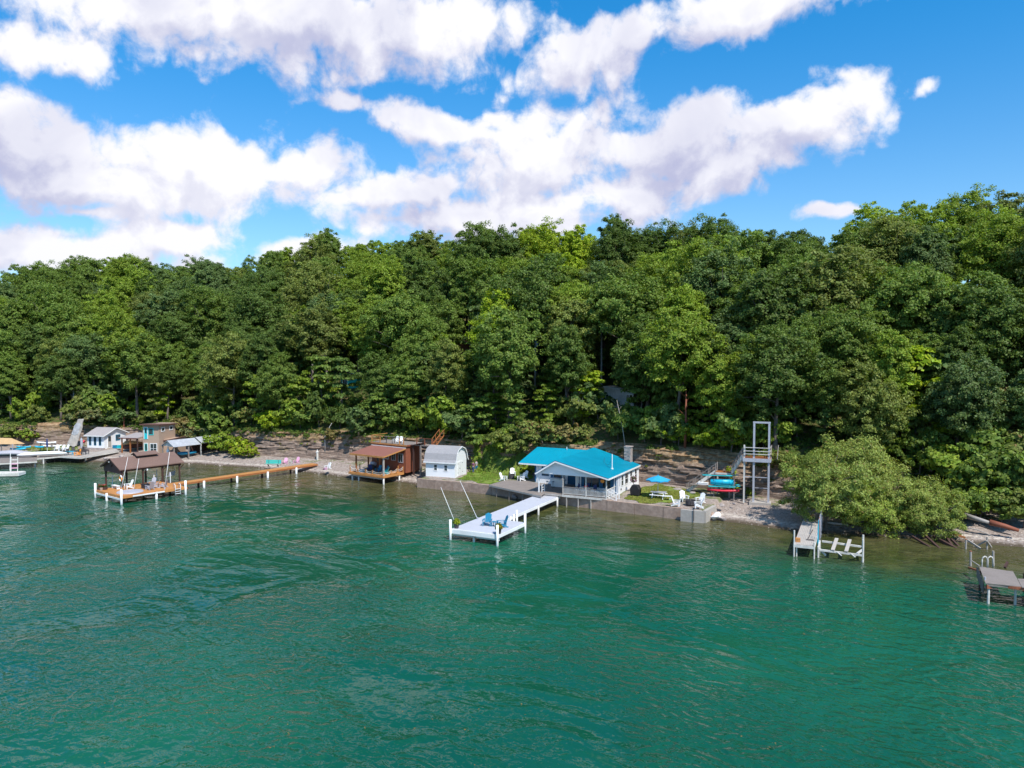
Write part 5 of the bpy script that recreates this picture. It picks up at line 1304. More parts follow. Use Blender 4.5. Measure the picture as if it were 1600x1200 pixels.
nn = 260; r = np.random.default_rng(9); c = r.uniform(-1, 1, (nn, 3)) * np.array([.5, .22, .14]) + np.array([0, 0, .46]); V, F = leaf_quads(c, unit(nn, r), .12 * np.ones(nn)); f = add_obj('foliage', fast_mesh('foliage', V, F), o, M['leaf']); f.color = (.06, .10, .02, 1)
V, F = leaf_quads(c[:60] + np.array([0, 0, .08]), unit(60, r), .12 * np.ones(60)); add_obj('flowers', fast_mesh('flowers', V, F), o, M['water_lily'])
o = thing('dock_bench', 'low white bench at the back left of the cedar dock', 'bench', DM @ Vector((-5.8, 1.9, z)), R(-38)); MB().box(-.8, .8, -.22, .22, .36, .42).build('seat', 'white', o)
for x in (-.65, .65): MB().box(x - .04, x + .04, -.2, .2, 0, .36).build('leg', 'white', o)
o = thing('swing_bench', 'grey hanging swing bench under the far end of the brown boat shelter', 'swing', DM @ Vector((-6.9, 9.6, 1.55)), R(-38 - 60)); MB().box(-.75, .75, -.25, .25, 0, .06).build('seat', 'grey_chair', o); MB().slab([(-.75, .24, .08), (.75, .24, .08), (.75, .36, .62), (-.75, .36, .62)], .05).build('backrest', 'grey_chair', o)
MB().box(-.75, -.45, -.2, .2, .06, .3).build('cushion', 'chair_blue', o)
for x in (-.78, .78): MB().tube([(x, -.2, .05), (x * .98, 0, 1.6)], .02, 5).build('chain', 'charcoal', o); MB().tube([(x, .3, .4), (x * .98, 0, 1.6)], .02, 5).build('chain', 'charcoal', o)
o = thing('dock_ladder', 'white ladder at the right corner of the cedar dock', 'ladder', DM @ Vector((.2, 6.9, z)), R(-38))
for y in (-.35, .35): MB().tube([(.05, y, -.9), (.05, y, .45), (-.15, y, .6), (-.4, y, .55), (-.4, y, 0)], .04, 6).build('side_rail', 'white_plastic', o, True)
for zz in (-.7, -.4, -.1): MB().box(0, .1, -.35, .35, zz, zz + .05).build('rung', 'white_plastic', o)
a = DM @ Vector((-3.2, 1.3, z)); whip('slanting white pole standing in the round grey mat', a, a + Vector((.75, .5, 4.3)), .035)
a = DM @ Vector((-2.4, 2.5, z)); whip('second slanting white pole just right of the one in the grey mat', a, a + Vector((.35, .9, 4.0)), .03)
a = DM @ Vector((-.4, 5.5, z)); whip('slanting white pole at the right edge of the cedar dock', a, a + Vector((.45, .6, 4.7)), .04)

# ------------------------------------------------------------------ beach between the docks
o = thing('park_bench', 'teal slatted bench on the shingle beside the cedar walkway', 'bench', at(427, 729, 1.0), R(-4))
for k in range(2): MB().slab([(-1.2, .12 + .03 * k, .55 + k * .25), (1.2, .12 + .03 * k, .55 + k * .25), (1.2, .17 + .03 * k, .74 + k * .25), (-1.2, .17 + .03 * k, .74 + k * .25)], .04).build('back_slat', 'teal_paint', o)
for k in range(2): MB().box(-1.2, 1.2, -.36 + k * .22, -.17 + k * .22, .42, .47).build('seat_slat', 'teal_paint', o)
for x in (-.75, .75): MB().bar((x, -.3, .42), (x, -.1, 0), .06, .1).build('leg', 'charcoal', o); MB().bar((x, .1, .4), (x, .22, 1.0), .05, .08).build('back_support', 'charcoal', o); MB().bar((x, -.3, .40), (x, .3, .0), .05, .08).build('leg', 'charcoal', o)
adirondack('pink', 'pink adirondack chair right of the teal bench', at(445, 726, 1.05), R(-10), 'pink chairs on the beach', 1.0)
adirondack('pink', 'pink adirondack chair furthest from the teal bench', at(463, 724.5, 1.05), R(-25), 'pink chairs on the beach', 1.0)
table('side_table', 'small pale table between the two pink chairs', at(454, 724.5, 1.05), 0, .45, .45, .42, 'old_white')
adirondack('white_plastic', 'white folding chair standing alone on the shingle', at(512, 733, .9), R(-35), 'lone chair on the beach', .95)
o = thing('beach_toy_pile', 'pink and dark beach toys heaped beside the lone white chair', 'beach toys', at(509, 734, .9)); MB().tube([(0, 0, .0), (0, 0, .3)], [.2, .25], 10).build('bucket', 'pink', o)
MB().tube([(.3, .1, .0), (.55, .3, 1.1)], .03, 6).build('paddle', 'charcoal', o); MB().box(-.4, -.1, -.1, .1, 0, .2).build('toy_boat', 'plum', o, bevel=.03)
o = thing('marker_post', 'stout pale post with a pointed cap at the foot of the cliff', 'post', hit(496, 719)); MB().tube([(0, 0, -.3), (0, 0, 1.35), (0, 0, 1.75)], [.17, .17, .05], 10).build('post', 'old_white', o)
MB().box(-.2, .2, -.2, .2, 1.30, 1.38).build('collar', 'white', o)
o = thing('bare_pole', 'thin bare pole leaning and bent against the cliff', 'pole', hit(508, 708)); MB().tube([(0, 0, -.3), (.02, -.1, 2.6), (.1, -.1, 3.1)], [.06, .045, .04], 6).build('lower_pole', 'old_white', o, True); MB().tube([(.1, -.1, 3.1), (1.1, .2, 4.9)], [.04, .02], 6).build('upper_pole', 'old_white', o, True)

# ------------------------------------------------------------------ far left: cottage, carport, tan building, shelter, docks
def white_cottage():
    p = at(163, 699, 1.1); o = thing('white_cottage', 'small white cottage with three tall blue windows and a low grey gable roof', 'cottage', (p.x, p.y, 0), R(-12)); D = 5.6; L = 4.0
    L = 3.6
    MB().box(-L, 0, 0, D, .5, 3.35).build('wall', 'white_siding', o)
    MB().poly([(x, y, z) for x in (-.1, 0) for y, z in ((0, 3.35), (D, 3.35), (D / 2, 4.35))], [(0, 1, 2), (5, 4, 3), (0, 3, 4, 1), (1, 4, 5, 2), (2, 5, 3, 0)]).build('gable_wall', 'white_siding', o)
    MB().slab([(-L - .3, -.45, 3.28), (.35, -.45, 3.28), (.35, D / 2, 4.48), (-L - .3, D / 2, 4.48)], .1).build('roof', 'grey_roof', o); MB().slab([(-L - .3, D / 2, 4.48), (.35, D / 2, 4.48), (.35, D + .45, 3.28), (-L - .3, D + .45, 3.28)], .1).build('roof', 'grey_roof', o)
    MB().bar((.38, -.45, 3.2), (.38, D / 2, 4.4), .05, .16).build('rake_board', 'white', o); MB().bar((.38, D / 2, 4.4), (.38, D + .45, 3.2), .05, .16).build('rake_board', 'white', o); MB().box(-L - .3, .35, -.5, -.45, 3.1, 3.26).build('fascia', 'white', o)
    f = front(0)
    for x in (-3.15, -2.1, -1.05): window(o, f, x, 1.5, .38, 1.5, 'chair_blue', 1, 1, .06)
    fs = side(0); door(o, fs, .9, 1.05, .85, 2.0, 'pale_wood', 'white', .5); window(o, fs, 3.0, 2.1, 1.0, .9, 'chair_blue', 2, 1, .1)
    MB().box(-L - .1, .2, -.5, -.05, .4, 1.0).build('stone_footing', 'stone', o)
white_cottage()
def tan_building():
    p = at(249, 711, 1.0); o = thing('tan_building', 'tan two-storey building with turquoise doors and white-trimmed windows', 'building', (p.x, p.y, 0), R(-5)); L, D = 2.9, 5.2
    p.z = 0
    MB().box(-L, 0, 0, D, .5, 6.05).build('wall', 'tan_wall', o); MB().box(.0, 1.9, 1.6, D, .5, 3.5).build('annex_wall', 'tan_wall', o)
    MB().slab([(-L - .25, -.5, 6.30), (.3, -.5, 6.30), (.3, D + .3, 5.95), (-L - .25, D + .3, 5.95)], .14).build('roof', 'brown_roof', o); MB().box(-L - .25, .3, -.55, -.5, 6.12, 6.32).build('fascia', 'maroon', o); MB().bar((.33, -.5, 6.2), (.33, D + .3, 5.86), .05, .16).build('fascia', 'maroon', o)
    MB().slab([(.0, 1.2, 3.35), (2.2, 1.2, 3.75), (2.2, D + .2, 3.75), (.0, D + .2, 3.35)], .1).build('annex_roof', 'maroon', o)
    f = front(0)
    door(o, f, -2.6, 3.7, .55, 2.0, 'aqua', 'white', .5); window(o, f, -1.75, 4.5, .7, 1.0, 'aqua', 1, 1, .1); door(o, f, -2.6, 1.0, .55, 1.95, 'teal_paint', 'white', .6); window(o, f, -1.55, 1.3, 1.1, 1.6, 'white', 2, 2, .1)
    fs = side(0); window(o, fs, .8, 5.0, .9, .5, 'white', 1, 1, .12); window(o, fs, 3.4, 5.0, .9, .5, 'white', 1, 1, .12)
    window(o, front(1.6), .7, 2.5, .7, .45, 'white', 1, 1, .1)
tan_building()
o = thing('carport', 'open lean-to carport with brown roof and wooden posts beside the tan building', 'carport', at(203, 704.5, 1.0).xy.to_3d(), R(-8))
MB().slab([(-1.9, -.4, 3.35), (1.7, -.4, 3.35), (1.7, 4.6, 3.75), (-1.9, 4.6, 3.75)], .12).build('roof', 'grey_roof', o); MB().box(-1.9, 1.7, -.45, -.4, 3.18, 3.36).build('fascia', 'maroon', o)
for x in (-1.5, .1, 1.5):
    for y in (0, 4.2): MB().box(x - .09, x + .09, y - .09, y + .09, .6, 3.3).build('post', 'cedar_dark' if y == 0 and x < 1 else 'dark_wood', o)
o = thing('covered_boat', 'small boat with a grey and tan cover stored under the carport', 'boat', at(201, 703, 1.0) + Vector((0, 1.6, .1)), R(60))
loft('hull', [(-2.2, .2, .2, .8), (-1.6, .75, 0, .85), (0, .9, 0, .85), (1.6, .85, .05, .8), (2.0, .7, .1, .75)], 'maroon', o); loft('cover', [(-2.2, .2, .75, .85), (-1.2, .75, .7, 1.5), (0, .9, .7, 1.35), (1.9, .75, .7, 1.0)], 'tan_canopy', o)
o = thing('utility_pole', 'short brown pole on the bank behind the carport', 'pole', hit(194, 672)); MB().tube([(0, 0, -.5), (0, 0, 3.2)], .13, 8).build('pole', 'barn_red', o); MB().box(-.1, .1, -.1, .1, 3.2, 3.26).build('cap', 'dark_wood', o)
for (x, mt, lb) in ((180, 'chair_blue', 'blue storage tub beside the white cottage'), (185.5, 'aqua', 'turquoise storage tub right of the blue one')):
    o = thing('storage_tub', lb, 'tub', at(x, 700.5, 1.1), R(-15), 'tubs beside the white cottage'); MB().box(-.4, .4, -.25, .25, 0, .5).build('tub', mt, o, bevel=.03); MB().box(-.43, .43, -.28, .28, .5, .56).build('lid', mt, o)
def tin_shelter():
    p = at(265, 713, 1.0); o = thing('boat_shelter', 'open shelter with silver tin gable roof in front of the tan building', 'boat shelter', (p.x, p.y, 0), R(-35)); a = 3.0; E = 2.75; Z = 3.7
    MB().slab([(-1.9, -.4, E), (0, -.4, Z), (0, 4.6, Z), (-1.9, 4.6, E)], .06).build('roof', 'tin', o); MB().slab([(0, -.4, Z), (1.9, -.4, E), (1.9, 4.6, E), (0, 4.6, Z)], .06).build('roof', 'tin', o)
    MB().slab([(-1.9, 4.75, E + .15), (0, 4.75, Z + .1), (0, 9.0, Z + .1), (-1.9, 9.0, E + .15)], .06).build('roof', 'plastic_grey', o); MB().slab([(0, 4.75, Z + .1), (1.9, 4.75, E + .15), (1.9, 9.0, E + .15), (0, 9.0, Z + .1)], .06).build('roof', 'plastic_grey', o)
    MB().prism([(-1.7, 2.7), (1.7, 2.7), (0, 3.55)], -.2, -.14).build('gable_wall', 'old_white', o)
    for x in (-1.7, 1.7):
        for y in (-.2, 2.4, 4.7, 8.8): MB().box(x - .08, x + .08, y - .08, y + .08, .5, 2.8).build('post', 'old_white' if y == 4.7 else 'grey_wood', o)
    MB().box(-1.75, 1.75, 8.8, 8.9, .6, 2.8).build('back_wall', 'dark_wood', o); MB().box(-1.78, -1.72, 4.8, 8.8, .6, 2.7).build('side_wall', 'dark_wood', o)
    return Matrix.Translation((p.x, p.y, 0)) @ Matrix.Rotation(R(-35), 4, 'Z')
TM = tin_shelter()
o = thing('statue', 'white garden statue under the gable of the tin shelter', 'statue', TM @ Vector((-1.1, .4, 1.0))); MB().tube([(0, 0, 0), (0, 0, .4), (0, 0, .9), (0, 0, 1.2), (0, 0, 1.3)], [.3, .22, .28, .12, .08], 10).build('figure', 'white_plastic', o, True); MB().tube([(0, 0, 1.28), (0, 0, 1.42), (0, 0, 1.52)], [.1, .14, .06], 8).build('head', 'white_plastic', o, True); MB().box(-.3, .3, -.3, .3, -.1, .05).build('plinth', 'concrete', o)
o = thing('rowing_boat', 'blue boat hull stored inside the tin shelter', 'boat', TM @ Vector((.5, 2.8, 1.0)), R(50)); loft('hull', [(-1.6, .15, .25, .6), (-1, .5, 0, .6), (.6, .6, 0, .55), (1.5, .5, .05, .55)], 'chair_blue', o); MB().box(-.2, .1, -.5, .5, .45, .5).build('thwart', 'pale_wood', o)
for i, (x, y) in enumerate([(-.3, .3), (.5, .5)]):
    o = thing('garden_chair', ('dark garden chair right of the white statue', 'second dark garden chair under the tin roof')[i], 'chair', TM @ Vector((x, y, 1.0)), R(-20), 'garden chairs under the tin roof'); MB().box(-.25, .25, -.25, .25, .4, .45).build('seat', 'charcoal', o); MB().box(-.25, .25, .22, .27, .45, .95).build('backrest', 'charcoal', o)
    for xx in (-.22, .22):
        for yy in (-.22, .22): MB().box(xx - .02, xx + .02, yy - .02, yy + .02, 0, .4).build('leg', 'charcoal', o)
# leaning tarp-wrapped hull
o = thing('wrapped_hull', 'long grey hull wrapped in a torn tarp, standing on end against the cliff', 'boat', at(112, 697, 1.1), 0)
a = at(112, 697, 1.1); rt = Vector((1.25, 1.1, 4.9)); nrm = Vector((.25, -.97, 0))
V = []; F = []; n = 9
for i in range(8):
    t = i / 7; w = .95 - .25 * t if t < .85 else .55; c = rt * t
    for k in range(n):
        q = math.pi * k / (n - 1); V.append(tuple(c + Vector((math.cos(q) * w, -math.sin(q) * .35 - .05 * math.sin(i * 2.3 + k), .12 * math.sin(k * 1.9 + i)))))
for i in range(7):
    for k in range(n - 1): F.append((i * n + k, i * n + k + 1, (i + 1) * n + k + 1, (i + 1) * n + k))
    F.append((i * n + n - 1, i * n, (i + 1) * n, (i + 1) * n + n - 1))
F.append(tuple(range(n))); F.append(tuple(range(7 * n, 8 * n))); m = MB(); m.V = V; m.F = F; m.build('hull', 'concrete_pale', o)
m = MB(); m.V = [tuple(Vector(v) + Vector((0, -.05, 0))) for v in V[3 * n:7 * n]]; m.F = [(i * n + k, i * n + k + 1, (i + 1) * n + k + 1, (i + 1) * n + k) for i in range(3) for k in range(2, n - 1)]; m.build('tarp', 'plastic_grey', o)
# canvas canopy
o = thing('canopy', 'tan canvas canopy over a boat slip at the far left edge', 'canopy', at(10, 703, 1.0).xy.to_3d(), R(-8))
MB().poly([(-6, -1.6, 2.2), (2.6, -1.2, 2.2), (3.2, .6, 2.1), (-6, .9, 2.2), (-6, -.2, 3.2), (1.2, -.1, 3.15)], [(0, 1, 5, 4), (1, 2, 5), (2, 3, 4, 5), (0, 4, 3), (0, 3, 2, 1)]).build('canvas', 'tan_canopy', o)
for x in (-5, -1.5, 2.4):
    for y in (-1.3, .6): MB().tube([(x, y, .4), (x, y, 2.25)], .06, 6).build('post', 'galv', o)
MB().box(-4.5, -.6, -1.1, -.9, 1.2, 1.7).build('white_panel', 'white_plastic', o)
# kayaks and rack
kayak('turquoise kayak lying on the grass beside the tan canopy', at(28, 703, 1.05), R(10), 2.6, 'cyan', 'kayaks at the far left'); kayak('second turquoise kayak, nearer the canopy, a little behind', at(37, 700, 1.05), R(-5), 2.8, 'cyan', 'kayaks at the far left')
def rack(label, p, rot, w, levels, d=.7, mat='grey_wood'):
    o = thing('kayak_rack', label, 'rack', p, rot)
    for x in (-w / 2, w / 2):
        for y in (-d / 2, d / 2): MB().box(x - .05, x + .05, y - .05, y + .05, -.2, levels[-1] + .25).build('upright', mat, o)
        for z in levels: MB().box(x - .04, x + .04, -d / 2 - .35, d / 2 + .2, z - .08, z).build('arm', mat, o)
    for z in levels[::2]: MB().box(-w / 2, w / 2, d / 2 - .04, d / 2 + .04, z - .16, z - .08).build('crossbar', mat, o)
    return o
p = at(75, 702, 1.0); rack('grey wooden kayak rack under the far left cliff', p, R(-12), 2.4, (.45, 1.05))
kayak('pale kayak on the upper arms of the far left rack', p + Vector((-.2, -.1, 1.05)), R(-2), 3.6, 'white_plastic', 'kayaks on the far left rack'); kayak('white kayak on the lower right of the far left rack', p + Vector((.9, -.2, .45)), R(6), 3.2, 'white_plastic', 'kayaks on the far left rack')
kayak('short turquoise kayak on the lower left of the far left rack', p + Vector((-1.3, -.3, .30)), R(0), 1.8, 'cyan', 'kayaks on the far left rack', 0, .3)
umbrella_pole('closed navy parasol on the grey deck at the far left', at(74, 709, 1.1), .5, 2.6, 'navy', True)
# grey decks over the dark crib, jetty and ladder
def grey_jetty():
    z = 1.05; b = at(100, 716, 0); o = thing('jetty', 'weathered grey jetty and deck at the far left over a dark crib', 'jetty', (b.x, b.y, 0)); b = o.location
    def strip(pts, nb, mat='grey_wood'):
        L1, R1, L2, R2 = [at(x, y, z) - Vector(b) for x, y in pts]; m = MB()
        for i in range(nb):
            q, w = i / nb, (i + .93) / nb; m.slab([L1.lerp(R1, q), L1.lerp(R1, w), L2.lerp(R2, w), L2.lerp(R2, q)], .05)
        tag(m.build('deck_boards', mat, o), kind='stuff'); MB().bar(L1 + Vector((0, -.03, -.14)), R1 + Vector((0, -.03, -.14)), .05, .2).build('rim_board', 'old_white', o)
    strip([(-60, 727), (58, 720.5), (-60, 718), (58, 714)], 60); strip([(57, 716), (95, 712.5), (66, 709), (112, 706)], 20); strip([(94, 712.8), (126, 714.8), (108, 706), (150, 706)], 20, 'pale_wood')
    strip([(126.5, 714.8), (186, 704.5), (150.5, 706), (180, 701)], 26, 'pale_wood')
    for x, y in ((0, 726), (30, 725), (55, 727), (68, 723)): q = at(x, y + 2, 0) - Vector(b); MB().tube([(q.x, q.y, -.9), (q.x, q.y, 1.0)], .11, 8).build('pile', 'old_white', o)
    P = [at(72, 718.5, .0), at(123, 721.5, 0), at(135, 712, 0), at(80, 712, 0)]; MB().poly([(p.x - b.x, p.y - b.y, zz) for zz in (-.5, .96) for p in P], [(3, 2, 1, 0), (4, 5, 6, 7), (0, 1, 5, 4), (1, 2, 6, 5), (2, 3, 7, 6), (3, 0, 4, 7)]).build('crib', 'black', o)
    q = at(134, 718, 0.3) - Vector(b); MB().box(q.x - .1, q.x + .1, q.y - .1, q.y + .1, -.5, 1.0).build('pile', 'old_white', o)
    for (x0, x1) in ((100, 103),): pass
grey_jetty()
o = thing('canoe', 'long white canoe lying upside down on the grey jetty', 'canoe', at(66, 711.5, 1.3), R(22)); loft('hull', [(-3.6, .05, .1, .3), (-2.8, .35, 0, .5), (-1.2, .55, 0, .6), (1.2, .55, 0, .6), (2.8, .35, 0, .5), (3.6, .05, .1, .3)], 'white_plastic', o); MB().box(-2.6, 2.6, -.02, .02, .55, .63).build('keel', 'white', o)
o = thing('swim_ladder', 'faded pink and white ladder standing out of the water at the far left', 'ladder', at(22, 741, .2), R(12))
for x in (-.45, .45): MB().bar((x, 0, -.4), (x - .15, .7, 2.5), .09).build('side_rail', 'old_white', o)
for k in range(4): MB().bar((-.45 - .03 * k, .12 + .15 * k, .3 + .6 * k), (.45 - .03 * k, .12 + .15 * k, .3 + .6 * k), .05, .14).build('tread', 'pink' if k < 3 else 'old_white', o)
MB().tube([(-.75, .5, .5), (-.7, .75, 3.1)], .04, 6).build('pole', 'white_plastic', o)
o = thing('swim_float', 'white swimming float at the far left edge of the water', 'float', at(0, 742, .3).xy.to_3d(), R(6)); boards(o, -6, 2.6, -.1, 1.9, .55, 'x', .3, .02, .06, 'old_white'); MB().box(-6, 2.6, -.16, -.1, .1, .5).build('rim_board', 'old_white', o); MB().box(2.6, 2.66, -.1, 1.9, .1, .5).build('rim_board', 'white', o)
MB().box(-5.8, 2.4, .1, 1.7, -.3, .45).build('pontoon', 'charcoal', o)
o = thing('pontoon_boat', 'low boat under a grey cover moored at the far left edge', 'boat', at(2, 722, .2) + Vector((0, 3.5, 0)), R(8)); loft('hull', [(-5, .8, -.2, .7), (0, 1.2, -.3, .75), (2.6, 1.0, -.2, .75), (3.4, .2, .2, .8)], 'charcoal', o); loft('cover', [(-5, .8, .6, 1.3), (0, 1.15, .6, 1.6), (2.4, .9, .6, 1.2), (3.2, .2, .6, .9)], 'grey_chair', o)
# furniture on the grey deck
adirondack('orange', 'orange adirondack chair on the grey deck', at(121, 711.5, 1.1), R(-30), 'chairs on the grey deck', 1.0)
table('patio_table', 'light blue table on the grey deck', at(110, 710.5, 1.1), R(-10), 1.3, .7, .6, 'cyan')
table('patio_table', 'dark wire table right of the orange chair', at(131, 709.5, 1.1), R(-10), 1.4, .8, .7, 'charcoal')
for i, (x, y, lb) in enumerate([(104, 711, 'dark wire chair left of the light blue table'), (115, 708.5, 'dark wire chair behind the light blue table'), (127, 711, 'dark wire chair left of the dark table'), (137, 708, 'dark wire chair right of the dark table'), (133, 706.5, 'dark wire chair behind the dark table')]): dining_chair(lb, at(x, y, 1.1), R(40 * i), 'charcoal', 'wire chairs on the grey deck')
adirondack('white_plastic', 'white adirondack chair behind the white canoe', at(89, 704.5, 1.05), R(15), 'white chairs on the far left grass', 1.0)
adirondack('white_plastic', 'white adirondack chair below the wrapped hull, left', at(97, 704.5, 1.05), R(-10), 'white chairs on the far left grass', 1.0); adirondack('white_plastic', 'white adirondack chair below the wrapped hull, right', at(103, 704, 1.05), R(-25), 'white chairs on the far left grass', 1.0)
o = thing('barbecue_grill', 'small red kettle grill at the left corner of the white cottage', 'grill', at(131, 697, 1.15)); MB().tube([(0, 0, .6), (0, 0, .75), (0, 0, .95), (0, 0, 1.08)], [.15, .34, .30, .08], 12).build('bowl', 'red', o, True)
for k in range(3): MB().bar((.1 * math.cos(k * 2.1), .1 * math.sin(k * 2.1), .65), (.3 * math.cos(k * 2.1), .3 * math.sin(k * 2.1), 0), .03).build('leg', 'charcoal', o)
o = thing('water_heater', 'grey upright cylinder beside the red grill', 'tank', at(127.5, 699, 1.15)); MB().tube([(0, 0, 0), (0, 0, 1.5), (0, 0, 1.62)], [.22, .22, .1], 12).build('tank', 'galv', o); MB().tube([(0, 0, 1.6), (0, 0, 1.95)], .04, 6).build('pipe', 'galv', o)

# ------------------------------------------------------------------ right lawn
umb = umbrella_pole('round sky-blue parasol open over the picnic table', at(1028, 776, 1.35), 1.45, 2.55, 'umbrella')
def picnic(label, p, rot):
    o = thing('picnic_table', label, 'picnic table', p, rot)
    for i in range(4): MB().box(-.9, .9, -.36 + i * .185, -.36 + i * .185 + .17, .70, .745).build('table_board', 'galv', o)
    for s in (-1, 1): MB().box(-.9, .9, s * .72 - .13, s * .72 + .13, .42, .46).build('seat_board', 'white_plastic', o)
    for x in (-.65, .65):
        MB().bar((x, -.62, 0), (x, -.15, .70), .06, .09).build('leg', 'white', o); MB().bar((x, .62, 0), (x, .15, .70), .06, .09).build('leg', 'white', o); MB().box(x - .03, x + .03, -.8, .8, .34, .42).build('crossbar', 'white', o)
    return o
picnic('white picnic table under the sky-blue parasol', at(1029, 778, 1.35), R(-24))
o = thing('garden_bench', 'small white bench right of the picnic table', 'bench', at(1041, 780.5, 1.35), R(-10)); MB().box(-.5, .5, -.2, .2, .38, .43).build('seat', 'white_plastic', o)
for x in (-.42, .42): MB().bar((x, -.15, 0), (x, .15, .38), .05).build('leg', 'white', o); MB().bar((x, .15, 0), (x, -.15, .38), .05).build('leg', 'white', o)
o = thing('barbecue_grill', 'grill under a black cover standing against the cottage side wall', 'grill', at(993, 774, 1.3), R(-30)); MB().prism([(-.55, .05), (.55, .05), (.62, .85), (.52, .95), (.35, 1.28), (-.35, 1.28), (-.52, .95), (-.62, .85)], -.36, .36).build('cover', 'black', o, bevel=.05)
for x in (-.45, .45): MB().tube([(x, -.3, -.02), (x, -.3, .12)], .05, 6).build('caster', 'charcoal', o)
o = thing('flower_basket', 'pink flower basket hanging behind the covered grill', 'flower basket', at(990, 768, 1.3) + Vector((0, 0, 1.5))); r = np.random.default_rng(5); V, F = leaf_quads(unit(180, r) * .36, unit(180, r), .16 * np.ones(180)); f = add_obj('foliage', fast_mesh('foliage', V, F), o, M['leaf']); f.color = (.12, .13, .05, 1); V, F = leaf_quads(unit(90, r) * .38, unit(90, r), .15 * np.ones(90)); add_obj('flowers', fast_mesh('flowers', V, F), o, M['pink']); MB().tube([(0, .1, -1.5), (0, .1, .5)], .03, 6).build('pole', 'charcoal', o)
fire_pit(at(1079, 788, 1.35), 'dark round fire pit between the four white chairs on the gravel', .58, 'charcoal', .5)
G = 'white chairs round the gravel fire pit'
adirondack('white_plastic', 'white adirondack chair left of the gravel fire pit, low in front', at(1057, 790.5, 1.35), R(70), G, 1.08); adirondack('white_plastic', 'white adirondack chair behind the gravel fire pit', at(1069, 783, 1.35), R(15), G, 1.12)
adirondack('white_plastic', 'white adirondack chair right of the gravel fire pit, further back', at(1094, 786, 1.35), R(-50), G, 1.08); adirondack('white_plastic', 'white adirondack chair right of the gravel fire pit, nearest the seawall', at(1091, 793.5, 1.35), R(-100), G, 1.1)

# ------------------------------------------------------------------ kayak rack, cliff stairs, lift tower
p = at(1131, 776.5, 1.25); RR = -24 + 8
rack('dark timber rack of boards and kayaks below the cliff stairs', p, R(RR), 2.3, (.75, 1.25, 2.15, 2.6), .8)
G = 'boats on the rack below the cliff stairs'
kayak('red kayak on the lowest arms of the rack', p + Vector((-.2, -.45, .70)), R(RR + 3), 3.7, 'red', G, 0, .33); paddle_board('turquoise paddle board on the second arms of the rack', p + Vector((-.1, -.4, 1.25)), R(RR + 4), 3.7, 'sup', G)
o = thing('inflatable_tube', 'fat cyan roll of inflatable mat on the upper part of the rack', 'inflatable', p + Vector((-.3, -.25, 1.85)), R(RR + 4), G); MB().tube([(-1.35, 0, 0), (-1.3, 0, 0), (1.3, 0, 0), (1.35, 0, 0)], [.22, .33, .33, .2], 14).build('roll', 'cyan', o, True); MB().tube([(1.36, 0, 0), (1.5, 0, 0)], .2, 12).build('end_cap', 'pink', o)
for x in (-.8, 0, .8): MB().tube([(x - .02, 0, 0), (x + .02, 0, 0)], .345, 14).build('strap', 'chair_blue', o)
paddle_board('second turquoise board right under the cyan roll', p + Vector((.3, -.3, 1.42)), R(RR + 6), 3.0, 'sup', G, .35); paddle_board('turquoise paddle board on the top arms of the rack', p + Vector((-.5, -.2, 2.55)), R(RR + 6), 4.2, 'sup', G)
table('work_bench', 'grey timber bench with white tubs left of the board rack', at(1095, 771, 1.25), R(-28), 2.6, .8, 1.1, 'grey_wood', 'bench')
o = thing('storage_tub', 'white tub lying on the grey timber bench', 'tub', at(1096, 771, 1.25) + Vector((.2, 0, 1.1)), R(-28), 'tubs on the bench'); MB().box(-.6, .6, -.25, .25, 0, .22).build('tub', 'white_plastic', o, bevel=.04); MB().box(-.62, .62, -.27, .27, .22, .26).build('lid', 'white', o)
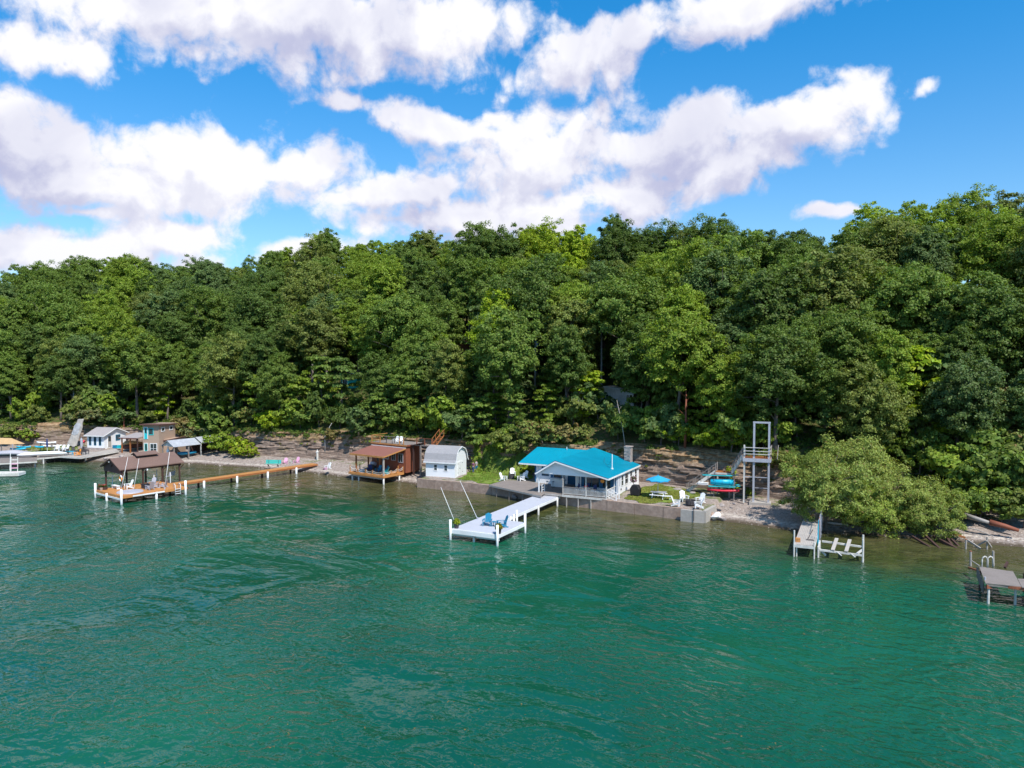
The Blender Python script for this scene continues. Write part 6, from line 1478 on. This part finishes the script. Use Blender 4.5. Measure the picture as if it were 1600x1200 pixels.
def cliff_stairs():
    # foot at the lawn, landing half way up, then on to the lift tower platform
    a = at(1073, 768, 1.3); b0 = at(1073, 768, 1.3); o = thing('staircase', 'grey wooden staircase climbing the cliff with a landing halfway', 'staircase', (a.x, a.y, 0))
    A = Vector((0, 0, 1.3)); L = at(1118, 737, 4.0); L = Vector((L.x - a.x, L.y - a.y, 4.0)); 
    D = Vector((L.x, L.y, 0)); D.normalize(); nrm = Vector((-D.y, D.x, 0))
    if True:
        L2 = L + D * 1.9; tp = at(1163, 783, .9); Ttop = Vector((tp.x - a.x, tp.y - a.y, 6.15)) + Vector((-.1, .6, 0))
    def flight(p, q, n):
        for s in (0, 1.0):
            MB().bar(p + nrm * s, q + nrm * s, .06, .38).build('stringer', 'old_white', o)
            MB().bar(p + nrm * s + Vector((0, 0, .95)), q + nrm * s + Vector((0, 0, .95)), .06, .08).build('handrail', 'grey_wood', o)
            MB().bar(p + nrm * s + Vector((0, 0, .55)), q + nrm * s + Vector((0, 0, .55)), .04, .06).build('mid_rail', 'grey_wood', o)
            for k in range(5): c = p.lerp(q, k / 4) + nrm * s; MB().box(c.x - .045, c.x + .045, c.y - .045, c.y + .045, c.z - .2, c.z + 1.0).build('baluster_post', 'grey_wood', o)
        for k in range(n): c = p.lerp(q, (k + .5) / n) + Vector((0, 0, .05)); MB().slab([c - D * .14, c + D * .14, c + D * .14 + nrm, c - D * .14 + nrm], .04).build('tread', 'grey_wood', o)
    flight(A, L, 14); flight(L2, Ttop, 12)
    m = MB()
    for i in range(12): q = L.lerp(L2, i / 12) - D * .05; w = L.lerp(L2, (i + .92) / 12) - D * .05; m.slab([q - nrm * .1, w - nrm * .1, w + nrm * 1.2, q + nrm * 1.2], .05)
    tag(m.build('landing_boards', 'cedar_dark', o), kind='stuff'); MB().bar(L - nrm * .12 + Vector((0, 0, -.2)), L2 - nrm * .12 + Vector((0, 0, -.2)), .05, .3).build('rim_board', 'old_white', o)
    for q in (L + D * .25, L2 - D * .25): MB().box(q.x - .08, q.x + .08, q.y - .08, q.y + .08, .8, q.z - .05).build('post', 'pale_wood', o)
    for q in (L, L2):
        c = q + nrm * 1.15; MB().box(c.x - .05, c.x + .05, c.y - .05, c.y + .05, 1.5, c.z + 1.05).build('post', 'grey_wood', o)
cliff_stairs()
def lift_tower():
    p = at(1177, 786, .95); o = thing('lift_tower', 'tall galvanised lift tower with a railed platform near its top', 'lift tower', (p.x, p.y, 0), R(-20)); w = 1.65; d = .7; H = 10.3; zp = 6.2
    for x in (0, w): MB().box(x - .11, x + .11, -.11, .11, .9, H).build('main_column', 'galv', o); MB().box(x - .07, x + .07, d - .07, d + .07, .9, H - .1).build('rear_column', 'galv', o)
    MB().box(-.14, w + .14, -.12, .12, H, H + .16).build('top_beam', 'galv', o); MB().box(-.1, w + .1, d - .08, d + .08, H - .1, H + .05).build('top_beam', 'galv', o)
    for x in (0, w): MB().box(x - .06, x + .06, .12, d - .08, H - .1, H + .03).build('tie', 'galv', o)
    MB().box(-1.15, -.99, -.08, .08, .9, zp + 1.5).build('side_post', 'old_white', o); MB().box(-1.1, w, -.05, .05, 3.95, 4.03).build('tie_rod', 'galv', o); MB().box(-1.15, -1.0, 1.5, 1.62, .9, zp + 1.2).build('side_post', 'old_white', o)
    boards(o, -1.2, w + .2, -.2, 2.1, zp, 'x', .14, .012, .05, 'cedar_dark'); MB().box(-1.22, w + .22, -.28, -.21, zp - .42, zp).build('rim_board', 'galv', o); MB().box(w + .2, w + .26, -.2, 2.1, zp - .35, zp).build('rim_board', 'galv', o); MB().box(-1.26, -1.2, -.2, 2.1, zp - .35, zp).build('rim_board', 'galv', o)
    for z in (.45, .8, 1.2): MB().box(-1.1, w + .1, -.22, -.16, zp + z, zp + z + .07).build('rail', 'old_white', o); MB().box(w + .14, w + .2, -.15, 2.0, zp + z, zp + z + .07).build('rail', 'pale_wood', o)
    for x in (w + .17, w + .9): MB().bar((x, 1.4, zp - .2), (x + .1, 1.4, zp + 1.45), .08).build('rail_post', 'pale_wood', o)
    MB().box(-.45, w + .3, -.5, d + .4, .75, 1.12).build('footing', 'concrete_pale', o)
    for z in (2.6,): MB().box(.11, w - .11, d - .03, d + .03, z, z + .07).build('tie_rod', 'galv', o)
lift_tower()

# ------------------------------------------------------------------ narrow grey dock and boat lift at the right
def right_dock():
    p = at(1272, 873, 0); rot = R(-25); o = thing('dock', 'narrow weathered grey dock with a rail of thin posts below the willows', 'dock', (p.x, p.y, 0), rot); z = 1.15
    boards(o, -1.7, 0, 0, 13.0, z, 'y', .16, .015, .045, 'pale_wood')
    MB().box(-1.75, .05, -.06, 0, z - .28, z - .05).build('rim_board', 'old_white', o); MB().box(0, .06, 0, 13, z - .22, z - .05).build('rim_board', 'old_white', o); MB().box(-1.76, -1.7, 0, 13, z - .22, z - .05).build('rim_board', 'dark_wood', o)
    for x, y, t in ((-1.7, 0, 1.25), (0, 0, .3), (-1.5, .2, -.1)): MB().tube([(x, y, -.9), (x, y, z + t)], .07, 8).build('post', 'old_white', o)
    for i, y in enumerate((4.2, 5.6, 7.0, 8.4, 9.8, 11.2)): MB().tube([(.12, y, -.6), (.12, y, z + 1.5)], .035, 6).build('rail_post', 'cyan' if i == 0 else 'rust' if i == 1 else 'galv', o)
    MB().tube([(.12, 4.2, z + 1.35), (.12, 11.2, z + 1.45)], .03, 6).build('rail', 'galv', o)
    MB().tube([(.15, 2.7, -.4), (.15, 2.7, z + 1.2)], .03, 6).build('ladder_rail', 'cyan', o); MB().tube([(.15, 3.3, -.4), (.15, 3.3, z + 1.3)], .03, 6).build('ladder_rail', 'cyan', o)
    for k in range(3): MB().bar((.15, 2.7, z + .2 + k * .35), (.15, 3.3, z + .2 + k * .35), .03).build('rung', 'cyan', o)
    MB().box(-.55, -.2, 2.1, 2.35, z, z + .07).build('gangplank_cleat', 'grey_wood', o) ; MB().bar((-.85, 2.0, z + .03), (-.1, 2.0, z + .03), .12, .05).build('toe_board', 'charcoal', o)
    MB().bar((-.7, 2.1, z + .03), (-.5, 6.5, z + .03), .05).build('hose', 'charcoal', o)
    MB().box(-1.65, -1.25, .8, 1.2, z, z + .35).build('dock_box', 'cedar', o)
    l = thing('boat_lift', 'empty white boat lift frame standing in the water right of the narrow dock', 'boat lift', (p.x, p.y, 0), rot); zl = .7
    MB().bar((.4, .6, zl), (3.9, .6, zl - .1), .14, .16).build('beam', 'old_white', l); MB().bar((.5, 3.0, zl + .25), (3.9, 3.0, zl + .1), .14, .16).build('beam', 'old_white', l)
    for x in (.3, 3.95):
        for y in (.6, 3.0): MB().tube([(x, y, -.9), (x, y, 2.0 if x > 1 and y < 1 else 1.9 if x > 1 else 1.0)], .09, 8).build('leg', 'old_white', l)
        MB().bar((x, .6, zl - .05), (x, 3.0, zl + .15), .14).build('end_beam', 'old_white', l)
    MB().bar((.3, .6, .9), (.9, .9, .2), .2, .16).build('gusset', 'old_white', l); MB().bar((3.2, .7, .4), (3.9, 1.4, .9), .18, .12).build('gusset', 'old_white', l)
    for x in (1.5, 2.6): MB().bar((x, .5, zl + .12), (x + .25, 3.1, zl + .62), .30, .08).build('bunk', 'pale_wood', l); MB().bar((x + .3, .6, zl), (x + .75, .3, zl - .25), .1, .06).build('bunk_bracket', 'old_white', l)
right_dock()
def broken_dock():
    b = at(1544, 943, 0); o = thing('broken_dock', 'old grey dock with crooked decking and rusty frame at the right edge', 'dock', (b.x, b.y, 0)); B = Vector((b.x, b.y, 0)); z = 1.55
    A1, A2, A3, A4 = [at(x, y, z) - B for x, y in ((1540, 911), (1700, 930), (1530, 885), (1583, 893))]; A5, A6 = at(1590, 904, z) - B, at(1700, 908, z) - B
    m = MB()
    for i in range(16):
        q, w = i / 16, (i + .94) / 16; m.slab([A3.lerp(A1, q), A3.lerp(A1, w), A4.lerp(at(1596, 916.5, z) - B, w), A4.lerp(at(1596, 916.5, z) - B, q)], .05)
    for i in range(14):
        q, w = i / 14, (i + .94) / 14; m.slab([A5.lerp(at(1597, 917.5, z) - B, q), A5.lerp(at(1597, 917.5, z) - B, w), A6.lerp(A2, w), A6.lerp(A2, q)], .05)
    tag(m.build('deck_boards', 'grey_wood', o), kind='stuff')
    MB().slab([A3 + Vector((-.1, 0, 0)), A1 + Vector((-.1, 0, -.0)), A1 + Vector((-.1, 0, -.9)), A3 + Vector((-.1, 0, -.9))], .04).build('side_panel', 'grey_wood', o)
    for k in range(5): MB().bar(A3.lerp(A1, k / 5) + Vector((-.14, 0, -.05)), A3.lerp(A1, k / 5) + Vector((-.1, 0, -.95)), .04, .2).build('side_board', 'grey_wood', o)
    MB().bar(at(1575, 917, z - .15) - B, at(1700, 934, z - .15) - B, .12, .2).build('frame_beam', 'rust', o); MB().bar(A1 + Vector((.1, 0, -.15)), at(1575, 917, z - .15) - B, .1, .12).build('frame_beam', 'grey_wood', o)
    for x, y in ((1544, 943), (1586, 945), (1640, 950), (1531, 921), (1600, 925)): q = at(x, y, 0) - B; MB().tube([(q.x, q.y, -.9), (q.x, q.y, z - .08)], .09, 8).build('pile', 'old_white' if y > 930 else 'dark_wood', o)
    q = A1 + Vector((.25, -.02, -.25)); MB().box(q.x - .18, q.x + .18, q.y - .06, q.y + .06, q.z - .15, q.z + .12).build('bracket', 'rust', o)
    # rounded white ladder hoops
    for dx in (0, .45): q = A3 + Vector((.1 + dx, -.2, 0)); MB().tube([(q.x, q.y, q.z - .2), (q.x, q.y, q.z + .6), (q.x + .06, q.y, q.z + .78), (q.x + .2, q.y, q.z + .86), (q.x + .34, q.y, q.z + .78), (q.x + .4, q.y, q.z + .6), (q.x + .4, q.y, q.z)], .05, 8).build('ladder_hoop', 'old_white', o, True)
    q = at(1539, 906, z) - B; MB().tube([(q.x, q.y, q.z), (q.x, q.y, q.z + .22)], .07, 8).build('bollard', 'galv', o); q = at(1570, 887, z) - B; MB().bar(q, q + Vector((.4, .3, .35)), .15, .2).build('bracket', 'dark_wood', o)
broken_dock()
def pile(label, px, py, h, lean=(0, 0), r=.10, mat='drift', top=None):
    p = at(px, py, 0); o = thing('old_pile', label, 'post', (p.x, p.y, 0), 0, 'old dock piles in the shallows'); MB().tube([(0, 0, -.9), (lean[0], lean[1], h)], [r, r * .9], 8).build('post', mat, o); MB().tube([(lean[0], lean[1], h), (lean[0], lean[1], h + .05)], r * 1.02, 8).build('pile_cap', top or mat, o); return o
pile('leaning pile with a rusty top, left of the broken dock ladder', 1517, 884, 1.25, (-.05, 0), .10, 'drift', 'rust'); pile('leaning bare pile behind the broken dock, right of the rusty-topped one', 1553, 884, 1.25, (-.1, 0), .10)
pile('leaning pile near the shore, left of the pair', 1509, 858, .9, (0, 0), .09, 'drift', 'rust'); pile('leaning pile near the shore with two struts', 1542, 858, 1.1, (0, 0), .09)
def beam(label, pts, r, mat, name='driftwood_log', cat='driftwood', sq=False, group='driftwood and old timbers on the right shore'):
    p = pts[0]; o = thing(name, label, cat, p, 0, group); q = [Vector(a) - Vector(p) for a in pts]
    if sq:
        for a, b in zip(q[:-1], q[1:]): MB().bar(a, b, r * 2, r * 2).build('timber', mat, o)
    else: MB().tube(q, [r * (1 - .45 * i / (len(q) - 1)) for i in range(len(q))], 8).build('stem', mat, o, True)
    return o
beam('long silvery fallen trunk under the bushes, upper left part', [at(1507, 805, 2.0), at(1530, 812, 1.9), at(1547, 817, 1.7)], .28, 'drift'); beam('red-brown fallen beam continuing right of the silvery trunk', [at(1546, 816, 1.75), at(1570, 822, 1.5), at(1592, 829, 1.2)], .30, 'barn_red')
beam('thin bleached branch across the shingle', [at(1500, 822, 1.2), at(1528, 828, .9), at(1552, 838, .5)], .07, 'drift'); beam('dark branch lying under the red-brown beam', [at(1530, 820, 1.4), at(1555, 830, .9), at(1580, 836, .6)], .10, 'bark')
beam('orange-brown strut slanting down to the water, upper', [at(1484, 832, .9), at(1508, 840, .5)], .09, 'cedar_dark', 'old_timber', 'timber', True); beam('pale strut from the shore pile down to the right', [at(1512, 844, .5), at(1532, 857, 0)], .07, 'drift', 'old_timber', 'timber', True)
beam('pale strut reaching up to the two-strut pile', [at(1528, 852, .2), at(1541, 845, .8)], .06, 'drift', 'old_timber', 'timber', True); beam('short strut right of the two-strut pile', [at(1542, 845, .9), at(1549, 855, .1)], .06, 'drift', 'old_timber', 'timber', True)
for i, (x0, y0, x1, y1, lb) in enumerate([(1425, 838, 1456, 857, 'leftmost dark rail running down into the water'), (1447, 838, 1470, 859, 'second dark rail running down into the water'), (1458, 838, 1495, 858, 'thickest dark timber running down into the water'), (1480, 841, 1490, 856, 'short dark timber beside the orange strut'), (1486, 842, 1499, 855, 'crossing dark timber near the shore piles')]):
    beam(lb, [at(x0, y0, .42), at(x1, y1, -.12)], .09 if i != 2 else .13, 'dark_wood', 'old_timber', 'timber', True)
beam('rusty strut under the water side of the broken dock', [at(1514, 887, .6), at(1530, 892, .9)], .07, 'rust', 'old_timber', 'timber', True); beam('rope-like rail between pile and broken dock', [at(1518, 876, .7), at(1530, 884, .6)], .035, 'drift', 'old_timber', 'timber', True)
# kayaks stored behind the narrow dock
z0 = .95
rack('low timber kayak rack behind the narrow grey dock', at(1300, 795, 1.0), R(-18), 5.0, (.25, .5), .5, 'pale_wood')
kayak('dark grey kayak on the rack behind the narrow dock', at(1284, 790, 1.45), R(-16), 3.2, 'plastic_grey', 'kayaks behind the narrow dock'); kayak('yellow kayak on the rack behind the narrow dock', at(1303, 791, 1.45), R(-14), 2.2, 'yellow', 'kayaks behind the narrow dock', 0, .33)
kayak('yellow kayak half hidden by the willow', at(1350, 793, 1.35), R(-20), 3.4, 'yellow', 'kayaks behind the narrow dock')
beam('long pale plank lying on the beach under the kayaks', [at(1262, 800, 1.05), at(1340, 806, 1.0)], .10, 'pale_wood', 'old_timber', 'timber', True); beam('grey plank lying nearer the water under the willow', [at(1258, 812, .85), at(1325, 820, .75)], .09, 'pale_wood', 'old_timber', 'timber', True)

# ------------------------------------------------------------------ what shows between the trees
def cabin(label, px, py, dist, w, d, h, wall, roof, rot=-24, name='hillside_house', pitch=1.4, z=None, win=2, over=.5, cat='house'):
    """a house on the slope, dist metres inland of the cliff edge on the line of sight"""
    dr = ray(px, py); s = 60.
    while s < 300:
        q = Vector((dr.x * s, dr.y * s, 0)); u, v = UV(q)
        if v > float(cliff_v(u)) + dist: break
        s += .5
    zt = CH + dr.z * s; g = gz(u, v); o = thing(name, label, cat, (q.x, q.y, zt - h), R(rot))
    MB().box(-w / 2, w / 2, 0, d, min(0, g - zt + h) - 1.5, h).build('wall', wall, o)
    MB().prism([(-w / 2, h), (w / 2, h), (0, h + pitch)], .02, d - .02).build('gable_wall', wall, o)
    e = over * pitch / (w / 2)
    MB().slab([(-w / 2 - over, -over, h - e), (0, -over, h + pitch), (0, d + over, h + pitch), (-w / 2 - over, d + over, h - e)], .14).build('roof', roof, o)
    MB().slab([(0, -over, h + pitch), (w / 2 + over, -over, h - e), (w / 2 + over, d + over, h - e), (0, d + over, h + pitch)], .14).build('roof', roof, o)
    for i in range(win): window(o, front(0), -w / 2 + .5 + i * (w - 1.6) / max(1, win - 1), h - 1.7, .9, 1.0, 'white', 2)
    window(o, side(w / 2), d / 2 - .5, h - 1.8, 1.0, 1.0, 'white', 2)
    return o
cabin('red-brown roofed house half hidden by the bright yellow-green tree', 722, 540, 30, 7, 9, 3.6, 'barn_red', 'rust_roof', -50)
cabin('teal shed under the trees above the left cliff', 545, 588, 16, 3.6, 3, 2.2, 'teal_paint', 'dark_wood', -24, 'hillside_shed', .8, win=1, cat='shed')
cabin('long pale cottage hidden among trees above the teal-roofed cottage', 945, 609, 12, 9, 4, 2.0, 'old_white', 'old_white', -24, 'hillside_house', .5, win=3)
cabin('dark red cabin at the right edge behind trees', 1604, 560, 26, 6, 6, 2.8, 'barn_red', 'dark_wood', -24, 'hillside_house', 1.0)
def upole(label, px, py, dist, h, xarm=True):
    dr = ray(px, py); s = 60.
    while s < 300:
        q = Vector((dr.x * s, dr.y * s, 0)); u, v = UV(q)
        if v > float(cliff_v(u)) + dist: break
        s += .5
    zt = CH + dr.z * s; o = thing('utility_pole', label, 'utility pole', (q.x, q.y, zt - h), R(-24), 'utility poles between the trees')
    MB().tube([(0, 0, -2), (0, 0, h)], [.17, .12], 8).build('pole', 'pole_wood', o, True)
    if xarm: MB().box(-1.1, 1.1, -.06, .06, h - .5, h - .38).build('crossarm', 'pole_wood', o); MB().tube([(.35, 0, h - 2.0), (.35, 0, h - 1.2)], .22, 10).build('transformer', 'galv', o)
    for x in (-1.0, 1.0): MB().tube([(x, 0, h - .38), (x, 0, h - .2)], .05, 6).build('insulator', 'white_plastic', o)
    return Vector((q.x, q.y, zt - .2))
w1 = upole('utility pole with a grey transformer among the trees', 836, 522, 17, 11); w2 = upole('plain pale utility pole above the cottage chimney', 940, 516, 17, 11, False)
o = thing('power_line', 'thin wires strung between the two utility poles and on to the right', 'wires', w1)
for dz in (0, -1.1):
    for a, b in ((w1, w2), (w2, w2 + Vector((24, -9, .5)))): MB().tube([(a.lerp(b, t / 8) - w1) + Vector((0, 0, dz - .6 * 4 * (t / 8) * (1 - t / 8))) for t in range(9)], .022, 4, False).build('wire', 'charcoal', o)
# slab and painted cave shade in the right bank
rock(hit(1452, 735) + Vector((0, -.2, .3)), 1.0, .7, 1.3, 21, 'tall grey slab of rock leaning beside the small cave'); rock(hit(1445, 742) + Vector((0, 0, .0)), 2.2, .8, .35, 22, 'flat pale ledge below the leaning slab'); rock(hit(1425, 728), 1.6, .8, .8, 23, 'blocky pale rock left of the leaning slab')
o = rock(hit(1449, 738) + Vector((-.3, -.1, .2)), .55, .3, .8, 24, 'black rock painted as the shade in the small cave mouth', 'black', 'cave_mouth_shade')  # solid black rock, no opening: the cave's shade is put into its colour
# bits of floating weed
def floating():
    r = rng; n = 260; x = r.uniform(-22, 45, n); y = r.uniform(28, 62, n); c = np.stack([x, y, np.full(n, .01)], -1); i = np.repeat(np.arange(n), 3)
    pos = c[i] + r.normal(size=(len(i), 3)) * np.array([.14, .07, .002]); nor = np.tile([0, 0, 1.], (len(i), 1)) + r.normal(size=(len(i), 3)) * .08; nor /= np.linalg.norm(nor, axis=1, keepdims=True)
    V, F = leaf_quads(pos, nor, .075 * r.uniform(.3, 1.3, len(i)) ** 1.5); o = tag(add_obj('floating_weed', fast_mesh('floating_weed', V, F), None, plain('water_weed', (.20, .12, .03), .7, .3)), kind='stuff'); o['label'] = 'specks of floating weed and leaves on the lake'
floating()
# upright trunks that stand clear at the cliff edge
for (px, py, h, r_, lean, mt, lb) in [(487, 640, 9.5, .27, (.2, .3), 'bark', 'stout pale trunk standing clear above the banded cliff'), (1070, 700, 7.5, .17, (.1, 0), 'barn_red', 'reddish bare trunk on the cliff edge above the umbrella'), (978, 700, 6.5, .06, (-1.2, .5), 'drift', 'thin leaning bare stem above the cottage chimney'),
                                      (515, 625, 8.5, .22, (-.9, .3), 'bark', 'leaning dark trunk in front of the teal shed'), (1365, 668, 8, .2, (.1, .2), 'bark', 'straight pale trunk above the tallest willow'), (1588, 600, 9, .17, (.2, .2), 'pole_wood', 'slim pale trunk in front of the dark red cabin'), (114, 655, 6, .12, (.2, 0), 'drift', 'thin pale trunk above the wrapped hull')]:
    p = hit(px, py); o = thing('bare_tree', lb, 'dead tree', p, 0, 'clear trunks at the cliff edge'); L = Vector((lean[0], lean[1], 0)); MB().tube([(0, 0, -.5), L * .4 + Vector((.05, 0, h * .4)), L + Vector((0, 0, h))], [r_ * 1.15, r_ * .9, r_ * .5], 8).build('trunk', mt, o, True)
    for k in range(5): t = .45 + .11 * k; a = k * 2.4; b = L * t + Vector((0, 0, h * t)); MB().tube([b, b + Vector((math.cos(a) * 1.0, math.sin(a) * 1.0, .8))], [r_ * .35, r_ * .1], 5).build('branch', mt, o, True)
